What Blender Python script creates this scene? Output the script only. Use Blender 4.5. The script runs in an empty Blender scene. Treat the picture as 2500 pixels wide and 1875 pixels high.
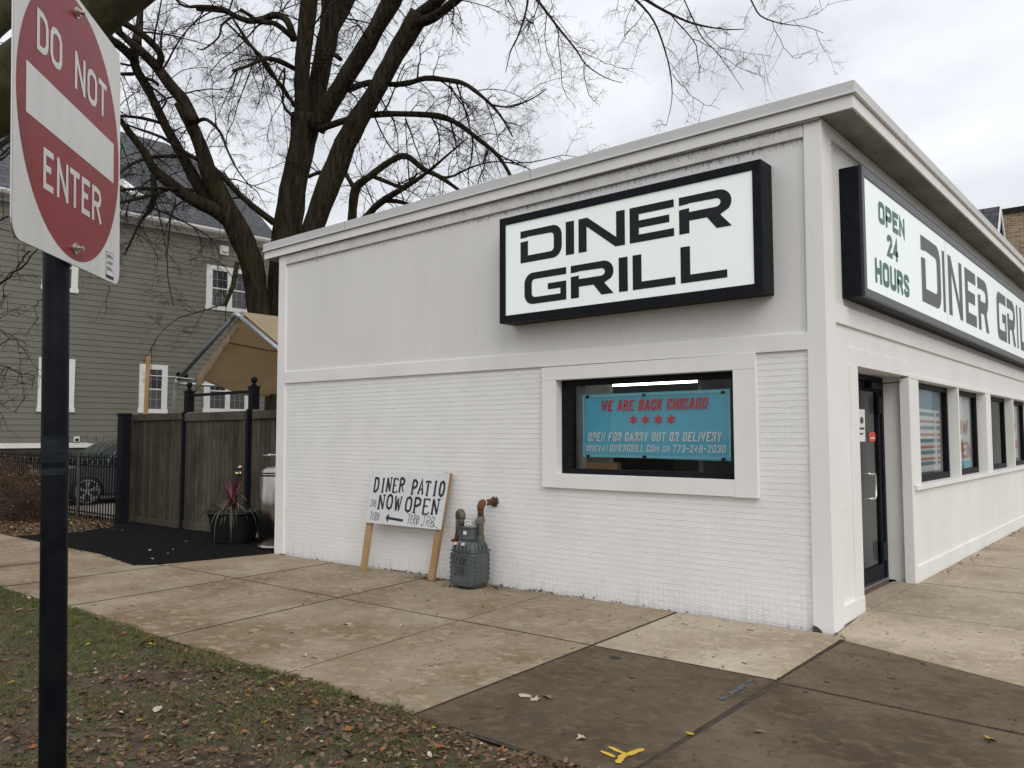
import bpy, bmesh, math, random
from mathutils import Vector, Matrix, noise
import numpy as np
R = math.radians
sc = bpy.context.scene
COL = sc.collection

# ------------------------------------------------------------------ camera
CAM = Vector((2.2068, -6.5112, 1.55))
yaw, pit, rol = R(40.225), R(3.702), R(-0.088)
fw = Vector((-math.sin(yaw)*math.cos(pit), math.cos(yaw)*math.cos(pit), math.sin(pit)))
rt = Vector((math.cos(yaw), math.sin(yaw), 0)); up = rt.cross(fw)
r2 = rt*math.cos(rol)+up*math.sin(rol); u2 = -rt*math.sin(rol)+up*math.cos(rol)
cd = bpy.data.cameras.new('camera'); cam = bpy.data.objects.new('camera', cd); COL.objects.link(cam)
cam.matrix_world = Matrix(((r2.x, u2.x, -fw.x, CAM.x), (r2.y, u2.y, -fw.y, CAM.y), (r2.z, u2.z, -fw.z, CAM.z), (0, 0, 0, 1)))
cd.sensor_fit = 'HORIZONTAL'; cd.sensor_width = 36; cd.lens = 36*1961.16/2500
cd.clip_start = 0.05; cd.clip_end = 3000
sc.camera = cam

# ------------------------------------------------------------------ sky, sun, exposure
SUN_EL, SUN_AZ = R(36), math.atan2(0.86, -0.50)          # azimuth clockwise from +y
w = bpy.data.worlds.new('World'); sc.world = w; w.use_nodes = True
nt = w.node_tree; nt.nodes.clear()
def wn(t, **k):
    n = nt.nodes.new(t)
    for a, b in k.items(): setattr(n, a, b)
    return n
wo = wn('ShaderNodeOutputWorld'); bg = wn('ShaderNodeBackground'); bg.inputs[1].default_value = 0.1
sky = wn('ShaderNodeTexSky', sky_type='NISHITA', sun_disc=False, sun_elevation=SUN_EL, sun_rotation=SUN_AZ)
tc = wn('ShaderNodeTexCoord'); mp = wn('ShaderNodeMapping'); mp.inputs['Scale'].default_value = (1.0, 1.0, 2.2)
n1 = wn('ShaderNodeTexNoise'); n1.inputs['Scale'].default_value = 2.1; n1.inputs['Detail'].default_value = 7; n1.inputs['Roughness'].default_value = 0.55; n1.inputs['Distortion'].default_value = 0.3
cr = wn('ShaderNodeValToRGB')
cr.color_ramp.elements[0].position = 0.36; cr.color_ramp.elements[0].color = (0.62, 0.635, 0.67, 1)
cr.color_ramp.elements[1].position = 0.66; cr.color_ramp.elements[1].color = (0.92, 0.935, 0.97, 1)
sep = wn('ShaderNodeSeparateXYZ'); mr = wn('ShaderNodeMapRange'); mr.inputs[1].default_value = 0.1; mr.inputs[2].default_value = 1.0; mr.inputs[3].default_value = 7.9; mr.inputs[4].default_value = 13.2
vm = wn('ShaderNodeVectorMath', operation='SCALE'); mx = wn('ShaderNodeMix', data_type='RGBA'); mx.inputs[0].default_value = 0.94
L = nt.links.new
L(tc.outputs['Generated'], mp.inputs[0]); L(mp.outputs[0], n1.inputs['Vector']); L(n1.outputs[0], cr.inputs[0])
L(tc.outputs['Generated'], sep.inputs[0]); L(sep.outputs[2], mr.inputs[0]); L(cr.outputs[0], vm.inputs[0]); L(mr.outputs[0], vm.inputs['Scale'])
L(sky.outputs[0], mx.inputs[6]); L(vm.outputs[0], mx.inputs[7]); L(mx.outputs[2], bg.inputs[0]); L(bg.outputs[0], wo.inputs[0])
sd = bpy.data.lights.new('sun', 'SUN'); sd.energy = 1.1; sd.angle = R(40); sd.color = (1, 0.96, 0.9)
sun = bpy.data.objects.new('sun', sd); COL.objects.link(sun)
sdir = Vector((math.sin(SUN_AZ)*math.cos(SUN_EL), math.cos(SUN_AZ)*math.cos(SUN_EL), math.sin(SUN_EL)))
sun.rotation_euler = sdir.to_track_quat('Z', 'Y').to_euler()
sc.view_settings.view_transform = 'Standard'; sc.view_settings.look = 'None'
sc.view_settings.exposure = 0.32; sc.view_settings.gamma = 1.0
try: sc.cycles.max_bounces = 6; sc.cycles.transparent_max_bounces = 12; sc.cycles.use_denoising = True
except Exception: pass

# ------------------------------------------------------------------ materials
def mat(name, col, rough=0.7, metal=0.0, var=None, scale=4.0, stretch=(1, 1, 1), bump=0.0, bscale=None, spec=0.5, emit=None, estr=0, detail=6, lo=0.35, hi=0.65, var2=None, scale2=1.0, lo2=0.45, hi2=0.7, coat=0, bdist=0.02):
    m = bpy.data.materials.new(name); m.use_nodes = True
    t = m.node_tree; b = t.nodes['Principled BSDF']; N = t.nodes.new; K = t.links.new
    b.inputs['Base Color'].default_value = (*col, 1); b.inputs['Roughness'].default_value = rough; b.inputs['Metallic'].default_value = metal
    b.inputs['Specular IOR Level'].default_value = spec; b.inputs['Coat Weight'].default_value = coat
    if emit: b.inputs['Emission Color'].default_value = (*emit, 1); b.inputs['Emission Strength'].default_value = estr
    if var or bump or var2:
        c = N('ShaderNodeTexCoord'); p = N('ShaderNodeMapping'); p.inputs['Scale'].default_value = stretch; K(c.outputs['Object'], p.inputs[0])
        out = None
        def layer(prev, colb, s, l, h, vec):
            n = N('ShaderNodeTexNoise'); n.inputs['Scale'].default_value = s; n.inputs['Detail'].default_value = detail; n.inputs['Roughness'].default_value = 0.6; K(vec, n.inputs['Vector'])
            mrr = N('ShaderNodeMapRange'); mrr.inputs[1].default_value = l; mrr.inputs[2].default_value = h; K(n.outputs[0], mrr.inputs[0])
            x = N('ShaderNodeMix'); x.data_type = 'RGBA'; K(mrr.outputs[0], x.inputs[0])
            if prev is None: x.inputs[6].default_value = (*col, 1)
            else: K(prev, x.inputs[6])
            x.inputs[7].default_value = (*colb, 1); return x.outputs[2]
        if var: out = layer(out, var, scale, lo, hi, p.outputs[0])
        if var2: out = layer(out, var2, scale2, lo2, hi2, c.outputs['Object'])
        if out: K(out, b.inputs['Base Color'])
        if bump:
            n = N('ShaderNodeTexNoise'); n.inputs['Scale'].default_value = bscale or scale*3; n.inputs['Detail'].default_value = 5; K(p.outputs[0], n.inputs['Vector'])
            bp = N('ShaderNodeBump'); bp.inputs['Strength'].default_value = bump; bp.inputs['Distance'].default_value = bdist; K(n.outputs[0], bp.inputs['Height']); K(bp.outputs[0], b.inputs['Normal'])
    return m

def nodes_of(m): return m.node_tree, m.node_tree.nodes['Principled BSDF'], m.node_tree.nodes.new, m.node_tree.links.new
def math_node(N, K, op, a, b=None, c=None):
    n = N('ShaderNodeMath'); n.operation = op
    for i, v in enumerate((a, b, c)):
        if v is None: continue
        if isinstance(v, (int, float)): n.inputs[i].default_value = v
        else: K(v, n.inputs[i])
    return n.outputs[0]

M = {}
M['white'] = mat('white_paint', (0.80, 0.79, 0.77), 0.55, var=(0.745, 0.735, 0.71), scale=1.6, stretch=(1, 1, 0.5), bump=0.05, bscale=40, var2=(0.50, 0.48, 0.45), scale2=9, lo2=0.66, hi2=0.82)
M['white_dirty'] = mat('white_paint_weathered', (0.70, 0.69, 0.67), 0.6, var=(0.58, 0.56, 0.53), scale=3.0, stretch=(1.2, 1.2, 0.25), bump=0.06, bscale=30, var2=(0.30, 0.28, 0.25), scale2=14, lo2=0.66, hi2=0.85)
M['siding'] = mat('cream_panel_paint', (0.725, 0.712, 0.69), 0.6, var=(0.685, 0.672, 0.648), scale=1.3, stretch=(1, 1, 0.4), bump=0.05, bscale=30, var2=(0.50, 0.47, 0.43), scale2=12, lo2=0.68, hi2=0.85)
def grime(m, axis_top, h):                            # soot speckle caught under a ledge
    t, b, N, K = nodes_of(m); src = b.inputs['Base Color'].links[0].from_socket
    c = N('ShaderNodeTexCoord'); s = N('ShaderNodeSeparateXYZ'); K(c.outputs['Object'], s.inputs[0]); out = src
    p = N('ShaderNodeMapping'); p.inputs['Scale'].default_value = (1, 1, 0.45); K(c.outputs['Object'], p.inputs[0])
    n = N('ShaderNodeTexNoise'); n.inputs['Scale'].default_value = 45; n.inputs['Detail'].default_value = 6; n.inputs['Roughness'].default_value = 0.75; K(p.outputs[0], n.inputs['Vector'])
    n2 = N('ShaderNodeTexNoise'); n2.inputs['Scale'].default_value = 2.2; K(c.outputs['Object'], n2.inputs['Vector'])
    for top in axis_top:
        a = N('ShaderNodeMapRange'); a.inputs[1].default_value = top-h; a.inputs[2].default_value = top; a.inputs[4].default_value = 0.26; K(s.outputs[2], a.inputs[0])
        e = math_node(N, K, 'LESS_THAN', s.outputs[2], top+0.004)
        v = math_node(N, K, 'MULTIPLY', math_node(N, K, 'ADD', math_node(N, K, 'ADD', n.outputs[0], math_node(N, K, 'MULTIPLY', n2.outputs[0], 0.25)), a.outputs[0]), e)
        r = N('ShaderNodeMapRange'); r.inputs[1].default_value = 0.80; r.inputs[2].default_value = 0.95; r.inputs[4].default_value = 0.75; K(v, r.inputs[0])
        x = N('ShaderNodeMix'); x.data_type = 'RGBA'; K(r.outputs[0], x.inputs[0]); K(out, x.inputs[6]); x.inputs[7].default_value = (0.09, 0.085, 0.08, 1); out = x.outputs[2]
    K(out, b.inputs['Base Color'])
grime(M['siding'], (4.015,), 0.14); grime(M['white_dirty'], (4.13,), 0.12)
M['coping'] = mat('grey_coated_metal', (0.56, 0.565, 0.555), 0.45, var=(0.50, 0.51, 0.50), scale=1.2, bump=0.02, bscale=3)
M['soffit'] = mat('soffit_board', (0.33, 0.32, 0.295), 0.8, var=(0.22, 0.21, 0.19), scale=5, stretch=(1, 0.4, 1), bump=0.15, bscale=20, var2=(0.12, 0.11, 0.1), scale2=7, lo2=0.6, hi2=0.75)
M['black'] = mat('black_painted_metal', (0.006, 0.007, 0.010), 0.5, var=(0.011, 0.013, 0.016), scale=14, bump=0.03, spec=0.1)
M['black_matte'] = mat('black_rubber', (0.012, 0.012, 0.013), 0.75, var=(0.025, 0.025, 0.026), scale=10, spec=0.2)
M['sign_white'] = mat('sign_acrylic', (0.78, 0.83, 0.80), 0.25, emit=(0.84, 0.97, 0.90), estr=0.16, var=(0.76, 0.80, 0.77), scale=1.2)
M['ink'] = mat('black_vinyl', (0.009, 0.011, 0.014), 0.45, spec=0.25)
M['ink_grey'] = mat('charcoal_vinyl', (0.055, 0.055, 0.058), 0.4)
M['green'] = mat('green_vinyl', (0.03, 0.13, 0.085), 0.4)
M['alu'] = mat('aluminium', (0.55, 0.55, 0.55), 0.35, 0.9)
M['steel'] = mat('stainless_steel', (0.40, 0.37, 0.335), 0.25, 1.0, var=(0.31, 0.285, 0.25), scale=2, stretch=(6, 6, 0.05), bump=0.02, bscale=60)
M['zinc'] = mat('zinc_bolt', (0.5, 0.48, 0.45), 0.35, 0.9)
M['galv'] = mat('galvanised_pipe', (0.42, 0.46, 0.48), 0.4, 0.6, var=(0.3, 0.33, 0.35), scale=6)
M['galv_dark'] = mat('dark_galvanised_pipe', (0.10, 0.11, 0.12), 0.5, 0.4, var=(0.15, 0.16, 0.17), scale=6)
def conc(name, a, b, stain, spots, rough=0.85, mottle=1.06, ml=0.52):
    m = mat(name, a, rough, var=b, scale=1.1, lo=0.38, hi=0.62, bump=0.25, bscale=45, var2=stain, scale2=0.8, lo2=0.43, hi2=0.62, detail=9, spec=0.25)
    t, bs, N, K = nodes_of(m)
    src = bs.inputs['Base Color'].links[0].from_socket
    c = N('ShaderNodeTexCoord'); out = src
    for s, l, h, colr, st in ((13, ml, ml+0.16, tuple(v*mottle for v in a), (0.8, 1, 1)), (26, 0.58, 0.70, spots, (1, 0.6, 1)), (5, 0.54, 0.68, tuple(v*0.66 for v in a), (0.8, 1, 1)), (55, 0.60, 0.70, tuple(v*0.62 for v in a), (1, 1, 1)), (110, 0.55, 0.75, tuple(v*1.25 for v in a), (1, 1, 1))):
        p = N('ShaderNodeMapping'); p.inputs['Scale'].default_value = st; K(c.outputs['Object'], p.inputs[0])
        n = N('ShaderNodeTexNoise'); n.inputs['Scale'].default_value = s; n.inputs['Detail'].default_value = 5; K(p.outputs[0], n.inputs['Vector'])
        r = N('ShaderNodeMapRange'); r.inputs[1].default_value = l; r.inputs[2].default_value = h; r.inputs[4].default_value = 0.75; K(n.outputs[0], r.inputs[0])
        x = N('ShaderNodeMix'); x.data_type = 'RGBA'; K(r.outputs[0], x.inputs[0]); K(out, x.inputs[6]); x.inputs[7].default_value = (*colr, 1); out = x.outputs[2]
    K(out, bs.inputs['Base Color']); return m
M['conc'] = conc('old_concrete', (0.325, 0.267, 0.191), (0.237, 0.181, 0.115), (0.165, 0.112, 0.058), (0.110, 0.078, 0.048))
M['conc_new'] = conc('pale_concrete', (0.445, 0.380, 0.288), (0.365, 0.304, 0.218), (0.270, 0.210, 0.138), (0.17, 0.13, 0.088))
M['conc_dark'] = conc('stained_dark_concrete', (0.096, 0.071, 0.044), (0.055, 0.038, 0.021), (0.135, 0.103, 0.064), (0.038, 0.028, 0.019), mottle=1.35, ml=0.50)
M['joint'] = mat('joint_dirt', (0.062, 0.045, 0.030), 0.95, var=(0.02, 0.015, 0.01), scale=30)
M['lot'] = conc('lot_concrete', (0.26, 0.235, 0.20), (0.22, 0.195, 0.165), (0.18, 0.155, 0.125), (0.12, 0.10, 0.08))
M['asphalt'] = mat('fresh_asphalt', (0.009, 0.009, 0.0095), 0.95, var=(0.015, 0.015, 0.0152), scale=60, bump=0.5, bscale=160, spec=0.03)
M['soil'] = mat('soil', (0.045, 0.030, 0.019), 0.95, var=(0.075, 0.052, 0.033), scale=9, bump=0.6, bscale=30, var2=(0.05, 0.06, 0.02), scale2=2.5)
M['bark'] = mat('bark', (0.014, 0.011, 0.008), 0.95, var=(0.048, 0.040, 0.027), scale=7, stretch=(1.8, 1.8, 0.14), bump=1.0, bscale=9, bdist=0.09, spec=0.05, var2=(0.036, 0.034, 0.015), scale2=1.3, lo2=0.5, hi2=0.7)
M['bark_moss'] = mat('mossy_bark', (0.028, 0.024, 0.016), 0.95, var=(0.055, 0.052, 0.025), scale=7, stretch=(1, 1, 0.6), bump=1.0, bscale=12, spec=0.1)
M['twig'] = mat('twig_bark', (0.022, 0.017, 0.015), 0.9, spec=0.15)
M['hedge_twig'] = mat('shrub_twig', (0.065, 0.044, 0.030), 0.9, spec=0.1, var=(0.12, 0.088, 0.062), scale=6)
# tile wall: stacked square mosaic under thick white paint
def tile_mat():
    m = mat('painted_mosaic_tile', (0.83, 0.825, 0.81), 0.42, var=(0.775, 0.77, 0.75), scale=2.0)
    t, b, N, K = nodes_of(m); src = b.inputs['Base Color'].links[0].from_socket
    c = N('ShaderNodeTexCoord'); s = N('ShaderNodeSeparateXYZ'); K(c.outputs['Object'], s.inputs[0])
    nz = N('ShaderNodeTexNoise'); nz.inputs['Scale'].default_value = 1.7; K(c.outputs['Object'], nz.inputs['Vector'])
    wob = math_node(N, K, 'MULTIPLY', math_node(N, K, 'SUBTRACT', nz.outputs[0], 0.5), 0.0)
    def line(sock, pitch, half, soft):
        f = math_node(N, K, 'FRACT', math_node(N, K, 'DIVIDE', math_node(N, K, 'ADD', math_node(N, K, 'ADD', sock, 50.0), wob), pitch))
        d = math_node(N, K, 'ABSOLUTE', math_node(N, K, 'SUBTRACT', f, 0.5))
        r = N('ShaderNodeMapRange'); r.interpolation_type = 'SMOOTHSTEP'; r.inputs[1].default_value = 0.5-half-soft; r.inputs[2].default_value = 0.5-half; K(d, r.inputs[0]); return r.outputs[0]
    h = line(s.outputs[2], 0.0524, 0.025, 0.05); v = line(s.outputs[0], 0.0524, 0.012, 0.035)
    # vertical joints are mostly filled with paint; worn open in patches and low down
    n2 = N('ShaderNodeTexNoise'); n2.inputs['Scale'].default_value = 3.5; n2.inputs['Detail'].default_value = 4; K(c.outputs['Object'], n2.inputs['Vector'])
    low = N('ShaderNodeMapRange'); low.inputs[1].default_value = 0.65; low.inputs[2].default_value = 0.0; low.inputs[3].default_value = 0.0; low.inputs[4].default_value = 0.42; K(s.outputs[2], low.inputs[0])
    wear = N('ShaderNodeMapRange'); wear.inputs[1].default_value = 0.56; wear.inputs[2].default_value = 1.15; K(math_node(N, K, 'ADD', n2.outputs[0], low.outputs[0]), wear.inputs[0])
    vw = math_node(N, K, 'MULTIPLY', v, wear.outputs[0])
    n3 = N('ShaderNodeTexNoise'); n3.inputs['Scale'].default_value = 14; p3 = N('ShaderNodeMapping'); p3.inputs['Scale'].default_value = (0.5, 1, 3); K(c.outputs['Object'], p3.inputs[0]); K(p3.outputs[0], n3.inputs['Vector'])
    hw = math_node(N, K, 'MULTIPLY', h, math_node(N, K, 'ADD', 0.25, n3.outputs[0]))
    g = math_node(N, K, 'MAXIMUM', math_node(N, K, 'MULTIPLY', hw, 0.75), vw)
    x = N('ShaderNodeMix'); x.data_type = 'RGBA'; K(math_node(N, K, 'MULTIPLY', g, 0.36), x.inputs[0]); K(src, x.inputs[6]); x.inputs[7].default_value = (0.27, 0.25, 0.225, 1)
    # splash grime and streaks low on the wall
    n4 = N('ShaderNodeTexNoise'); n4.inputs['Scale'].default_value = 5; n4.inputs['Detail'].default_value = 7; p4 = N('ShaderNodeMapping'); p4.inputs['Scale'].default_value = (2.5, 1, 0.5); K(c.outputs['Object'], p4.inputs[0]); K(p4.outputs[0], n4.inputs['Vector'])
    lo2 = N('ShaderNodeMapRange'); lo2.inputs[1].default_value = 0.28; lo2.inputs[2].default_value = -0.05; lo2.inputs[4].default_value = 0.20; K(s.outputs[2], lo2.inputs[0])
    gm = N('ShaderNodeMapRange'); gm.inputs[1].default_value = 0.68; gm.inputs[2].default_value = 1.25; K(math_node(N, K, 'ADD', n4.outputs[0], lo2.outputs[0]), gm.inputs[0])
    y = N('ShaderNodeMix'); y.data_type = 'RGBA'; K(gm.outputs[0], y.inputs[0]); K(x.outputs[2], y.inputs[6]); y.inputs[7].default_value = (0.36, 0.32, 0.27, 1)
    K(y.outputs[2], b.inputs['Base Color'])
    bp = N('ShaderNodeBump'); bp.inputs['Strength'].default_value = 0.35; bp.inputs['Distance'].default_value = 0.004
    hh = math_node(N, K, 'SUBTRACT', math_node(N, K, 'MULTIPLY', n2.outputs[0], 0.25), math_node(N, K, 'MAXIMUM', h, math_node(N, K, 'MULTIPLY', v, math_node(N, K, 'ADD', 0.10, wear.outputs[0]))))
    K(hh, bp.inputs['Height']); K(bp.outputs[0], b.inputs['Normal'])
    return m
M['tile'] = tile_mat()

def glass_mat(name, tint=(1, 1, 1), refl=1.0):
    m = bpy.data.materials.new(name); m.use_nodes = True; t = m.node_tree; t.nodes.clear(); N = t.nodes.new; K = t.links.new
    o = N('ShaderNodeOutputMaterial'); x = N('ShaderNodeMixShader'); tr = N('ShaderNodeBsdfTransparent'); gl = N('ShaderNodeBsdfGlossy'); fr = N('ShaderNodeFresnel')
    tr.inputs[0].default_value = (*tint, 1); gl.inputs['Roughness'].default_value = 0.01; fr.inputs[0].default_value = 1.45
    K(math_node(N, K, 'MULTIPLY', fr.outputs[0], refl), x.inputs[0]); K(tr.outputs[0], x.inputs[1]); K(gl.outputs[0], x.inputs[2]); K(x.outputs[0], o.inputs[0]); return m
M['glass'] = glass_mat('window_glass', (0.93, 0.96, 0.95), 0.8)
M['glass_dark'] = mat('dark_house_glass', (0.02, 0.022, 0.025), 0.06, var=(0.05, 0.055, 0.06), scale=3, stretch=(1, 1, 8))
M['car_glass'] = mat('car_glass', (0.035, 0.052, 0.046), 0.05, spec=0.8)
M['car_paint'] = mat('dark_car_paint', (0.050, 0.056, 0.058), 0.25, 0.2, coat=0.5)
M['tyre'] = mat('tyre_rubber', (0.012, 0.012, 0.012), 0.85)
M['chrome'] = mat('chrome', (0.75, 0.75, 0.75), 0.15, 1.0)
M['red_reflect'] = mat('faded_red_sheeting', (0.235, 0.006, 0.013), 0.38, var=(0.262, 0.016, 0.026), scale=2.2, stretch=(1, 1, 0.7), spec=0.28, var2=(0.18, 0.004, 0.009), scale2=5)
M['white_reflect'] = mat('white_sheeting', (0.70, 0.69, 0.66), 0.32, var=(0.63, 0.62, 0.585), scale=5, stretch=(3, 3, 0.6), var2=(0.42, 0.38, 0.32), scale2=16, lo2=0.68, hi2=0.82)
M['house_siding'] = mat('olive_lap_siding', (0.168, 0.163, 0.126), 0.7, var=(0.148, 0.144, 0.111), scale=1.5, bump=0.05, bscale=40)
M['house_trim'] = mat('house_trim_white', (0.77, 0.76, 0.73), 0.6, var=(0.70, 0.69, 0.65), scale=3)
M['shingle'] = None
def brick_like(name, a, b, mortar, sx, row, bumpd=0.4, mort=0.02, rough=0.9, axes='YZ'):
    m = mat(name, a, rough); t, bs, N, K = nodes_of(m)
    c = N('ShaderNodeTexCoord'); s = N('ShaderNodeSeparateXYZ'); K(c.outputs['Object'], s.inputs[0]); cb = N('ShaderNodeCombineXYZ')
    K(s.outputs['XYZ'.index(axes[0])], cb.inputs[0]); K(s.outputs['XYZ'.index(axes[1])], cb.inputs[1])
    br = N('ShaderNodeTexBrick'); K(cb.outputs[0], br.inputs['Vector']); br.inputs['Color1'].default_value = (*a, 1); br.inputs['Color2'].default_value = (*b, 1); br.inputs['Mortar'].default_value = (*mortar, 1)
    br.inputs['Scale'].default_value = 1.0; br.inputs['Brick Width'].default_value = sx; br.inputs['Row Height'].default_value = row; br.inputs['Mortar Size'].default_value = mort; br.inputs['Mortar Smooth'].default_value = 0.1; br.inputs['Bias'].default_value = 0
    n = N('ShaderNodeTexNoise'); n.inputs['Scale'].default_value = 2.5; n.inputs['Detail'].default_value = 8; K(c.outputs['Object'], n.inputs['Vector'])
    x = N('ShaderNodeMix'); x.data_type = 'RGBA'; x.blend_type = 'MULTIPLY'; x.inputs[0].default_value = 0.6; K(br.outputs[0], x.inputs[6]); K(n.outputs[0], x.inputs[7])
    x2 = N('ShaderNodeVectorMath'); x2.operation = 'SCALE'; x2.inputs['Scale'].default_value = 1.35; K(x.outputs[2], x2.inputs[0]); K(x2.outputs[0], bs.inputs['Base Color'])
    bp = N('ShaderNodeBump'); bp.inputs['Strength'].default_value = bumpd; bp.inputs['Distance'].default_value = 0.01; bp.invert = True; K(br.outputs['Fac'], bp.inputs['Height']); K(bp.outputs[0], bs.inputs['Normal']); return m
M['shingle'] = brick_like('slate_grey_shingles', (0.062, 0.068, 0.076), (0.095, 0.10, 0.108), (0.022, 0.024, 0.028), 0.42, 0.15, 0.8, 0.012)
M['brick'] = brick_like('chicago_common_brick', (0.36, 0.27, 0.16), (0.19, 0.115, 0.07), (0.42, 0.36, 0.27), 0.215, 0.072, 0.8, 0.011, axes='XZ')
M['foundation'] = mat('foundation_block', (0.05, 0.045, 0.04), 0.9, var=(0.08, 0.07, 0.06), scale=4)
def wood(name, a, b, c2):
    return mat(name, a, 0.85, var=b, scale=5, stretch=(6, 6, 0.5), bump=0.35, bscale=16, spec=0.2, var2=c2, scale2=1.6, lo2=0.45, hi2=0.68)
M['fence'] = wood('weathered_fence_wood', (0.044, 0.036, 0.026), (0.092, 0.076, 0.056), (0.036, 0.036, 0.022))
M['fence2'] = wood('weathered_gate_wood', (0.060, 0.051, 0.039), (0.115, 0.099, 0.078), (0.040, 0.035, 0.026))
M['fence3'] = wood('dark_fence_wood', (0.030, 0.025, 0.019), (0.062, 0.052, 0.040), (0.030, 0.030, 0.018))
M['lumber'] = wood('raw_lumber', (0.36, 0.225, 0.115), (0.28, 0.165, 0.08), (0.40, 0.27, 0.15))
M['ply'] = mat('painted_plywood', (0.66, 0.67, 0.68), 0.6, var=(0.58, 0.59, 0.60), scale=3, bump=0.05, bscale=30)
M['paint_black'] = mat('brushed_black_paint', (0.014, 0.014, 0.015), 0.6, var=(0.05, 0.05, 0.05), scale=22, lo=0.5, hi=0.8)
M['tarp'] = mat('tan_tarp', (0.62, 0.52, 0.37), 0.6, var=(0.56, 0.455, 0.305), scale=2.5, bump=0.25, bscale=5)
def _translucent(m, f):
    t, b, N, K = nodes_of(m); o = t.nodes['Material Output']; tr = N('ShaderNodeBsdfTranslucent'); x = N('ShaderNodeMixShader'); x.inputs[0].default_value = f
    K(b.inputs['Base Color'].links[0].from_socket, tr.inputs[0]); K(b.outputs[0], x.inputs[1]); K(tr.outputs[0], x.inputs[2]); K(x.outputs[0], o.inputs[0])
_translucent(M['tarp'], 0.6)
M['tarp_hem'] = mat('dirty_tarp_hem', (0.16, 0.11, 0.06), 0.75, var=(0.26, 0.20, 0.12), scale=8, bump=0.4, bscale=14)
M['meter'] = mat('grey_meter_paint', (0.090, 0.103, 0.105), 0.5, var=(0.070, 0.082, 0.084), scale=6, bump=0.12, bscale=40, spec=0.35, var2=(0.045, 0.045, 0.042), scale2=11, lo2=0.64, hi2=0.82)
M['rust'] = mat('rusty_iron', (0.11, 0.038, 0.018), 0.85, var=(0.055, 0.024, 0.015), scale=18, bump=0.4, bscale=50)
M['old_pipe'] = mat('tarnished_pipe', (0.15, 0.12, 0.075), 0.65, 0.3, var=(0.085, 0.075, 0.055), scale=14, bump=0.3, bscale=40)
M['banner'] = mat('blue_banner_vinyl', (0.17, 0.60, 0.78), 0.45, var=(0.15, 0.55, 0.72), scale=2.5)
M['banner_hem'] = mat('pale_blue_banner_hem', (0.28, 0.66, 0.78), 0.45)
M['red_ink'] = mat('red_print', (0.85, 0.05, 0.055), 0.5)
M['white_ink'] = mat('white_print', (0.90, 0.92, 0.92), 0.5)
M['interior'] = mat('interior_grey', (0.16, 0.155, 0.145), 0.8, var=(0.12, 0.115, 0.11), scale=2)
M['interior_dark'] = mat('interior_dark', (0.035, 0.036, 0.036), 0.7, var=(0.05, 0.05, 0.05), scale=3)
M['interior_light'] = mat('interior_pale', (0.55, 0.55, 0.53), 0.7, var=(0.36, 0.36, 0.34), scale=2)
M['vestibule_white'] = mat('vestibule_white', (0.86, 0.86, 0.84), 0.6)
M['tube'] = mat('lit_fluorescent_tube', (1, 1, 1), 0.4, emit=(1, 0.95, 0.80), estr=9)
M['paper'] = mat('printed_paper', (0.74, 0.75, 0.74), 0.6)
M['poster_blue'] = mat('poster_blue_print', (0.12, 0.25, 0.32), 0.5)
M['poster_red'] = mat('poster_red_print', (0.58, 0.17, 0.15), 0.5)
M['poster_dark'] = mat('poster_dark_print', (0.07, 0.08, 0.10), 0.5)
M['sticker_red'] = mat('red_door_sticker', (0.60, 0.07, 0.045), 0.4)
M['brick_step'] = mat('red_brick_step', (0.13, 0.055, 0.042), 0.9, var=(0.09, 0.045, 0.035), scale=12, bump=0.3)
M['pot'] = mat('black_plastic_pot', (0.009, 0.011, 0.011), 0.5, var=(0.015, 0.017, 0.016), scale=6, spec=0.3)
M['leaf_green'] = mat('spider_grass_leaf', (0.040, 0.062, 0.026), 0.55, var=(0.085, 0.105, 0.055), scale=14)
M['leaf_red'] = mat('red_cordyline_leaf', (0.14, 0.010, 0.034), 0.5, var=(0.075, 0.008, 0.02), scale=10)
M['leaf_maroon'] = mat('dark_maroon_leaf', (0.07, 0.025, 0.028), 0.5, var=(0.16, 0.085, 0.06), scale=14)
M['grass'] = mat('lawn_grass', (0.095, 0.110, 0.030), 0.7, var=(0.165, 0.150, 0.055), scale=3.0, spec=0.25, var2=(0.045, 0.08, 0.022), scale2=7)
LEAFC = [('brown_leaf', (0.130, 0.072, 0.034)), ('dark_leaf', (0.070, 0.040, 0.021)), ('tan_leaf', (0.24, 0.155, 0.088)), ('rust_leaf', (0.29, 0.115, 0.045)), ('pale_leaf', (0.52, 0.44, 0.32)), ('yellow_leaf', (0.45, 0.30, 0.03)), ('grey_leaf', (0.155, 0.106, 0.066)), ('green_leaf', (0.10, 0.14, 0.04))]
for n_, c_ in LEAFC: M[n_] = mat(n_, c_, 0.75, var=tuple(v*0.68 for v in c_), scale=30, bump=0.2, bscale=80, spec=0.25)
M['yellow_paint'] = mat('yellow_marking_paint', (0.62, 0.42, 0.04), 0.8, var=(0.45, 0.29, 0.03), scale=30, bump=0.2, bscale=60)
M['blue_paint'] = mat('faded_blue_marking_paint', (0.085, 0.11, 0.14), 0.85, var=(0.105, 0.10, 0.095), scale=40, lo=0.45, hi=0.6)
M['gum'] = mat('old_gum', (0.02, 0.019, 0.018), 0.8)
M['wire'] = mat('black_cable', (0.02, 0.02, 0.022), 0.6)

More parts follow.
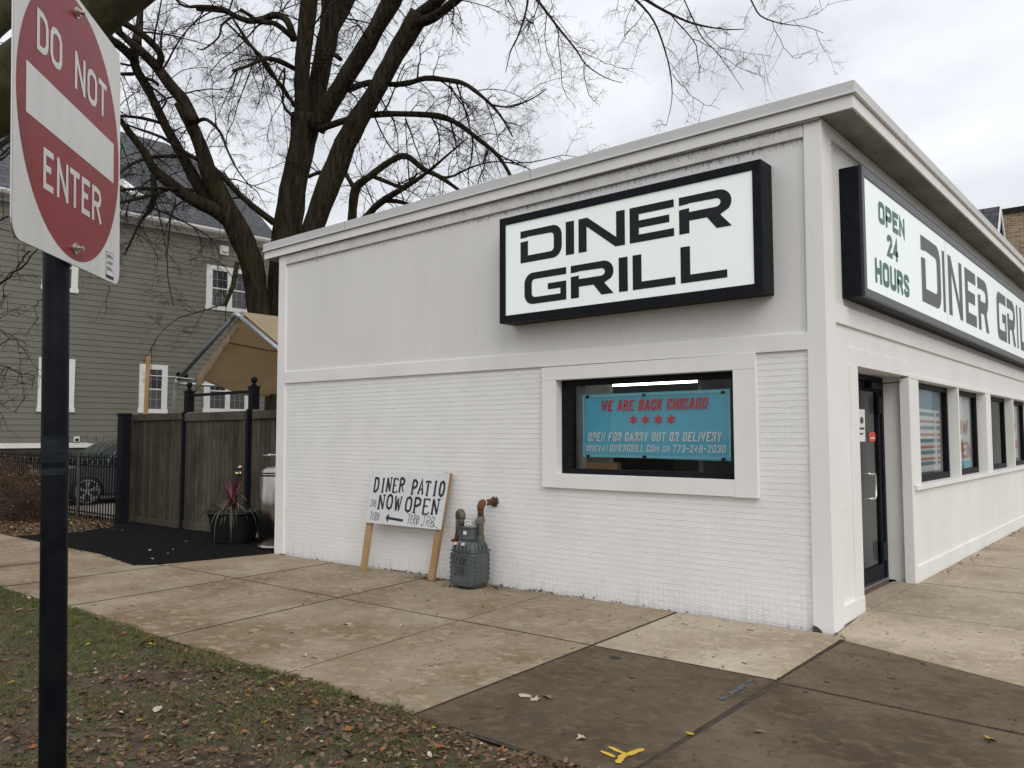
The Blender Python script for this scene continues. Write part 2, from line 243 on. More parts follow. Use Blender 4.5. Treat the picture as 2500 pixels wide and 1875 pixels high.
# ------------------------------------------------------------------ mesh helpers
class MB:
    def __init__(s): s.v = []; s.f = []; s.mi = []; s.m = 0; s.smooth = False
    def add(s, vs, fs):
        o = len(s.v); s.v += [tuple(q) for q in vs]; s.f += [tuple(i+o for i in f) for f in fs]; s.mi += [s.m]*len(fs); return s
    def box(s, x0, x1, y0, y1, z0, z1):
        x0, x1 = min(x0, x1), max(x0, x1); y0, y1 = min(y0, y1), max(y0, y1); z0, z1 = min(z0, z1), max(z0, z1)
        return s.add([(x0, y0, z0), (x1, y0, z0), (x1, y1, z0), (x0, y1, z0), (x0, y0, z1), (x1, y0, z1), (x1, y1, z1), (x0, y1, z1)],
                     [(0, 3, 2, 1), (4, 5, 6, 7), (0, 1, 5, 4), (1, 2, 6, 5), (2, 3, 7, 6), (3, 0, 4, 7)])
    def bar(s, a, b, w, h, upv=(0, 0, 1)):          # rectangular bar from a to b
        a = Vector(a); b = Vector(b); d = (b-a).normalized(); u = Vector(upv)
        if abs(d.dot(u)) > 0.98: u = Vector((0, 1, 0))
        x = d.cross(u).normalized()*w/2; y = x.cross(d).normalized()*h/2
        vs = [a-x-y, a+x-y, a+x+y, a-x+y, b-x-y, b+x-y, b+x+y, b-x+y]
        return s.add(vs, [(0, 3, 2, 1), (4, 5, 6, 7), (0, 1, 5, 4), (1, 2, 6, 5), (2, 3, 7, 6), (3, 0, 4, 7)])
    def tube(s, pts, rad, n=8, cap=True):
        pts = [Vector(p) for p in pts]; k = len(pts)
        if not hasattr(rad, '__len__'): rad = [rad]*k
        vs = []; prev = None
        for i, p in enumerate(pts):
            d = (pts[min(i+1, k-1)]-pts[max(i-1, 0)])
            d = d.normalized() if d.length > 1e-9 else Vector((0, 0, 1))
            if prev is None:
                a = Vector((0, 0, 1)) if abs(d.z) < 0.9 else Vector((1, 0, 0)); x = d.cross(a).normalized()
            else: x = (prev-d*prev.dot(d)); x = x.normalized() if x.length > 1e-6 else d.orthogonal().normalized()
            prev = x; y = d.cross(x)
            for j in range(n):
                t = 2*math.pi*j/n; vs.append(p+(x*math.cos(t)+y*math.sin(t))*rad[i])
        fs = []
        for i in range(k-1):
            for j in range(n): fs.append((i*n+j, i*n+(j+1) % n, (i+1)*n+(j+1) % n, (i+1)*n+j))
        if cap: fs.append(tuple(range(n-1, -1, -1))); fs.append(tuple((k-1)*n+j for j in range(n)))
        return s.add(vs, fs)
    def lathe(s, prof, c=(0, 0, 0), n=24, axis='z'):   # prof = [(r, h)]
        vs = []; k = len(prof)
        for r, h in prof:
            for j in range(n):
                t = 2*math.pi*j/n; q = (r*math.cos(t), r*math.sin(t), h)
                if axis == 'x': q = (h, q[0], q[1])
                if axis == 'y': q = (q[0], h, q[1])
                vs.append((q[0]+c[0], q[1]+c[1], q[2]+c[2]))
        fs = [(i*n+j, i*n+(j+1) % n, (i+1)*n+(j+1) % n, (i+1)*n+j) for i in range(k-1) for j in range(n)]
        fs += [tuple(range(n-1, -1, -1)), tuple((k-1)*n+j for j in range(n))]
        return s.add(vs, fs)
    def prism(s, pts, vec):                          # polygon (3D points) extruded along vec
        k = len(pts); vec = Vector(vec); vs = [Vector(p) for p in pts]+[Vector(p)+vec for p in pts]
        return s.add(vs, [tuple(range(k))[::-1], tuple(range(k, 2*k))]+[(i, (i+1) % k, k+(i+1) % k, k+i) for i in range(k)])
    def build(s, name, m, parent=None, bevel=0, smooth=False, loc=None, tri=False):
        me = bpy.data.meshes.new(name); 
        o0 = Vector(loc) if loc is not None else Vector((0, 0, 0))
        me.from_pydata([(q[0]-o0.x, q[1]-o0.y, q[2]-o0.z) for q in s.v], [], s.f)
        for mm in (m if isinstance(m, (list, tuple)) else [m]): me.materials.append(M[mm] if isinstance(mm, str) else mm)
        if isinstance(m, (list, tuple)): me.polygons.foreach_set('material_index', s.mi)
        bm = bmesh.new(); bm.from_mesh(me); bmesh.ops.recalc_face_normals(bm, faces=bm.faces)
        if tri: bmesh.ops.triangulate(bm, faces=[f for f in bm.faces if len(f.verts) > 4])
        bm.to_mesh(me); bm.free()
        if smooth: me.polygons.foreach_set('use_smooth', [True]*len(me.polygons))
        me.update()
        ob = bpy.data.objects.new(name, me); COL.objects.link(ob); ob.location = o0
        if parent is not None:
            ob.parent = parent
            if loc is None and parent.type == 'EMPTY' and not parent.get('_local'): ob.location = -parent.location if parent.parent is None else (0, 0, 0)
            elif loc is not None: ob.location = o0-parent.location
        if bevel:
            b = ob.modifiers.new('bevel', 'BEVEL'); b.width = bevel; b.segments = 2; b.limit_method = 'ANGLE'; b.angle_limit = R(40)
        return ob

def tag(o, label=None, cat=None, group=None, kind=None):
    for k, v in (('label', label), ('category', cat), ('group', group), ('kind', kind)):
        if v: o[k] = v
    return o
def thing(name, loc, label, cat, group=None, local=False):
    o = bpy.data.objects.new(name, None); COL.objects.link(o); o.location = loc; o.empty_display_size = 0.2
    if local: o['_local'] = 1
    return tag(o, label, cat, group)
def boxes(name, lst, m, parent=None, bevel=0.003):
    b = MB()
    for q in lst: b.box(*q)
    return b.build(name, m, parent, bevel)

# lettering laid on a plane: P(u, v) = o + u*U + v*V, raised by d along W
class Plane:
    def __init__(s, o, U, V): s.o = Vector(o); s.U = Vector(U); s.V = Vector(V); s.W = s.U.cross(s.V).normalized()
    def __call__(s, u, v, d=0.0): return s.o+s.U*u+s.V*v+s.W*d
_tx = {}
def text_geo(txt, bold, spacing=1.0):
    k = (txt, bold, spacing)
    if k not in _tx:
        c = bpy.data.curves.new('tmp', 'FONT'); c.body = txt; c.offset = bold; c.space_character = spacing; c.resolution_u = 3
        o = bpy.data.objects.new('tmp', c); COL.objects.link(o)
        dg = bpy.context.evaluated_depsgraph_get(); me = bpy.data.meshes.new_from_object(o.evaluated_get(dg))
        vs = [(q.co.x, q.co.y) for q in me.vertices]; fs = [tuple(p.vertices) for p in me.polygons]
        bpy.data.objects.remove(o); bpy.data.curves.remove(c); bpy.data.meshes.remove(me)
        x0 = min(q[0] for q in vs); x1 = max(q[0] for q in vs); y0 = min(q[1] for q in vs); y1 = max(q[1] for q in vs)
        _tx[k] = ([((x-x0)/(x1-x0), (y-y0)/(y1-y0)) for x, y in vs], fs)
    return _tx[k]
def text(b, pl, txt, u0, u1, v0, v1, bold=0.0, shear=0.0, d=0.002, spacing=1.0):
    vs, fs = text_geo(txt, bold, spacing)
    b.add([pl(u0+x*(u1-u0)+shear*(y-0.5)*(v1-v0), v0+y*(v1-v0), d) for x, y in vs], fs); return b
def ribbon(b, pl, pts, wd, d=0.002):                # mitred flat stroke
    n = len(pts); L_ = []; R_ = []
    closed = pts[0] == pts[-1]
    for i in range(n):
        p = Vector(pts[i]); a = Vector(pts[i-1]) if i else (Vector(pts[-2]) if closed else None); c = Vector(pts[i+1]) if i < n-1 else (Vector(pts[1]) if closed else None)
        d1 = (p-a).normalized() if a is not None and (p-a).length > 1e-9 else None; d2 = (c-p).normalized() if c is not None and (c-p).length > 1e-9 else None
        d1 = d1 or d2; d2 = d2 or d1
        n1_ = Vector((-d1.y, d1.x)); n2_ = Vector((-d2.y, d2.x)); m_ = (n1_+n2_); m_ = m_.normalized() if m_.length > 0.2 else n1_
        s = wd/2/max(0.5, m_.dot(n1_)); L_.append(p+m_*s); R_.append(p-m_*s)
    vs = [pl(q.x, q.y, d) for q in L_]+[pl(q.x, q.y, d) for q in R_]
    b.add(vs, [(i, i+1, n+i+1, n+i) for i in range(n-1)])
def arc(cx, cy, r, a0, a1, n=8, ry=None):
    return [(cx+r*math.cos(R(a0+(a1-a0)*i/n)), cy+(ry or r)*math.sin(R(a0+(a1-a0)*i/n))) for i in range(n+1)]

# condensed poster gothic drawn as strokes (unit box per letter)
_c = 0.16
def _rr(x0, y0, x1, y1, r=0.24, ry=0.13):            # rounded closed loop
    return [(x0, (y0+y1)/2), (x0, y0+ry), (x0+r*0.35, y0+ry*0.3), (x0+r, y0), (x1-r, y0), (x1-r*0.35, y0+ry*0.3), (x1, y0+ry), (x1, y1-ry), (x1-r*0.35, y1-ry*0.3), (x1-r, y1), (x0+r, y1), (x0+r*0.35, y1-ry*0.3), (x0, y1-ry), (x0, (y0+y1)/2)]
GF = {'A': [[(0, 0), (0.42, 1), (0.58, 1), (1, 0)], [(0.16, 0.27), (0.84, 0.27)]], 'B': [[(0, 0), (0, 1), (0.7, 1), (0.95, 0.9), (0.95, 0.62), (0.72, 0.52), (0.95, 0.42), (1, 0.1), (0.72, 0), (0, 0)], [(0, 0.52), (0.72, 0.52)]],
      'C': [[(1, 0.70), (1, 0.87), (0.92, 0.96), (0.76, 1), (0.24, 1), (0.08, 0.96), (0, 0.87), (0, 0.13), (0.08, 0.04), (0.24, 0), (0.76, 0), (0.92, 0.04), (1, 0.13), (1, 0.30)]],
      'D': [[(0, 0), (0, 1), (0.7, 1), (0.92, 0.95), (1, 0.85), (1, 0.15), (0.92, 0.05), (0.7, 0), (0, 0)]], 'E': [[(1, 1), (0, 1), (0, 0), (1, 0)], [(0, 0.52), (0.86, 0.52)]], 'F': [[(1, 1), (0, 1), (0, 0)], [(0, 0.52), (0.86, 0.52)]],
      'G': [[(1, 0.74), (1, 0.87), (0.92, 0.96), (0.76, 1), (0.24, 1), (0.08, 0.96), (0, 0.87), (0, 0.13), (0.08, 0.04), (0.24, 0), (0.76, 0), (0.92, 0.04), (1, 0.13), (1, 0.44), (0.5, 0.44)]],
      'H': [[(0, 0), (0, 1)], [(1, 0), (1, 1)], [(0, 0.51), (1, 0.51)]], 'I': [[(0.5, 0), (0.5, 1)]], 'K': [[(0, 0), (0, 1)], [(1, 1), (0.12, 0.47)], [(0.38, 0.62), (1, 0)]], 'L': [[(0, 1), (0, 0), (1, 0)]],
      'M': [[(0, 0), (0.02, 1), (0.5, 0.25), (0.98, 1), (1, 0)]], 'N': [[(0, 0), (0, 1), (1, 0), (1, 1)]], 'O': [_rr(0, 0, 1, 1)], 'P': [[(0, 0), (0, 1), (0.75, 1), (0.95, 0.94), (1, 0.85), (1, 0.56), (0.94, 0.47), (0.75, 0.42), (0, 0.42)]],
      'R': [[(0, 0), (0, 1), (0.75, 1), (0.95, 0.94), (1, 0.85), (1, 0.62), (0.92, 0.53), (0.72, 0.49), (0, 0.49)], [(0.58, 0.49), (1, 0)]], 'S': [[(0.98, 0.74), (0.95, 0.9), (0.74, 1), (0.26, 1), (0.04, 0.9), (0.02, 0.7), (0.2, 0.57), (0.8, 0.43), (0.98, 0.30), (0.97, 0.1), (0.74, 0), (0.26, 0), (0.04, 0.1), (0.02, 0.26)]],
      'T': [[(0, 1), (1, 1)], [(0.5, 1), (0.5, 0)]], 'U': [[(0, 1), (0, 0.14), (0.08, 0.04), (0.26, 0), (0.74, 0), (0.92, 0.04), (1, 0.14), (1, 1)]], 'V': [[(0, 1), (0.44, 0), (0.56, 0), (1, 1)]], 'W': [[(0, 1), (0.22, 0), (0.5, 0.8), (0.78, 0), (1, 1)]], 'Y': [[(0, 1), (0.5, 0.42), (1, 1)], [(0.5, 0.45), (0.5, 0)]],
      '0': [_rr(0, 0, 1, 1)], '2': [[(0.02, 0.74), (0.05, 0.9), (0.26, 1), (0.74, 1), (0.96, 0.9), (0.98, 0.68), (0, 0), (1, 0)]], '3': [[(0, 0.84), (0.12, 0.97), (0.7, 1), (0.96, 0.9), (0.95, 0.62), (0.72, 0.52), (0.35, 0.52)], [(0.72, 0.52), (0.96, 0.42), (0.98, 0.12), (0.72, 0), (0.15, 0.03), (0, 0.16)]],
      '4': [[(0.78, 0), (0.78, 1), (0, 0.28), (1, 0.28)]], '7': [[(0, 1), (1, 1), (0.32, 0)]], '8': [_rr(0.06, 0.52, 0.94, 1, 0.22, 0.10), _rr(0, 0, 1, 0.52, 0.22, 0.11)], '-': [[(-0.45, 0.48), (1.45, 0.48)]], '.': [[(0.5, -0.02), (0.5, 0.1)]]}
GWID = {'I': 0.36, '.': 0.36, 'M': 1.32, 'W': 1.38, ' ': 0.55, '-': 0.75, 'A': 1.08, 'V': 1.05}
def gothic(b, pl, txt, u0, u1, v0, v1, wt=0.17, shear=0.0, d=0.002, gap=0.24):
    ws = [GWID.get(ch, 1.0) for ch in txt]; tot = sum(ws)+gap*(len(txt)-1); k = (u1-u0)/tot; h = v1-v0; t = wt*h; x = u0
    for ch, w_ in zip(txt, ws):
        cw = w_*k
        for i, st in enumerate(GF.get(ch, [])):
            iw = max(0.001, cw-t)
            P_ = [(x+t/2+px_*iw, v0+t/2+py_*(h-t)) for px_, py_ in st]
            if P_[0] != P_[-1]:
                for e, q in ((0, 1), (-1, -2)):
                    dd = Vector(P_[e])-Vector(P_[q])
                    if st[e][1] in (0, 1) or st[e][0] in (0, 1): P_[e] = tuple(Vector(P_[e])+dd.normalized()*t*0.49)
            P_ = [(px_+shear*(py_-v0-h/2), py_) for px_, py_ in P_]
            ribbon(b, pl, P_, t, d+0.00018*i)
        x += cw+gap*k
# block letters of the two diner signs, height 1, stem s, bar h
def glyph(ch, W):
    s, h, r, ri = 0.30*min(1, W/1.4) if ch != 'I' else W, 0.215, 0.34, 0.13
    if W < 1.25 and ch != 'I': s = 0.24; r = 0.26; ri = 0.1
    if ch == 'I': return [(0, 0), (W, 0), (W, 1), (0, 1)]
    if ch == 'L': return [(0, 0), (W, 0), (W, h), (s, h), (s, 1), (0, 1)]
    if ch == 'E': return [(0, 0), (W, 0), (W, h), (s, h), (s, 0.40), (W*0.9, 0.40), (W*0.9, 0.61), (s, 0.61), (s, 1-h), (W, 1-h), (W, 1), (0, 1)]
    if ch == 'N': return [(0, 0), (s*0.96, 0), (s*0.96, 0.74), (W*0.80, 0), (W, 0), (W, 1), (W-s*0.96, 1), (W-s*0.96, 0.27), (W*0.20, 1), (0, 1)]
    if ch == 'D': return [(0, 0)]+arc(W-r, r, r, -90, 0)+arc(W-r, 1-r, r, 0, 90)+[(0, 1), (0, 1-h-0.01), (s*0.9, 1-h), (s, 1-h+0.015)]+arc(W-s-ri, 1-h-ri, ri, 90, 0)[0:]+arc(W-s-ri, h+ri, ri, 0, -90)+[(s, h), (s, 0.675), (0, 0.66)]
    if ch == 'R': return [(0, 0), (s, 0), (s, 0.33), (W*0.54, 0.33), (W*0.72, 0), (W, 0), (W*0.79, 0.345)]+arc(W-0.36, 0.67, 0.36, -38, 90, 12, 0.33)+[(0, 1), (0, 1-h-0.01), (s*0.9, 1-h), (s, 1-h+0.012)]+arc(W-s-0.13, 0.675, 0.13, 90, -90, 8, 0.11)+[(s, 0.565), (s, 0.675), (0, 0.66)]
    if ch == 'G': return [(W, 1)]+arc(r, 1-r, r, 90, 180)+arc(r, r, r, 180, 270)+[(W, 0), (W, 0.585), (W*0.57, 0.585), (W*0.57, 0.39), (W-s*0.75, 0.39), (W-s*0.75, h)]+arc(s+ri, h+ri, ri, 270, 180)+arc(s+ri, 1-h-ri, ri, 180, 90)+[(W, 1-h)]
def put_glyph(b, pl, ch, u0, u1, v0, v1, d):
    W = (u1-u0)/(v1-v0); 
    b.add([pl(u0+x*(v1-v0), v0+y*(v1-v0), d) for x, y in glyph(ch, W)], [tuple(range(len(glyph(ch, W))))])
def gz(x, y):
    f = min(1, max(0, y/0.7)); f = f*f*(3-2*f)
    return 0.0107*max(-12, min(0, x)) + (0.045*f if x > -0.05 else 0)
# ------------------------------------------------------------------ ground, pavements
def sheet(name, pts, m, dz=0.0, kind='structure', n=1):
    b = MB(); vs = [(x, y, gz(x, y)+dz) for x, y in pts]; b.add(vs, [tuple(range(len(vs)))]); o = b.build(name, m); return tag(o, kind=kind)
b = MB(); xs = [-400, -60, -30, -20, -12, -8, -4, -2, 0, 3, 8, 30, 400]; ys = [-400, -60, -20, -8, -4, 0, 1, 4, 12, 30, 60, 400]
b.add([(x, y, gz(x, -1)-0.06) for y in ys for x in xs], [(j*len(xs)+i, j*len(xs)+i+1, (j+1)*len(xs)+i+1, (j+1)*len(xs)+i) for j in range(len(ys)-1) for i in range(len(xs)-1)])
tag(b.build('ground', 'soil'), kind='structure')

GAP = 0.009
def slab(b, q, mi, tilt=0.0, g=GAP):
    c = Vector((sum(p[0] for p in q)/len(q), sum(p[1] for p in q)/len(q))); k = len(q)
    def inset(d):
        out = []
        for i in range(k):
            a = Vector(q[i-1]); p = Vector(q[i]); e = Vector(q[(i+1) % k]); d1 = (p-a).normalized(); d2 = (e-p).normalized()
            n1_ = Vector((-d1.y, d1.x)); n2_ = Vector((-d2.y, d2.x)); m_ = (n1_+n2_); m_ = m_/max(0.3, m_.length_squared)*2
            out.append(p+m_*d)
        return out
    o1 = inset(g); o2 = inset(g+0.005)
    vs = [(p.x, p.y, gz(p.x, p.y)-0.05) for p in o1]+[(p.x, p.y, gz(p.x, p.y)-0.007) for p in o1]+[(p.x, p.y, gz(p.x, p.y)+tilt) for p in o2]
    b.m = mi
    b.add(vs, [tuple(range(2*k, 3*k))]); b.m = 3; o_ = len(b.v)-3*k
    b.f += [tuple(o_+q_ for q_ in (r*k+i, r*k+(i+1) % k, (r+1)*k+(i+1) % k, (r+1)*k+i)) for r in (0, 1) for i in range(k)]; b.mi += [3]*(2*k)
b = MB()
yb = -3.35
JX = [(0.10, 0.16), (-1.36, -1.21), (-2.80, -2.49), (-4.50, -4.13), (-6.28, -6.07), (-7.80, -7.75)]   # x at wall, x at lawn edge
def jx(i, y): a, c = JX[i]; return a+(c-a)*(y/-3.2)
MIDY = -1.455
for i in range(5):
    for (ya, yc, nm) in ((-0.012, MIDY, 'n'), (MIDY, yb, 's')):
        q = [(jx(i+1, yc), yc), (jx(i, yc), yc), (jx(i, ya), ya), (jx(i+1, ya), ya)]
        dark = (i == 0 and nm == 's')
        slab(b, q, 1 if dark else (2 if i == 0 else 0), 0.002*((i+len(nm)*7) % 3-1), g=0.008 if i == 0 else 0.0065)
# left run beside the asphalt pad
for x0, x1 in ((-7.80, -9.35), (-9.35, -11.0), (-11.0, -12.6), (-12.6, -14.2), (-14.2, -15.8), (-15.8, -17.4), (-17.4, -19.0), (-19.0, -20.6)):
    slab(b, [(x1-0.25, -3.35), (x0, -3.35), (x0, -1.50), (x1, -1.50)], 0, g=0.006)
slab(b, [(-8.10, -1.485), (-7.80, -1.485), (-7.80, -0.03), (-7.72, -0.03)], 0, g=0.004)
# corner and front walk
slab(b, [(0.12, -1.49), (1.75, -1.54), (1.75, -0.74), (0.12, -0.135)], 1)
slab(b, [(1.75, -1.54), (3.3, -1.58), (3.3, -1.30), (1.75, -0.74)], 1)
for x0, x1 in ((0.16, 1.75), (1.75, 3.3)):
    slab(b, [(x0, -3.2), (x1, -3.2), (x1, -1.55), (x0, -1.50)], 1)
    slab(b, [(x0, -4.9), (x1, -4.9), (x1, -3.2), (x0, -3.2)], 1)
for x0, x1, ya in ((0.0, 1.75, None), (1.75, 3.3, None)):
    y0a = -0.11 if x0 < 1 else -0.74; y0b = -0.74 if x0 < 1 else -1.30
    y = [0.9, 2.55, 4.2, 5.85, 7.5, 9.15, 10.8, 12.45, 14.1, 15.75, 17.4]
    b.m = 2
    k0 = x0+0.012 if x0 < 1 else x0
    # ramped strip against the wall, finely cut so that it follows the rise to the door
    nseg = 9; pts = []
    for j in range(nseg+1):
        f = j/nseg; pts.append((y0a+(y[0]-y0a)*f, y0b+(y[0]-y0b)*f))
    for j in range(nseg):
        a0, b0 = pts[j]; a1, b1 = pts[j+1]
        b.add([(k0, a0, gz(k0, a0)), (x1-0.008, b0, gz(x1, b0)), (x1-0.008, b1, gz(x1, b1)), (k0, a1, gz(k0, a1))], [(0, 1, 2, 3)])
    for j in range(len(y)-1): slab(b, [(x0, y[j]), (x1, y[j]), (x1, y[j+1]), (x0, y[j+1])], 2, g=0.0035)
tag(b.build('sidewalk', ['conc', 'conc_dark', 'conc_new', 'joint']), kind='structure')
b = MB()                                             # dirt-filled joints under the slabs
for xa, xb, ya, yb_ in ((-7.75, 0.1, -3.36, -0.1), (-12, -7.75, -3.36, -1.45), (-21, -12, -3.36, -1.45), (0.1, 3.4, -5, -0.1)): b.add([(xa, ya, gz(min(xa, -0.1), -1)-0.0045), (xb, ya, gz(min(xb, -0.1), -1)-0.0045), (xb, yb_, gz(min(xb, -0.1), -1)-0.0045), (xa, yb_, gz(min(xa, -0.1), -1)-0.0045)], [(0, 1, 2, 3)])
b.add([(0.002, -0.1, -0.006), (3.4, -0.1, -0.006), (3.4, 0.8, 0.03), (0.002, 0.8, 0.03), (3.4, 18, 0.03), (0.002, 18, 0.03)], [(0, 1, 2, 3), (3, 2, 4, 5)])
tag(b.build('joint_dirt', 'joint'), kind='structure')
# asphalt pad in front of the gate
AP = [(-8.15, -1.72), (-7.95, -1.45), (-7.66, -0.10), (-7.67, 0.86), (-13.80, 0.86), (-13.4, 0.40), (-12.75, -0.55), (-12.95, -1.44), (-11.6, -1.46), (-9.6, -1.52)]
rng = random.Random(14); AQ = []
for i, p in enumerate(AP):
    q = AP[(i+1) % len(AP)]; n_ = max(1, int((Vector(q)-Vector(p)).length/0.06)); dd = (Vector(q)-Vector(p)).normalized(); nn = Vector((-dd.y, dd.x)); fr = not (p[1] > 0.8 or q[1] > 0.8 or (p[0] > -7.97 and q[0] > -7.97))
    for k in range(n_): v = Vector(p).lerp(Vector(q), k/n_)+(nn*(rng.gauss(0, 0.006)+0.012*noise.noise(Vector((p[0]+k*0.05*3, p[1], i)))) if fr else Vector((0, 0))); AQ.append((v.x, v.y))
b = MB(); k = len(AQ); b.add([(x, y, gz(x, y)+0.012) for x, y in AQ]+[(x, y, gz(x, y)-0.02) for x, y in AQ], [tuple(range(k))]+[(i, (i+1) % k, k+(i+1) % k, k+i) for i in range(k)])
tag(b.build('asphalt_pad', 'asphalt', tri=True), kind='structure')
# lot behind the fence, street and kerb on the diner's front
b = MB(); b.add([(-60, 0.95, -0.15), (-7.7, 0.95, -0.15), (-7.7, 40, -0.15), (-60, 40, -0.15)], [(0, 1, 2, 3)]); tag(b.build('parking_lot', 'lot'), kind='structure')
b = MB(); b.add([(4.0, -60, -0.10), (14, -60, -0.10), (14, 80, -0.10), (4.0, 80, -0.10)], [(0, 1, 2, 3)]); b.add([(-80, -20, -0.16), (4.0, -20, -0.16), (4.0, -10, -0.16), (-80, -10, -0.16)], [(0, 1, 2, 3)]); tag(b.build('road', 'asphalt'), kind='structure')
b = MB(); b.box(3.8, 4.0, -9.9, 80, -0.12, 0.015); tag(b.build('kerb', 'conc', bevel=0.02), kind='structure')
# lawn: lumpy soil strip between walk and street
rng = random.Random(5)
def edge_y(x): return -3.33+0.05*math.sin(x*2.1)+0.035*math.sin(x*5.3+1)+0.02*math.sin(x*13)
def lawn_right(y): return 0.02+0.05*math.sin(y*3)
def lawn_z(x, y):
    e = min(1, max(0, (edge_y(x)-y)/0.25)); e *= min(1, max(0, (0.25-x)/0.3)) if x > -0.05 else 1
    return gz(x, y)-0.012+e*(0.035+0.03*noise.noise(Vector((x*1.3, y*1.3, 0)))+0.012*noise.noise(Vector((x*6, y*6, 3))))
b = MB(); xs = [-20+0.5*i for i in range(25)]+[-7.5+0.1*i for i in range(77)]; ys = [edge_y]; nr = 42
rows = []
for j in range(nr):
    f = j/(nr-1)
    for x in xs: y = edge_y(x)+0.04-(f**1.5)*5.0; b.v.append((x, y, lawn_z(x, y)))
nx = len(xs)
b.f = [(j*nx+i, j*nx+i+1, (j+1)*nx+i+1, (j+1)*nx+i) for j in range(nr-1) for i in range(nx-1)]; b.mi = [0]*len(b.f)
tag(b.build('lawn', 'soil', smooth=True), kind='structure')

# ------------------------------------------------------------------ the diner
DN = thing('diner', (-3.8, 0.1, -0.05), 'low white flat-roofed diner with mosaic tile side wall and overhanging grey eave', 'diner')
XL, YB = -7.655, 13.5
T0, T1 = 0.024, 0.22
b = MB()                                              # tile side wall round the window opening
for q in ((XL, -2.71, 0.0277, T1, -0.3, 2.30), (-0.80, -0.02, 0.0277, T1, -0.3, 2.30), (-2.71, -0.80, 0.0277, T1, -0.3, 1.17), (-2.71, -0.80, 0.0277, T1, 2.115, 2.30)): b.box(*q)
b.build('wall_core', 'white', DN)
b = MB(); rng = random.Random(6); TP = 0.0524; rz = -0.34*0+(-6)*TP
worn = lambda x, z: noise.noise(Vector((x*1.6, z*2.2, 4)))-0.12+max(0, 0.42-z)*1.3
for r_ in range(0, 51):
    zc = rz+r_*TP
    if zc > 2.31: break
    spans = [(XL+0.17, -0.16)] if (zc+TP < 1.12 or zc > 2.17) else [(XL+0.17, -2.80), (-0.68, -0.16)]
    for xa, xb in spans:
        x = xb
        while x > xa:
            xl = x-TP; wv = worn(x, zc); gz_ = 0.0019+0.0010*max(0, noise.noise(Vector((x*2.5, zc*19, 9)))); gx_ = 0.0001+0.0014*max(0, min(1, wv)); bv = 0.0030; bx_ = 0.0012+0.001*max(0, min(1, wv))
            yf_ = 0.0242+rng.gauss(0, 0.00035); tx_, tz_ = rng.gauss(0, 0.00030), rng.gauss(0, 0.00035); vd = 0.00012+0.0024*max(0, min(1, wv))
            w0 = 0.0007*noise.noise(Vector((x*3, zc*3, 1)))
            A, B_, C_, D_ = xl+gx_, x-gx_, zc+gz_+w0, zc+TP-gz_+w0
            vs = [(A, yf_+vd, C_+bv), (B_, yf_+vd, C_+bv), (B_, yf_+vd, D_-bv), (A, yf_+vd, D_-bv), (A+bx_, yf_+tx_+tz_, C_+bv), (B_-bx_, yf_-tx_+tz_, C_+bv), (B_-bx_, yf_-tx_-tz_, D_-bv), (A+bx_, yf_+tx_-tz_, D_-bv), (A, yf_+0.0034, C_), (B_, yf_+0.0034, C_), (B_, yf_+0.0034, D_), (A, yf_+0.0034, D_)]
            b.add(vs, [(4, 5, 6, 7), (0, 4, 7, 3), (5, 1, 2, 6), (8, 9, 5, 4), (7, 6, 10, 11), (8, 4, 0), (9, 1, 5), (10, 6, 2), (11, 3, 7)]); x = xl
b.build('tile_wall', 'tile', DN)
b = MB(); x = -7.49; rng = random.Random(3)           # upper cream boards with thin joints
while x < -0.14:
    x2 = min(-0.14, x+0.405); b.box(x+0.0006, x2-0.0006, 0.026+rng.uniform(0, .0008), 0.06, 2.36, 4.05); x = x2
b.build('siding_panel', 'siding', DN)
boxes('upper_wall', [(XL, -0.02, 0.06, T1, 2.30, 4.13)], 'interior_dark', DN, 0)
b = MB(); b.prism([(-7.48, 0.0, 2.29), (-2.89, 0.0, 2.262), (-0.594, 0.0, 2.25), (-0.15, 0.0, 2.248), (-0.15, 0.0, 2.39), (-4.42, 0.0, 2.423), (-7.48, 0.0, 2.45)], (0, 0.028, 0)); b.build('belt_board', 'white', DN, 0.003, tri=True)
b = MB(); b.prism([(-7.48, -0.002, 3.977), (-0.15, -0.002, 4.014), (-0.15, -0.002, 4.139), (-7.48, -0.002, 4.109)], (0, 0.028, 0)); b.build('frieze_board', 'white_dirty', DN, 0.003)
b = MB(); b.prism([(-0.168, 0, -0.03), (0.0, 0, -0.03), (0.0, 0, 4.14), (-0.145, 0, 4.14)], (0, 0.10, 0)); b.build('corner_post', 'white', DN, 0.004)
b = MB(); b.prism([(XL, 0, -0.12), (-7.445, 0, -0.12), (-7.49, 0, 4.115), (XL, 0, 4.115)], (0, 0.12, 0)); b.box(XL, XL+0.03, 0.121, YB, -0.12, 4.10); b.build('corner_post', 'white', DN, 0.004)
# broken plaster chip at the foot of the corner post
b = MB(); b.prism([(-0.17, -0.003, -0.02), (-0.085, -0.003, -0.02), (-0.10, -0.003, 0.012), (-0.13, -0.003, 0.035), (-0.165, -0.003, 0.045)], (0, 0.01, 0)); b.build('plaster_chip', 'foundation', DN)
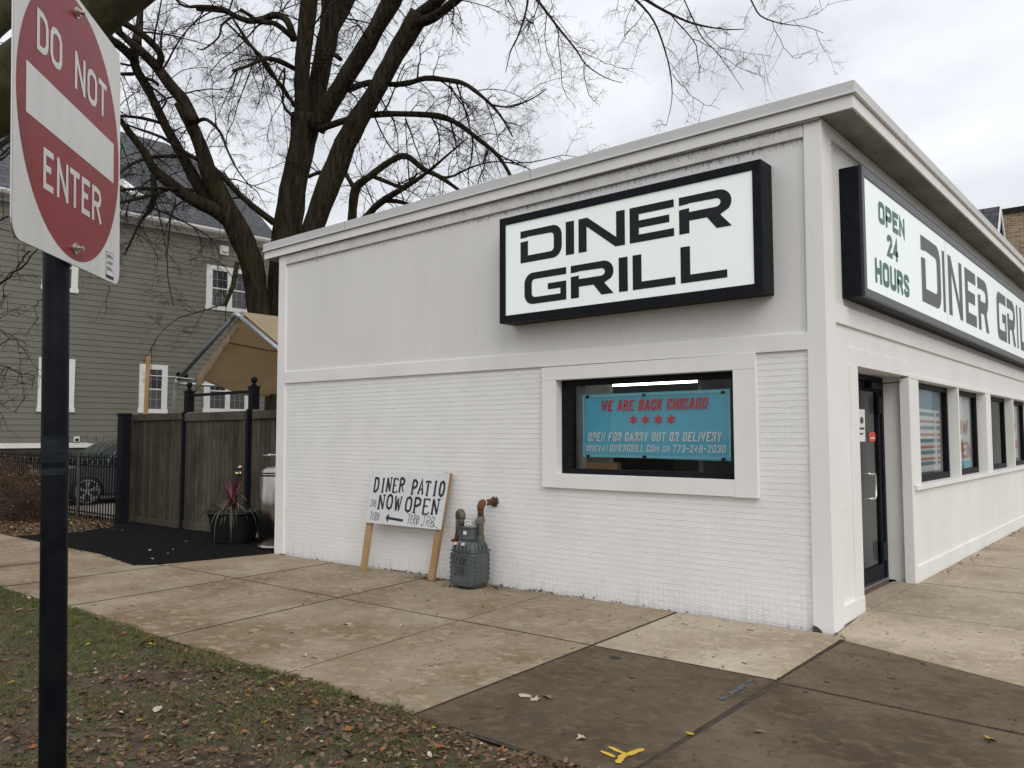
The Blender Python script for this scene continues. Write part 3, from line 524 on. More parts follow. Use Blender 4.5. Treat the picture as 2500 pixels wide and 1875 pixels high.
# side window
wt = boxes('window_trim', [(-2.89, -2.71, -0.014, 0.03, 1.03, 2.115), (-0.80, -0.594, -0.014, 0.03, 1.024, 2.115), (-2.8885, -0.5955, -0.0155, 0.03, 2.115, 2.248), (-2.71, -0.80, -0.012, 0.03, 1.028, 1.17)], 'white', DN)
boxes('window_reveal', [(-2.73, -2.712, 0.03, 0.17, 1.17, 2.115), (-0.798, -0.78, 0.03, 0.17, 1.17, 2.115), (-2.71, -0.80, 0.03, 0.17, 1.15, 1.168)], 'white', DN, 0)
wf = boxes('window_frame', [(-2.708, -2.585, 0.085, 0.165, 1.172, 2.113), (-0.86, -0.802, 0.085, 0.165, 1.172, 2.113), (-2.585, -0.86, 0.088, 0.165, 2.055, 2.113), (-2.585, -0.86, 0.088, 0.165, 1.172, 1.222)], 'black', DN)
b = MB(); b.add([(-2.585, 0.13, 1.222), (-0.86, 0.13, 1.222), (-0.86, 0.13, 2.055), (-2.585, 0.13, 2.055)], [(0, 1, 2, 3)]); b.build('pane', 'glass', wf)

# roof edge
fx, fy = 0.27, -0.042
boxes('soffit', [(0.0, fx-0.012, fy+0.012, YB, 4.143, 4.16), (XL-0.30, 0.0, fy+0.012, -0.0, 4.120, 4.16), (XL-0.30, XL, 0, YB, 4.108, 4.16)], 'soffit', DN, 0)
def fasc(z0l, z0r, z1l, z1r, out, th, m, name):
    b = MB(); xl, xr = XL-0.31-out, fx+out
    b.prism([(xl, fy-out, z0l), (xr, fy-out, z0r), (xr, fy-out, z1r), (xl, fy-out, z1l)], (0, th, 0))
    b.prism([(xr, fy-out+th, z0r), (xr, YB, z0r), (xr, YB, z1r), (xr, fy-out+th, z1r)], (-th, 0, 0))
    b.prism([(xl, fy-out+th, z0l), (xl, YB, z0l), (xl, YB, z1l), (xl, fy-out+th, z1l)], (th, 0, 0))
    return b.build(name, m, DN, 0.002)
fasc(4.108, 4.138, 4.21, 4.246, 0.0, 0.02, 'white', 'fascia_board')
fasc(4.222, 4.256, 4.335, 4.352, 0.016, 0.012, 'coping', 'coping')
fasc(4.216, 4.249, 4.224, 4.258, 0.030, 0.03, 'white', 'drip_edge')
boxes('roof_deck', [(XL-0.30, fx-0.01, fy+0.01, YB, 4.16, 4.315)], 'interior_dark', DN, 0)
for y in (1.45, 4.4, 7.4, 10.4): boxes('coping_joint', [(fx+0.0155, fx+0.0175, y, y+0.012, 4.258, 4.350)], 'soffit', DN, 0)
for xj in (-3.0, -6.1): boxes('coping_joint', [(xj, xj+0.008, fy-0.0175, fy-0.0155, 4.245, 4.345)], 'soffit', DN, 0)
b = MB(); b.prism([(-8.10, 0.55, 4.08), (-8.10, 0.45, 4.18), (-8.10, 0.42, 4.20), (-8.10, 0.42, 4.235), (-8.10, 0.75, 4.235), (-8.10, 0.75, 4.08)], (0.12, 0, 0)); b.build('gutter_end', 'coping', DN)

# front wall (plane x = 0, street side)
boxes('upper_panel', [(-0.2, -0.030, 0.10, YB, 2.64, 4.04)], 'siding', DN, 0)
boxes('trim_board', [(-0.03, 0.0, 0.10, 0.235, -0.03, 4.14), (-0.03, -0.001, 0.235, YB, 4.033, 4.143), (-0.03, -0.001, 0.235, YB, 2.485, 2.645)], 'white', DN)
boxes('front_wall', [(-0.2, -0.027, 0.10, 0.80, -0.03, 2.485), (-0.2, -0.027, 0.80, 2.37, 2.158, 2.485), (-0.2, -0.027, 2.37, YB, 2.165, 2.485), (-0.2, -0.020, 2.476, YB, -0.03, 1.0)], 'white', DN, 0)
boxes('door_trim', [(-0.03, -0.014, 0.62, 2.44, 2.157, 2.31), (-0.03, -0.0135, 0.60, 0.78, 0.0, 2.157)], 'white', DN)
boxes('pier_board', [(-0.03, 0.001, 0.235, 0.79, 0.03, 0.172), (-0.03, -0.006, 0.59, 0.79, 0.172, 2.1565)], 'white', DN)
boxes('base_board', [(-0.03, 0.0, 2.475, YB, 0.03, 0.205), (-0.03, -0.002, 2.475, 2.53, 0.205, 0.98)], 'white', DN)
boxes('door_reveal', [(-0.45, -0.0275, 0.765, 0.79, 0.03, 2.157), (-0.27, -0.095, 2.475, 2.52, 0.06, 2.157), (-0.095, -0.0005, 2.42, 2.475, 0.05, 2.157), (-0.45, -0.0275, 0.79, 2.475, 2.157, 2.18)], 'white', DN, 0.002)
# windows along the front
WZ0, WZ1 = 1.034, 2.140
openings = [(2.81, 4.672), (4.73, 6.44), (6.79, 8.66), (8.72, 10.55), (10.85, 12.6)]
boxes('sill', [(-0.13, 0.022, 2.56, 6.72, 0.982, 1.030), (-0.13, 0.020, 6.723, YB, 0.980, 1.030)], 'white', DN)
hd_ = [(-0.13, 0.002, 2.42, 6.76, 2.142, 2.182), (-0.13, 0.003, 6.763, YB, 2.142, 2.182)]
boxes('window_head', hd_, 'white', DN)
mull = [(-0.115, -0.004, 2.475, 2.81, 1.03, 2.142)]+[(-0.14, 0.0, openings[i][1], openings[i+1][0], 1.03, 2.142) for i in range(4)]+[(-0.14, 0, 12.6, YB, 1.03, 2.142)]
for q in mull: boxes('mullion', [q], 'white', DN)
for y0, y1 in openings:
    f = boxes('front_window', [(-0.19, -0.118, y0, y0+0.06, WZ0-0.01, WZ1), (-0.19, -0.118, y1-0.06, y1, WZ0-0.01, WZ1), (-0.19, -0.12, y0+0.06, y1-0.06, WZ0-0.01, WZ0+0.07), (-0.19, -0.12, y0+0.06, y1-0.06, WZ1-0.06, WZ1)], 'black', DN)
    b = MB(); b.add([(-0.15, y0+0.05, WZ0+0.06), (-0.15, y1-0.05, WZ0+0.06), (-0.15, y1-0.05, WZ1-0.05), (-0.15, y0+0.05, WZ1-0.05)], [(0, 1, 2, 3)]); b.build('pane', 'glass', f)
# entrance door
dx = -0.285
dr = boxes('door', [(dx-0.045, dx, 0.80, 0.90, 0.10, 2.09), (dx-0.045, dx, 2.33, 2.41, 0.10, 2.09), (dx-0.045, dx, 0.90, 2.33, 2.0, 2.09), (dx-0.045, dx, 0.90, 2.33, 0.10, 0.235)], 'black', DN)
b = MB(); b.add([(dx-0.022, 0.90, 0.235), (dx-0.022, 2.33, 0.235), (dx-0.022, 2.33, 2.0), (dx-0.022, 0.90, 2.0)], [(0, 1, 2, 3)]); b.build('pane', 'glass', dr)
b = MB(); b.tube([(dx, 1.80, 1.175), (dx+0.05, 1.80, 1.175), (dx+0.065, 1.815, 1.165), (dx+0.065, 1.92, 1.17), (dx+0.065, 1.945, 1.145), (dx+0.065, 1.945, 0.955), (dx+0.065, 1.92, 0.93), (dx+0.065, 1.80, 0.93), (dx, 1.80, 0.93)], 0.013, 10); b.build('handle', 'alu', dr, smooth=True)
boxes('hinge', [(dx, dx+0.03, 2.27, 2.42, 1.78, 1.95), ], 'black', dr); boxes('hinge', [(dx, dx+0.03, 2.27, 2.42, 0.27, 0.46)], 'black', dr)
b = MB(); b.box(dx, dx+0.07, 1.9, 2.25, 2.02, 2.08); b.bar((dx+0.06, 2.1, 2.07), (dx+0.2, 2.38, 2.10), 0.03, 0.012); b.build('door_closer', 'black', dr)
boxes('door_frame', [(dx-0.06, dx+0.015, 2.415, 2.47, 0.06, 2.157), (dx-0.06, dx+0.015, 0.79, 2.415, 2.10, 2.155)], 'black', DN)
boxes('vestibule_slab', [(-0.215, -0.001, 0.79, 2.42, -0.05, 0.052)], 'conc_new', DN, 0)
boxes('threshold', [(dx-0.06, dx+0.03, 0.79, 2.47, 0.05, 0.085)], 'alu', DN)
boxes('door_step', [(dx+0.03, dx+0.075, 0.79, 2.30, -0.02, 0.066)], 'brick_step', DN, 0.01)
# room behind the glass
boxes('interior_wall', [(-7.6, -1.7, 5.0, 5.1, 0, 2.6)], 'interior', DN, 0)
boxes('interior_pier', [(-2.66, -2.52, 0.25, 0.75, 0.0, 2.6)], 'interior_light', DN, 0)
boxes('vestibule_wall', [(-0.80, -0.74, 0.3, 1.95, 0.02, 2.6), (-1.5, -0.36, 2.44, 2.50, 0.02, 2.6)], 'vestibule_white', DN, 0)
boxes('interior_floor', [(-7.6, -0.2, 0.22, YB, -0.05, 0.02)], 'interior_dark', DN, 0)
boxes('interior_ceiling', [(-7.6, -0.2, 0.22, YB, 2.62, 2.68)], 'interior', DN, 0)
boxes('back_wall', [(-7.62, -7.4, 0.22, YB, 0, 4.1), (-7.6, 0, YB, YB+0.2, 0, 4.1)], 'interior', DN, 0)
boxes('counter', [(-4.2, -0.6, 2.6, 3.3, 0.02, 1.05), (-2.6, -0.55, 2.2, 2.25, 0.9, 1.45)], 'interior_dark', DN, 0)
boxes('interior_partition', [(-1.55, -1.50, 0.8, 12.5, 0.02, 2.6)], 'interior_light', DN, 0)
boxes('window_ledge', [(-2.58, -0.86, 0.17, 0.33, 1.19, 1.215)], 'interior_dark', DN, 0)

# things fixed to or seen through the diner
b = MB(); b.tube([(-2.95, 1.2, 2.128), (-1.55, 1.2, 2.128)], 0.019, 10); lt = b.build('fluorescent_light', 'tube', smooth=True)
tag(lt, 'lit fluorescent tube glowing inside the big side window', 'light')
tr_ = MB(); tr_.box(-3.0, -1.5, 1.18, 1.22, 2.15, 2.19); tr_.build('fixture', 'interior_light', lt)
o = boxes('wooden_board', [(-2.50, -2.12, 0.20, 0.28, 1.216, 1.285)], 'lumber', None); tag(o, 'short wooden board lying on the ledge inside the side window', 'board')

# banner in the side window
BP = Plane((-2.487, 0.150, 1.330), (1, 0, 0), (0, 0, 1)); BW, BH = 1.585, 0.632
b = MB(); nx, nz_ = 24, 8; vs = []
for j in range(nz_+1):
    for i in range(nx+1):
        u = i/nx; v = j/nz_; vs.append((-2.487+u*BW, 0.153+0.003*math.sin(u*9+v*3)*math.sin(v*3.1), 1.332+v*BH-0.010*u*(1-v)*0+(0.012*(1-u)*(1-v))-0.006*u*(1-v)))
b.add(vs, [(j*(nx+1)+i, j*(nx+1)+i+1, (j+1)*(nx+1)+i+1, (j+1)*(nx+1)+i) for j in range(nz_) for i in range(nx)])
bn = b.build('banner', 'banner', smooth=True); tag(bn, 'blue vinyl banner with red stars taped inside the side window', 'banner')
def bt(txt, u0, u1, v0, v1, m, bold=0.2, sh=0.17):
    b = MB(); gothic(b, BP, txt, u0, u1, v0, v1, bold, sh, 0.006); return b.build('lettering', m, bn)
bt('WE ARE BACK CHICAGO', 0.222, 1.37, 0.462, 0.568, 'red_ink', 0.165)
bt('OPEN FOR CARRY OUT OR DELIVERY', 0.068, 1.50, 0.166, 0.254, 'white_ink', 0.165)
for tx_, a, c in (('ORDER', 0.04, 0.212), ('AT', 0.232, 0.300), ('DINERGRILL.COM', 0.322, 0.872), ('OR', 0.905, 0.982), ('773-248-2030', 1.012, 1.538)):
    small = tx_ in ('AT', 'OR', 'ORDER'); bt(tx_, a, c, 0.066, 0.124 if small else 0.136, 'white_ink', 0.165)
b = MB()
for u in (0.589, 0.722, 0.861, 0.996):
    pts = []
    for k in range(12):
        a = math.pi/2+k*math.pi/6; r = 0.056 if k % 2 == 0 else 0.023; pts.append(BP(u+r*math.cos(a), 0.372+r*math.sin(a), 0.006))
    b.add(pts, [tuple(range(12))])
b.build('star', 'red_ink', bn, tri=True)
b = MB(); 
for q in ((0, BW, 0.010, 0.032), (0, BW, BH-0.030, BH-0.004), (0.0, 0.022, 0.032, BH-0.03), (BW-0.022, BW, 0.032, BH-0.03)): b.add([BP(q[0], q[2], 0.0045), BP(q[1], q[2], 0.0045), BP(q[1], q[3], 0.0045), BP(q[0], q[3], 0.0045)], [(0, 1, 2, 3)])
b.build('hem', 'banner_hem', bn)
for u, v in ((0.06, 0.612), (0.71, 0.608), (1.52, 0.605), (0.06, 0.018), (0.71, 0.020), (1.515, 0.012)):
    b = MB(); b.add([BP(u-0.021, v-0.014, 0.009), BP(u+0.019, v-0.012, 0.009), BP(u+0.022, v+0.014, 0.009), BP(u-0.018, v+0.012, 0.009)], [(0, 1, 2, 3)]); b.build('tape', 'ink', bn)

# side sign box
SS = thing('wall_sign', (-1.86, 0.0, 2.72), 'black framed two-line white sign box on the tiled side wall', 'sign')
x0, x1, z0, z1 = -3.297, -0.428, 2.725, 3.838; yf = -0.205
boxes('sign_box', [(x0, x1, yf+0.03, 0.022, z0, z1)], 'black', SS, 0.004)
ix0, ix1, iz0, iz1 = -3.220, -0.506, 2.802, 3.760
b = MB()
def frame(b, O, I, back, front):
    (a0, a1, c0, c1) = O; (i0, i1, k0, k1) = I
    o_ = [(a0, c0), (a1, c0), (a1, c1), (a0, c1)]; n_ = [(i0, k0), (i1, k0), (i1, k1), (i0, k1)]
    for i in range(4):
        j = (i+1) % 4; P_ = [o_[i], o_[j], n_[j], n_[i]]
        b.prism([(p[0], front, p[1]) for p in P_], (0, back-front, 0))
frame(b, (x0, x1, z0, z1), (ix0, ix1, iz0, iz1), yf+0.029, yf-0.002); b.build('frame', 'black', SS, 0.004)
b = MB(); b.add([(ix0-.005, yf+0.012, iz0-.005), (ix1+.005, yf+0.012, iz0-.005), (ix1+.005, yf+0.012, iz1+.005), (ix0-.005, yf+0.012, iz1+.005)], [(0, 1, 2, 3)]); b.build('face', 'sign_white', SS)
SP = Plane((0, yf+0.012, 0), (1, 0, 0), (0, 0, 1))
b = MB()
for ch, a, c in (('D', -3.017, -2.486), ('I', -2.437, -2.336), ('N', -2.283, -1.754), ('E', -1.702, -1.242), ('R', -1.191, -0.695)): put_glyph(b, SP, ch, a, c, 3.326, 3.658, 0.003)
b.build('lettering', 'ink', SS, tri=True)
b = MB()
for ch, a, c in (('G', -2.966, -2.434), ('R', -2.379, -1.884), ('I', -1.826, -1.728), ('L', -1.675, -1.235), ('L', -1.183, -0.745)): put_glyph(b, SP, ch, a, c, 2.888, 3.211, 0.003)
b.build('lettering', 'ink', SS, tri=True)

# front sign box
FS = thing('wall_sign', (0.0, 5.5, 2.72), 'long white sign box with green OPEN 24 HOURS over the street front', 'sign')
ya, yc, z0, z1 = 0.50, 10.75, 2.720, 3.845; xf = 0.158
boxes('sign_box', [(-0.029, xf-0.03, ya, yc, z0, z1)], 'black', FS, 0.004)
M['black_gloss'] = mat('glossy_black_frame', (0.012, 0.014, 0.018), 0.3, spec=0.5)
b = MB(); iy0, iy1, iz0, iz1 = 0.577, 10.67, 2.795, 3.762
o_ = [(ya, z0), (yc, z0), (yc, z1), (ya, z1)]; n_ = [(iy0, iz0), (iy1, iz0), (iy1, iz1), (iy0, iz1)]
for i in range(4):
    j = (i+1) % 4; P_ = [o_[i], o_[j], n_[j], n_[i]]; b.prism([(xf, p[0], p[1]) for p in P_], (-0.029, 0, 0))
b.build('frame', 'black_gloss', FS, 0.004)
b = MB(); b.add([(xf-0.010, iy0-.005, iz0-.005), (xf-0.010, 3.548, iz0-.005), (xf-0.010, 3.548, iz1+.005), (xf-0.010, iy0-.005, iz1+.005)], [(0, 1, 2, 3)]); b.add([(xf-0.010, 3.556, iz0-.005), (xf-0.010, iy1+.005, iz0-.005), (xf-0.010, iy1+.005, iz1+.005), (xf-0.010, 3.556, iz1+.005)], [(0, 1, 2, 3)]); b.build('face', 'sign_white', FS)
FP = Plane((xf-0.010, 0, 0), (0, 1, 0), (0, 0, 1))
b = MB(); gothic(b, FP, 'OPEN', 0.985, 1.84, 3.448, 3.648, 0.25, d=0.003, gap=0.17); b.build('lettering', 'green', FS); b = MB(); gothic(b, FP, '24', 1.225, 1.585, 3.180, 3.392, 0.25, d=0.003, gap=0.14); b.build('lettering', 'green', FS); b = MB(); gothic(b, FP, 'HOURS', 0.835, 1.945, 2.886, 3.106, 0.25, d=0.003, gap=0.17); b.build('lettering', 'green', FS)
b = MB()
for ch, a, c in (('D', 2.44, 3.27), ('I', 3.365, 3.475), ('N', 3.64, 4.36), ('E', 4.53, 5.17), ('R', 5.30, 5.99), ('G', 6.62, 7.36), ('R', 7.46, 8.16), ('I', 8.30, 8.42), ('L', 8.62, 9.24), ('L', 9.38, 10.0)): put_glyph(b, FP, ch, a, c, 2.925, 3.618, 0.003)
b.build('lettering', 'ink_grey', FS, tri=True)

# posters and notices
def sheet_on(name, x, y0, y1, z0, z1, label, cat, m='paper', wav=0.004):
    b = MB(); n = 10
    vs = [(x+wav*math.sin(i*1.1+j*2), y0+(y1-y0)*i/n, z0+(z1-z0)*j) for j in (0, 1) for i in range(n+1)]
    b.add(vs, [(i, i+1, n+2+i, n+1+i) for i in range(n)]); o = b.build(name, m); tag(o, label, cat); return o
P1 = sheet_on('menu_poster', -0.200, 2.95, 4.60, 1.125, 2.09, 'tall menu poster with blue and red rows in window beside the door', 'poster')
PP = Plane((-0.194, 0, 0), (0, 1, 0), (0, 0, 1)); rng = random.Random(8)
b = MB(); b.add([PP(2.97, 1.86), PP(4.58, 1.86), PP(4.58, 2.075), PP(2.97, 2.075)], [(0, 1, 2, 3)]); b.build('heading_block', 'poster_blue', P1)
for k, z in enumerate([1.78, 1.70, 1.62, 1.545, 1.47, 1.40, 1.33, 1.26, 1.20]):
    b = MB(); hgt = 0.04 if k % 2 == 0 else 0.028
    for u0, u1 in ((3.0, 3.30), (3.38, 3.55), (3.62, 4.30), (4.42, 4.56)): b.add([PP(u0, z), PP(u1, z), PP(u1, z+hgt), PP(u0, z+hgt)], [(0, 1, 2, 3)])
    b.build('printed_row', 'poster_blue' if k % 2 == 0 else 'poster_red', P1)
P2 = sheet_on('window_poster', -0.200, 5.05, 6.42, 1.10, 2.08, 'pale poster with red NOW OPEN lettering in the second front window', 'poster')
b = MB(); gothic(b, PP, 'NOW', 5.25, 6.20, 1.56, 1.76, 0.2); b.build('lettering', 'poster_red', P2); b = MB(); gothic(b, PP, 'OPEN', 5.20, 6.38, 1.24, 1.46, 0.2); b.build('lettering', 'poster_red', P2)
b = MB(); b.add([PP(5.06, 1.11), PP(6.41, 1.11), PP(6.41, 1.20), PP(5.06, 1.20)], [(0, 1, 2, 3)]); b.build('blue_band', 'banner', P2)
P3 = sheet_on('window_poster', -0.200, 9.2, 10.4, 1.15, 2.07, 'white poster with red lettering in the fourth front window from the door', 'poster')
b = MB(); text(b, PP, 'NOW', 9.3, 10.2, 1.60, 1.78, 0.03); b.build('lettering', 'poster_red', P3); b = MB(); text(b, PP, 'OPEN', 9.3, 10.3, 1.30, 1.48, 0.03); b.build('lettering', 'poster_red', P3)
DP = Plane((dx-0.014, 0, 0), (0, 1, 0), (0, 0, 1))
N1 = sheet_on('paper_notice', dx-0.016, 1.60, 1.94, 1.49, 1.81, 'white paper notice taped to the glass entrance door', 'notice', wav=0.0015)
b = MB()
b.add([DP(1.83+0.055*math.cos(a), 1.70+0.035*math.sin(a), 0.003) for a in [k*math.pi/5 for k in range(10)]], [tuple(range(10))]); b.add([DP(1.66, 1.61, 0.003), DP(1.90, 1.61, 0.003), DP(1.90, 1.63, 0.003), DP(1.66, 1.63, 0.003)], [(0, 1, 2, 3)]); b.add([DP(1.66, 1.56, 0.003), DP(1.86, 1.56, 0.003), DP(1.86, 1.575, 0.003), DP(1.66, 1.575, 0.003)], [(0, 1, 2, 3)])
b.build('print', 'poster_dark', N1)
b = MB(); pts = []
for cx_, cy_, a in ((1, 1, 0), (-1, 1, 90), (-1, -1, 180), (1, -1, 270)): pts += [(2.15+cx_*0.075+0.035*math.cos(R(a+k*22.5)), 1.535+cy_*0.012+0.035*math.sin(R(a+k*22.5))) for k in range(5)]
b.add([DP(u, v, 0.002) for u, v in pts], [tuple(range(len(pts)))]); S1 = b.build('door_sticker', 'sticker_red'); tag(S1, 'rounded red sticker on the glass of the entrance door', 'sticker')
b = MB(); b.add([DP(2.08, 1.515, 0.004), DP(2.22, 1.515, 0.004), DP(2.22, 1.530, 0.004), DP(2.08, 1.530, 0.004)], [(0, 1, 2, 3)]); b.build('print', 'paper', S1)
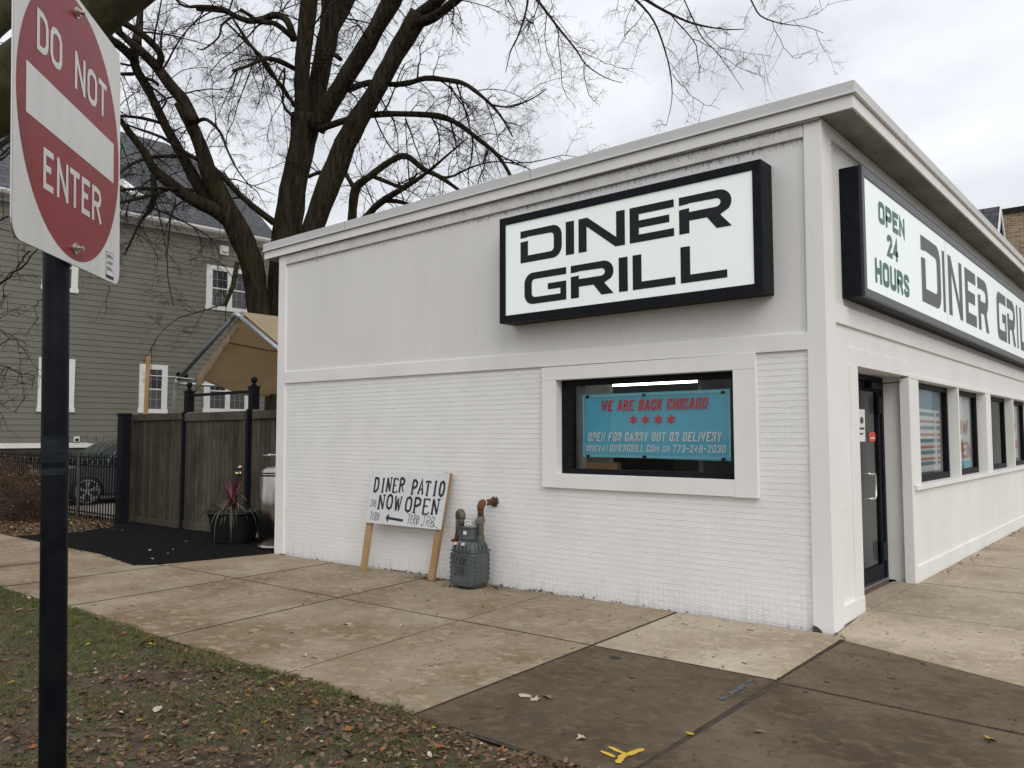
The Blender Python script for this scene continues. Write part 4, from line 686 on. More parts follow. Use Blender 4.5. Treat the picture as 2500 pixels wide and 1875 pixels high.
MAIN_TREE={'trunk':[[(-15.27,5.29,2.28,0.486),(-15.23,5.21,3.59,0.449),(-15.16,5.14,5.08,0.43),(-15.11,5.12,5.83,0.402),(-15.06,5.1,6.62,0.365),(-14.83,5.17,8.07,0.309),(-14.65,5.25,8.97,0.318),(-14.56,5.26,9.64,0.356)],
[(-14.6,4.93,3.89,0.363),(-14.37,4.89,4.96,0.343),(-14.14,4.88,5.66,0.305),(-13.79,4.95,6.52,0.241),(-13.29,5.12,7.73,0.284),(-12.8,5.3,8.75,0.256),(-12.2,5.58,9.76,0.202),(-11.63,5.83,10.75,0.218),(-11.19,6,11.39,0.243)],
[(-15.1,4.85,2.92,0.305),(-15.11,4.62,3.86,0.279),(-15.14,4.37,4.77,0.262),(-15.1,4.2,5.57,0.276),(-15.13,3.98,6.18,0.275),(-15.24,3.68,6.77,0.258),(-15.33,3.42,7.3,0.233),(-15.42,3.16,7.82,0.193),(-15.43,2.97,8.31,0.161),(-15.45,2.76,8.79,0.15),(-15.57,2.47,9.35,0.14)]],'limb':[[(-14.65,5.25,8.97,0.206),(-14.55,5.14,9.9,0.205),(-14.46,5.05,10.61,0.186),(-14.27,5.01,11.68,0.213),(-14.1,4.99,12.37,0.217),(-13.97,4.93,13.06,0.183),(-13.77,4.9,14.1,0.146)],
[(-14.72,5.53,9.49,0.228),(-14.51,5.65,10.84,0.238),(-14.3,5.78,12,0.257),(-14.03,6,12.78,0.267),(-13.75,6.22,13.56,0.21),(-13.44,6.44,14.66,0.153)],
[(-14.36,5.64,11.8,0.133),(-14.5,5.78,12.46,0.127),(-14.65,5.91,12.97,0.136),(-14.8,6,14.07,0.118)],
[(-14.23,5.32,9.23,0.241),(-13.53,5.49,10.11,0.21),(-12.75,5.73,11.08,0.217),(-12.04,5.9,12.02,0.232),(-11.59,5.91,12.44,0.193),(-10.91,6.08,13.19,0.139)],
[(-11.29,6.05,11.37,0.174),(-10.67,6.07,11.59,0.15),(-10.13,6.03,11.79,0.117),(-9.45,6.08,12.31,0.098)],
[(-11.26,5.96,11.18,0.139),(-10.5,5.84,11.05,0.111),(-9.73,5.72,11.1,0.101),(-8.83,5.7,11.35,0.094),(-8.02,5.61,11.38,0.083),(-6.87,5.84,11.26,0.073),(-5.78,6.02,10.85,0.056)],
[(-13.98,5.27,9.15,0.092),(-13.2,5.66,9.33,0.082),(-12.46,6.01,9.35,0.075),(-11.47,6.6,9.25,0.071),(-10.9,6.84,9.02,0.063),(-10.36,7.07,8.55,0.059),(-9.87,7.26,8.07,0.048),(-9.53,7.34,7.52,0.038),(-9.27,7.33,7.08,0.03)],
[(-13.33,5.61,10.08,0.084),(-12.72,5.76,10.12,0.076),(-12.13,5.91,9.96,0.067),(-11.57,6.02,9.87,0.066),(-11.08,6.08,9.86,0.062),(-10.44,6.26,9.68,0.058),(-9.95,6.34,9.44,0.047),(-9.38,6.5,8.89,0.033),(-8.99,6.51,8.39,0.023),(-8.71,6.42,7.99,0.016)],
[(-9.34,6.46,8.87,0.023),(-8.92,6.61,8.76,0.02),(-8.44,6.78,8.87,0.014),(-8.1,6.84,9.01,0.011)],
[(-14.71,4.97,11.56,0.094),(-14.96,4.94,12.12,0.091),(-15.32,4.83,12.35,0.087),(-15.79,4.65,12.31,0.081),(-16.2,4.52,12.38,0.07),(-16.79,4.22,12.72,0.058),(-17.47,3.84,12.86,0.051)],
[(-14.54,4.86,11.48,0.074),(-14.65,4.4,11.72,0.069),(-14.7,4.01,11.63,0.054),(-14.84,3.54,11.8,0.039)],
[(-14.56,4.91,10.73,0.059),(-14.56,4.44,10.75,0.058),(-14.44,4.07,10.65,0.054),(-14.27,3.76,10.44,0.049),(-14.22,3.36,10.12,0.038),(-14.14,2.97,9.86,0.024)],
[(-14.53,4.88,9.8,0.048),(-14.55,4.44,10.2,0.044),(-14.54,4.02,10.64,0.036),(-14.59,3.56,10.92,0.03),(-14.65,3.09,11.22,0.023)],
[(-14.56,4.89,9.48,0.037),(-14.54,4.57,9.76,0.029),(-14.27,4.43,10.48,0.023),(-14.3,4.16,9.81,0.016)],
[(-14.86,4.6,6.8,0.096),(-15.11,3.9,7.31,0.063),(-15.32,3.23,7.92,0.059),(-15.47,2.65,8.14,0.049),(-15.59,2.09,8.41,0.036),(-15.82,1.45,8.55,0.023),(-15.7,1.11,8.6,0.014)],
[(-15.32,2.72,8.87,0.163),(-15.51,2.51,9.41,0.146),(-15.74,2.29,9.8,0.132),(-15.94,2.08,10.19,0.121),(-16.19,1.84,10.53,0.108),(-16.41,1.64,10.79,0.087),(-16.67,1.38,11.12,0.076),(-16.83,1.23,11.42,0.065),(-17.06,1,11.88,0.054)],
[(-15.83,2.05,10.12,0.092),(-15.61,2.02,10.31,0.086),(-15.58,1.84,10.49,0.076),(-15.63,1.58,10.67,0.074),(-15.73,1.29,10.8,0.069),(-15.77,1.06,10.86,0.062),(-15.85,0.77,11.08,0.051)],
[(-15.76,2.09,10.4,0.028),(-15.69,2.05,10.76,0.026),(-15.61,2.03,10.95,0.013)],
[(-16.57,1.88,10.85,0.121),(-16.7,1.98,11.23,0.1),(-16.82,2.06,11.65,0.078),(-16.97,2.13,12.19,0.075),(-17.11,2.19,12.74,0.063)],
[(-15.61,3.42,7.04,0.172),(-15.78,3.1,7.57,0.148),(-15.96,2.75,8.28,0.121),(-16.1,2.45,8.86,0.108),(-16.21,2.18,9.44,0.101)],
[(-16.24,2.3,9.27,0.105),(-16.42,2.1,9.82,0.099),(-16.63,1.88,10.37,0.101),(-16.57,1.88,10.85,0.11)],
[(-16.62,1.87,10.5,0.11),(-16.6,1.53,10.68,0.103),(-16.53,1.23,10.72,0.091),(-16.48,0.92,10.78,0.074)],
[(-15.27,3.6,6.76,0.187),(-15.37,3.25,6.96,0.17),(-15.52,2.87,7.09,0.156),(-15.7,2.45,7.37,0.139),(-15.84,2.05,7.7,0.108),(-15.82,1.79,8.05,0.089),(-15.87,1.47,8.42,0.079),(-15.82,1.25,8.61,0.067),(-15.9,0.9,9,0.052)],
[(-15.6,3,7.37,0.046),(-15.56,2.26,7.26,0.039),(-15.78,1.3,7.04,0.032),(-15.52,0.75,6.81,0.02)],
[(-15.87,2.7,8.2,0.046),(-15.9,2.1,8.03,0.042),(-15.81,1.61,7.76,0.035),(-15.61,1.22,7.4,0.029),(-15.34,0.89,7.03,0.017)],
[(-15.82,2.01,7.56,0.069),(-15.77,2.03,7.13,0.074),(-15.8,1.96,6.76,0.065),(-15.95,1.8,6.42,0.027),(-16.2,1.59,5.67,0.015)],
[(-15.68,2.41,7.32,0.042),(-15.58,1.82,6.98,0.038),(-15.52,1.2,6.68,0.031),(-15.29,0.72,6.45,0.019)],
[(-16.14,2.28,8.96,0.04),(-15.88,1.76,8.84,0.036),(-15.68,1.21,8.67,0.032),(-15.41,0.71,8.48,0.02)],
[(-15.41,2.89,9.01,0.046),(-14.96,2.84,8.89,0.039),(-14.43,2.87,8.47,0.033),(-14.01,2.83,7.91,0.023),(-13.55,2.82,7.36,0.017),(-13.04,2.84,6.89,0.011)],
[(-16.57,1.82,10.11,0.044),(-16.44,1.48,9.95,0.041),(-16.33,1.13,9.81,0.025)],
[(-16.51,1.88,10.04,0.037),(-16.16,2.05,9.93,0.039),(-15.94,2.12,9.78,0.043)],
[(-16.23,1.99,9.84,0.028),(-15.99,2.17,9.61,0.026),(-15.84,2.28,9.41,0.026),(-15.9,2.2,9.19,0.022)],
[(-15.52,4.63,12.22,0.052),(-15.68,4.26,12.1,0.071),(-15.77,3.94,12.12,0.07),(-15.84,3.63,12.21,0.051),(-16.06,3.21,12.16,0.046),(-16.18,2.87,12.06,0.034),(-16.17,2.62,12.12,0.022),(-16.1,2.43,12.22,0.016)],
[(-15.6,3.79,11.98,0.035),(-15.66,3.54,11.68,0.03),(-15.57,3.42,11.3,0.025),(-15.7,3.11,10.92,0.018),(-15.67,2.91,10.86,0.011)],
[(-15.6,3.8,11.93,0.028),(-15.33,4.05,11.37,0.039),(-15.1,4.25,10.97,0.039),(-14.89,4.44,10.52,0.039),(-14.66,4.64,10.22,0.039),(-14.45,4.83,9.7,0.034)],
[(-14.51,4.82,10.73,0.046),(-14.56,4.46,10.78,0.046),(-14.63,4.09,10.72,0.038),(-14.74,3.71,10.43,0.029),(-14.73,3.42,10.21,0.024),(-14.66,3.19,9.9,0.011)],
[(-13.83,5.76,11.06,0.064),(-14.1,5.78,11.26,0.057),(-14.42,5.76,11.38,0.053)],
[(-13.86,5.47,8.02,0.066),(-14.03,5.32,8.07,0.055),(-14.26,5.14,7.96,0.044)],
[(-14.97,3.68,5.66,0.059),(-14.7,3.43,5.09,0.054),(-14.49,3.13,4.55,0.038)],
[(-10.31,4.69,12.34,0.088),(-9.2,5.29,12.03,0.077),(-8.38,5.67,11.33,0.043),(-7.84,5.8,10.65,0.024),(-7.66,5.62,10.11,0.022),(-7.65,5.32,9.4,0.017),(-7.58,5.03,8.99,0.012),(-7.49,4.78,8.46,0.007)],
[(-8.1,5.35,11.11,0.045),(-7.62,5.47,10.59,0.035),(-7.27,5.48,10.11,0.028),(-6.99,5.42,9.73,0.026),(-6.69,5.39,9.31,0.022),(-6.3,5.43,8.76,0.018),(-6.04,5.36,8.38,0.013),(-5.65,5.39,8.03,0.009),(-5.28,5.39,7.82,0.006)],
[(-7.2,5.44,11.3,0.062),(-6.16,6.1,10.6,0.046),(-5.57,6.38,9.87,0.023),(-5.23,6.43,9.37,0.019),(-4.99,6.41,8.73,0.015),(-4.82,6.32,8.14,0.012),(-4.72,6.16,7.59,0.007),(-4.72,5.94,7.05,0.004)],
[(-6.28,6.27,10.72,0.053),(-5.44,6.52,9.89,0.03),(-4.9,6.5,9.41,0.025),(-4.39,6.44,9.02,0.019),(-3.81,6.43,8.72,0.011),(-3.39,6.28,8.52,0.007)],
[(-6.1,6.01,10.94,0.055),(-4.69,6.82,10.6,0.042),(-3.87,7.15,10.01,0.023),(-3.57,7.04,9.43,0.014),(-3.33,6.87,8.98,0.013),(-2.94,6.81,8.68,0.01),(-2.5,6.79,8.46,0.005),(-2.18,6.67,8.2,0.004)],
[(-5.18,6.8,10.82,0.033),(-4.78,6.78,9.79,0.012),(-4.49,6.63,9.17,0.012),(-4.24,6.44,8.71,0.01),(-3.87,6.34,8.23,0.007),(-3.44,6.33,7.48,0.004)]],'twig':[[(-6.85,5.23,9.6,0.012),(-6.89,5.25,8.97,0.009),(-6.82,5.33,8.64,0.007),(-6.76,5.4,8.43,0.004)],
[(-6.69,5.39,9.3,0.012),(-6.68,5.49,8.22,0.008),(-6.51,5.67,7.8,0.004)],
[(-6.08,5.32,8.41,0.009),(-6.02,5.43,7.83,0.007),(-5.87,5.57,7.6,0.004)],
[(-6.16,5.23,8.67,0.009),(-5.77,5.37,8.39,0.007),(-5.42,5.46,8.17,0.006),(-5.12,5.51,8.06,0.004)],
[(-6.85,5.23,9.6,0.01),(-6.48,5.14,9.22,0.008),(-6.1,5.06,8.73,0.006),(-5.75,4.95,8.4,0.004)],
[(-4.59,5.96,7.95,0.008),(-4.43,6.12,7.7,0.007),(-4.27,6.28,7.5,0.006),(-3.97,6.54,7.36,0.004)],
[(-4.8,6.33,9.29,0.015),(-4.44,6.46,8.75,0.011),(-4.31,6.39,8.31,0.009),(-4.23,6.28,7.84,0.006)],
[(-4.51,6.61,8.84,0.009),(-4.18,6.7,8.58,0.007),(-3.78,6.85,8.19,0.006),(-3.33,7.03,7.92,0.004)],
[(-5.55,6.3,9.83,0.009),(-5.64,6.06,9.24,0.007),(-5.54,5.95,8.95,0.006),(-5.58,5.72,8.69,0.004)],
[(-4.43,6.65,9.13,0.007),(-4.13,6.73,8.67,0.006),(-3.76,6.84,8.45,0.005),(-3.23,7.09,8.3,0.004)],
[(-3.18,7.08,8.9,0.007),(-3.11,7.17,8.56,0.006),(-2.93,7.34,8.25,0.005),(-2.82,7.43,8.27,0.004)],
[(-3.08,7.17,8.87,0.006),(-2.82,7.38,8.95,0.005),(-2.55,7.59,9.05,0.005),(-2.42,7.69,9.26,0.004)],
[(-9.02,6.09,8.67,0.015),(-8.58,6.05,8.48,0.012),(-8.06,6.05,8.48,0.008),(-7.53,6.05,8.59,0.005)],
[(-9.02,6.1,8.65,0.014),(-8.46,5.96,8.09,0.009),(-7.81,5.88,7.8,0.005)],
[(-8.01,5.49,10.38,0.011),(-7.93,5.59,10.09,0.009),(-7.84,5.68,9.87,0.006)],
[(-7.12,5,9.63,0.009),(-7.02,5.11,9.3,0.007),(-6.95,5.21,8.73,0.004)],
[(-10.37,6.19,9.58,0.024),(-10.35,6.22,9.31,0.017),(-10.44,6.19,8.84,0.01)],
[(-10.36,6.21,9.48,0.02),(-9.98,6.37,8.77,0.016),(-9.84,6.29,8.47,0.012),(-9.53,6.37,8.15,0.008)],
[(-12.48,5.75,9.17,0.025),(-12.07,5.83,8.47,0.019),(-11.58,5.95,8,0.014)],
[(-11.91,6.24,9.17,0.025),(-11.59,6.24,8.44,0.019),(-11.27,6.23,7.83,0.014)],
[(-11.45,6.63,9.17,0.021),(-10.71,6.64,8.62,0.015),(-9.87,6.75,7.89,0.008)],
[(-12.94,5.31,9.81,0.021),(-12.63,5.38,9.52,0.017),(-12.51,5.33,8.69,0.013),(-12.37,5.3,7.76,0.009)],
[(-15.27,2.27,6.96,0.021),(-15.23,2.17,6.46,0.018),(-15.22,2.1,5.55,0.015),(-15.1,2.09,4.95,0.013),(-14.91,2.13,4.44,0.01)],
[(-15.6,1.98,6.97,0.021),(-15.26,2.02,6.14,0.015),(-15,1.96,5.56,0.009)],
[(-15.46,0.98,4.78,0.011),(-15.51,0.95,4.55,0.008),(-15.57,0.94,4.16,0.006)]]}
BACK_TREE={'trunk':[[(-17.58,9.16,6.36,0.173),(-17.4,9.01,8.26,0.142),(-17.19,8.96,9.14,0.137),(-16.92,9.02,9.36,0.118),(-16.66,9.09,9.48,0.109),(-16.14,9.35,9.85,0.099),(-15.64,9.62,10.02,0.094),(-15.16,9.91,9.59,0.08),(-14.69,10.19,9.29,0.067),(-14.22,10.47,8.88,0.049)]],'limb':[[(-17.37,9.1,9.19,0.092),(-17.92,9.24,9.74,0.066),(-18.41,9.44,10.24,0.053)],
[(-17.59,9.07,7.28,0.161),(-16.83,9.19,8.34,0.114),(-16.17,9.27,8.71,0.103),(-15.36,9.49,9.03,0.071),(-14.67,9.62,9.32,0.052),(-13.95,9.76,9.73,0.03),(-13.28,9.86,10.07,0.017)],
[(-16.3,9.38,8.72,0.077),(-15.81,9.48,8.62,0.067),(-15.35,9.55,8.44,0.058)],
[(-16.73,9.21,9.53,0.059),(-16.18,9.39,9.27,0.063),(-15.67,9.54,9.06,0.049),(-15.14,9.65,9.39,0.035)],
[(-15.43,10.03,9.73,0.045),(-14.68,10.37,9.33,0.04),(-13.92,10.67,9.56,0.027),(-13.14,10.99,9.65,0.018),(-12.33,11.37,9.39,0.013)],
[(-14.08,11.1,10.63,0.027),(-13.4,11.29,10.02,0.027),(-12.8,11.39,9.64,0.018),(-12.23,11.46,9.31,0.013)]],'twig':[]}
NEAR_TREE={'trunk':[[(-5.93,-4.97,-0.17,0.327),(-5.83,-4.97,1.35,0.274),(-5.76,-4.94,2.45,0.258),(-5.54,-4.78,3.45,0.26),(-5.26,-4.54,4.06,0.258),(-5.07,-4.34,4.32,0.248),(-4.66,-3.98,4.85,0.208),(-4.35,-3.69,5.21,0.181),(-3.93,-3.32,5.66,0.153),(-3.42,-2.88,6.34,0.106)]],'limb':[[(-5.68,-4.81,3.4,0.206),(-5.68,-4.57,4.51,0.175),(-5.67,-4.29,5.15,0.145),(-5.72,-4.03,5.53,0.138),(-5.67,-3.72,6.09,0.108)],
[(-5.51,-4.89,2.94,0.073),(-5.48,-4.58,3.52,0.049),(-5.46,-4.27,3.95,0.027),(-5.58,-4.07,4.2,0.02),(-5.75,-3.91,4.5,0.013)]],'twig':[[(-7.41,-3.95,3.98,0.017),(-7.33,-3.71,4.39,0.015),(-7.39,-3.55,4.59,0.012),(-7.49,-3.44,4.74,0.009)],
[(-7.58,-3.76,3.03,0.016),(-7.33,-3.56,3.19,0.013),(-7.2,-3.46,3.34,0.01),(-7.04,-3.35,3.52,0.007)],
[(-7.49,-3.75,3.74,0.011),(-7.27,-3.57,3.85,0.009),(-7.16,-3.46,3.77,0.006),(-7.08,-3.38,3.6,0.004)],
[(-7.11,-3.4,3.49,0.009),(-7.22,-3.48,3.36,0.007),(-7.3,-3.54,3.22,0.006),(-7.33,-3.55,3.08,0.005),(-7.37,-3.57,2.92,0.004)],
[(-7.62,-3.77,2.8,0.008),(-7.38,-3.56,2.69,0.007),(-7.33,-3.51,2.61,0.005),(-7.23,-3.42,2.52,0.004),(-7.18,-3.37,2.45,0.003)],
[(-7.63,-3.75,2.39,0.007),(-7.4,-3.54,2.31,0.006),(-7.26,-3.42,2.24,0.005),(-7.13,-3.31,2.2,0.004),(-7.06,-3.24,2.17,0.002)],
[(-7.64,-3.75,2.3,0.006),(-7.4,-3.54,2.19,0.005),(-7.23,-3.38,2.11,0.004),(-7.06,-3.24,2.07,0.002)],
[(-6.91,-3.2,3.16,0.007),(-7.01,-3.27,3.02,0.006),(-7.1,-3.34,2.92,0.004),(-7.06,-3.3,2.79,0.003)],
[(-7.53,-3.63,2.02,0.005),(-7.41,-3.53,1.92,0.004),(-7.35,-3.46,1.85,0.003),(-7.29,-3.41,1.81,0.002)],
[(-7.17,-3.82,4.8,0.017),(-7.03,-3.7,4.76,0.014),(-6.99,-3.68,4.92,0.011),(-6.99,-3.7,5.05,0.008)],
[(-7.18,-3.8,4.44,0.013),(-7.03,-3.68,4.52,0.011),(-6.98,-3.65,4.6,0.008)]]}
# ------------------------------------------------------------------ do not enter sign
pc = Vector((-0.1435, -5.6221, 2.4063)); pu = Vector((-0.75585, 0.65388, 0.03345)).normalized(); pk = Vector((0.01689, -0.0316, 0.99936)).normalized(); pk = (pk-pu*pk.dot(pu)).normalized(); pn = pu.cross(pk)
if pn.dot(CAM-pc) < 0: pn = -pn
SB = pc-pn*0.047; SB = SB-pk*(SB.z/pk.z)
DE = thing('do_not_enter_sign', SB, 'red and white DO NOT ENTER sign on a black post', 'road sign')
b = MB(); tp = pc-pn*0.047; b.tube([SB-pk*0.05, tp-pk*0.55, tp+pk*0.44], [0.0345, 0.0335, 0.0335], 20); b.build('post', 'black', DE, smooth=True)
b = MB(); b.tube([tp-pk*0.925, tp-pk*0.855], 0.0342, 20, cap=False); b.tube([tp-pk*0.96, tp-pk*0.94], 0.0342, 20, cap=False); b.build('worn_band', mat('scuffed_grey_band', (0.020, 0.024, 0.030), 0.7, spec=0.1, var=(0.008, 0.010, 0.013), scale=16, stretch=(1, 1, 4)), DE, smooth=True)
SPn = Plane(pc, pu, pk); SPn.W = pn
H = 0.381; rr = 0.045
out = []
for cx_, cy_, a in ((H-rr, H-rr, 0), (-H+rr, H-rr, 90), (-H+rr, -H+rr, 180), (H-rr, -H+rr, 270)): out += arc(cx_, cy_, rr, a, a+90, 6)
b = MB(); b.prism([SPn(u, v, -0.004) for u, v in out], pn*0.0036); pl_ = b.build('sign_plate', 'alu', DE)
b = MB(); b.add([SPn(u*0.998, v*0.998, 0.0001) for u, v in out], [tuple(range(len(out)))]); b.build('white_sheeting', 'white_reflect', pl_)
b = MB(); b.add([SPn(0.366*math.cos(2*math.pi*k/72), 0.366*math.sin(2*math.pi*k/72), 0.0006) for k in range(72)], [tuple(range(72))]); b.build('red_disc', 'red_reflect', pl_)
b = MB(); b.add([SPn(u, v, 0.0012) for u, v in ((-0.315, -0.063), (0.315, -0.063), (0.315, 0.063), (-0.315, 0.063))], [(0, 1, 2, 3)]); b.build('white_bar', 'white_reflect', pl_)
def hw(b, txt, boxes_):                                # highway style letters as strokes
    for ch, (u0, u1) in zip(txt, boxes_):
        v0, v1 = b.v01; w_, h_ = u1-u0, v1-v0; t = 0.0165; a = t/2
        X = lambda x, y: (u0+a+x*(w_-t), v0+a+y*(h_-t))
        S = {'D': [[(0, 1), (0, 0)], [(0, 0), (0.5, 0), (0.85, 0.08), (1, 0.25), (1, 0.75), (0.85, 0.92), (0.5, 1), (0, 1)]],
             'O': [[(0, .5), (0, 0.22), (0.15, 0.06), (0.5, 0), (0.85, 0.06), (1, 0.22), (1, 0.78), (0.85, 0.94), (0.5, 1), (0.15, 0.94), (0, 0.78), (0, .5)]],
             'N': [[(0, 0), (0, 1)], [(0, 1), (1, 0)], [(1, 0), (1, 1)]], 'T': [[(0, 1), (1, 1)], [(0.5, 1), (0.5, 0)]],
             'E': [[(1, 1), (0, 1), (0, 0), (1, 0)], [(0, 0.53), (0.85, 0.53)]],
             'R': [[(0, 0), (0, 1)], [(0, 1), (0.6, 1), (0.9, 0.93), (1, 0.76), (0.9, 0.58), (0.6, 0.5), (0, 0.5)], [(0.5, 0.5), (1, 0)]]}[ch]
        for i, st in enumerate(S):
            pts = [X(*p) for p in st]
            if pts[0] != pts[-1]:
                d0 = (Vector(pts[0])-Vector(pts[1])).normalized()*a; d1 = (Vector(pts[-1])-Vector(pts[-2])).normalized()*a
                e0 = 1 if st[0] in ((0, 0), (1, 0), (0, 1), (1, 1), (0.5, 0)) else 0; e1 = 1 if st[-1] in ((0, 0), (1, 0), (0, 1), (1, 1), (0.5, 0)) else 0
                pts[0] = tuple(Vector(pts[0])+d0*e0*0.95); pts[-1] = tuple(Vector(pts[-1])+d1*e1*0.95)
            ribbon(b, SPn, pts, t, 0.0014+0.00012*i)
b = MB(); b.v01 = (0.116, 0.222)
hw(b, 'DO', [(-0.257, -0.188), (-0.176, -0.100)]); hw(b, 'NOT', [(-0.010, 0.068), (0.085, 0.163), (0.176, 0.246)]); b.build('lettering', 'white_reflect', pl_)
b = MB(); b.v01 = (-0.221, -0.116)
hw(b, 'ENTER', [(-0.213, -0.150), (-0.128, -0.052), (-0.040, 0.030), (0.046, 0.110), (0.128, 0.204)]); b.build('lettering', 'white_reflect', pl_)
for v in (0.333, -0.333):
    b = MB(); p = SPn(0, v, 0.0); b.tube([p, p+pn*0.004], 0.016, 14); b.tube([p+pn*0.004, p+pn*0.011], 0.011, 6); b.tube([p+pn*0.011, p+pn*0.024], 0.006, 8); b.tube([p-pn*0.09, p-pn*0.005], 0.006, 8); b.build('bolt', 'zinc', DE)
b = MB(); b.add([SPn(u, v, 0.0008) for u, v in ((0.252, -0.372), (0.322, -0.372), (0.322, -0.290), (0.252, -0.290))], [(0, 1, 2, 3)]); st_ = b.build('sticker', 'ink', DE)
b = MB(); b.add([SPn(u, v, 0.0012) for u, v in ((0.2545, -0.362), (0.3195, -0.362), (0.3195, -0.2925), (0.2545, -0.2925))], [(0, 1, 2, 3)]); b.build('sticker_face', 'paper', st_)
b = MB(); b2 = [text(b, SPn, t_, 0.262, 0.312, v, v+0.012, 0.01, d=0.0018) for t_, v in (('BIRDS', -0.310), ("AREN'T", -0.329), ('REAL', -0.348))]; b.build('lettering', 'ink', st_)

# ------------------------------------------------------------------ patio board
PB = thing('patio_sign', (-4.9, -0.2, -0.06), 'hand-painted DINER PATIO NOW OPEN board on two lumber legs', 'sign')
tl, bl_ = Vector((-5.50, -0.060, 1.132)), Vector((-5.510, -0.155, 0.506)); tR, bR = Vector((-4.170, -0.060, 1.132)), Vector((-4.214, -0.155, 0.511))
pU = (tR-tl); pV = (tl-bl_); PP_ = Plane(bl_, bR-bl_, pV); PP_.W = Vector((0, -1, 0.11)).normalized()
def PQ(u, v, d=0.0): return bl_.lerp(bR, u).lerp(tl.lerp(tR, u), v)+PP_.W*d
b = MB(); b.prism([PQ(0, 0, -0.012), PQ(1, 0, -0.012), PQ(1, 1, -0.012), PQ(0, 1, -0.012)], PP_.W*0.012); bd = b.build('board', 'ply', PB, 0.002)
for (fx_, fy_), u, top in (((-5.505, -0.245), 0.040, 0.95), ((-4.300, -0.245), 0.960, 1.01)):
    b = MB(); e = PQ(u, top, -0.036); a = PQ(u, 0, -0.036); a = a+(a-e)*((a.z-gz(fx_, 0))/(e.z-a.z)); b.bar(a, e, 0.089, 0.040, (0, 1, 0)); b.build('leg', 'lumber', PB, 0.002)
b = MB(); a = PQ(0.985, 0.0, -0.03); e = PQ(0.99, 1.0, -0.03); b.bar(a, e, 0.03, 0.035, (0, 1, 0)); b.build('batten', 'lumber', PB)
PT = Plane((0, 0, 0), (1, 0, 0), (0, 1, 0))
class Warp:
    W = PP_.W
    def __call__(s, u, v, d=0.0): return PQ(u/1.31, v/0.635, d)
WP = Warp(); BWm, BHm = 1.31, 0.635
def hand(b, txt, u0, u1, v0, v1, wd):
    rng = random.Random(len(txt)*7+int(v0*100)); n = len(txt); u0 *= BWm; u1 *= BWm; v0 *= BHm; v1 *= BHm; adv = (u1-u0)/n
    G = {'D': [[(0.1, 0), (0.1, 1)], [(0, 0), (0.5, 0), (0.9, 0.2), (0.95, 0.6), (0.8, 0.95), (0.4, 1), (0, 1)]], 'I': [[(0.5, 0), (0.5, 1)], [(0.25, 0), (0.75, 0)], [(0.25, 1), (0.75, 1)]],
         'N': [[(0.1, 0), (0.1, 1)], [(0.1, 1), (0.85, 0)], [(0.85, 0), (0.9, 1)], [(-0.1, 0), (0.3, 0)], [(0.65, 1), (1.1, 1)]], 'E': [[(0.1, 0), (0.1, 1)], [(-0.05, 0), (0.9, 0)], [(0.1, 0.52), (0.7, 0.52)], [(-0.05, 1), (0.9, 1)], [(0.9, 0), (0.92, 0.16)], [(0.9, 1), (0.92, 0.86)]],
         'R': [[(0.1, 0), (0.1, 1)], [(0, 1), (0.55, 1), (0.9, 0.85), (0.85, 0.62), (0.5, 0.52), (0.1, 0.52)], [(0.45, 0.52), (0.95, 0)], [(-0.05, 0), (0.28, 0)]], 'P': [[(0.1, 0), (0.1, 1)], [(0, 1), (0.6, 1), (0.92, 0.85), (0.88, 0.6), (0.5, 0.47), (0.1, 0.47)], [(-0.1, 0), (0.32, 0)]],
         'A': [[(0.02, 0), (0.48, 1), (0.92, 0)], [(0.2, 0.33), (0.75, 0.33)], [(-0.1, 0), (0.16, 0)], [(0.76, 0), (1.04, 0)]], 'T': [[(0.5, 0), (0.5, 1)], [(0.02, 1), (0.98, 1)], [(0.28, 0), (0.72, 0)], [(0.02, 1), (0.04, 0.85)], [(0.98, 1), (0.97, 0.85)]],
         'O': [[(0.5, 0), (0.15, 0.12), (0.05, 0.5), (0.15, 0.88), (0.5, 1), (0.82, 0.88), (0.93, 0.5), (0.82, 0.12), (0.5, 0)]], 'W': [[(0.0, 1), (0.28, 0)], [(0.28, 0), (0.5, 0.9)], [(0.5, 0.9), (0.75, 0)], [(0.75, 0), (1.0, 1)], [(-0.1, 1), (0.15, 1)], [(0.85, 1), (1.12, 1)]]}
    for i, ch in enumerate(txt):
        if ch == ' ': continue
        x0 = u0+i*adv; jx_, jy_ = rng.uniform(-.004, .004), rng.uniform(-.012, .012)
        for k, st in enumerate(G[ch]):
            thin = 1.0 if k == 0 or (ch in 'NW' and k == 1) or ch in 'DOPR' and k == 1 else 0.6
            ribbon(b, WP, [(x0+jx_+adv*(0.12+0.72*x), v0+jy_+(v1-v0)*y) for x, y in st], wd*thin, 0.0016+0.00025*k)
b = MB(); hand(b, 'DINER PATIO', 0.055, 0.985, 0.605, 0.86, 0.030); b.build('lettering', 'paint_black', bd)
b = MB(); hand(b, 'NOW', 0.145, 0.475, 0.285, 0.545, 0.030); hand(b, 'OPEN', 0.505, 0.955, 0.255, 0.52, 0.030); b.build('lettering', 'paint_black', bd)
b = MB(); ribbon(b, WP, [(0.40, 0.079), (0.675, 0.064)], 0.030, 0.0016); b.add([WP(0.368, 0.081, 0.0022), WP(0.415, 0.13, 0.0022), WP(0.43, 0.079, 0.0022), WP(0.412, 0.026, 0.0022)], [(0, 1, 2, 3)]); b.build('arrow', 'paint_black', bd)
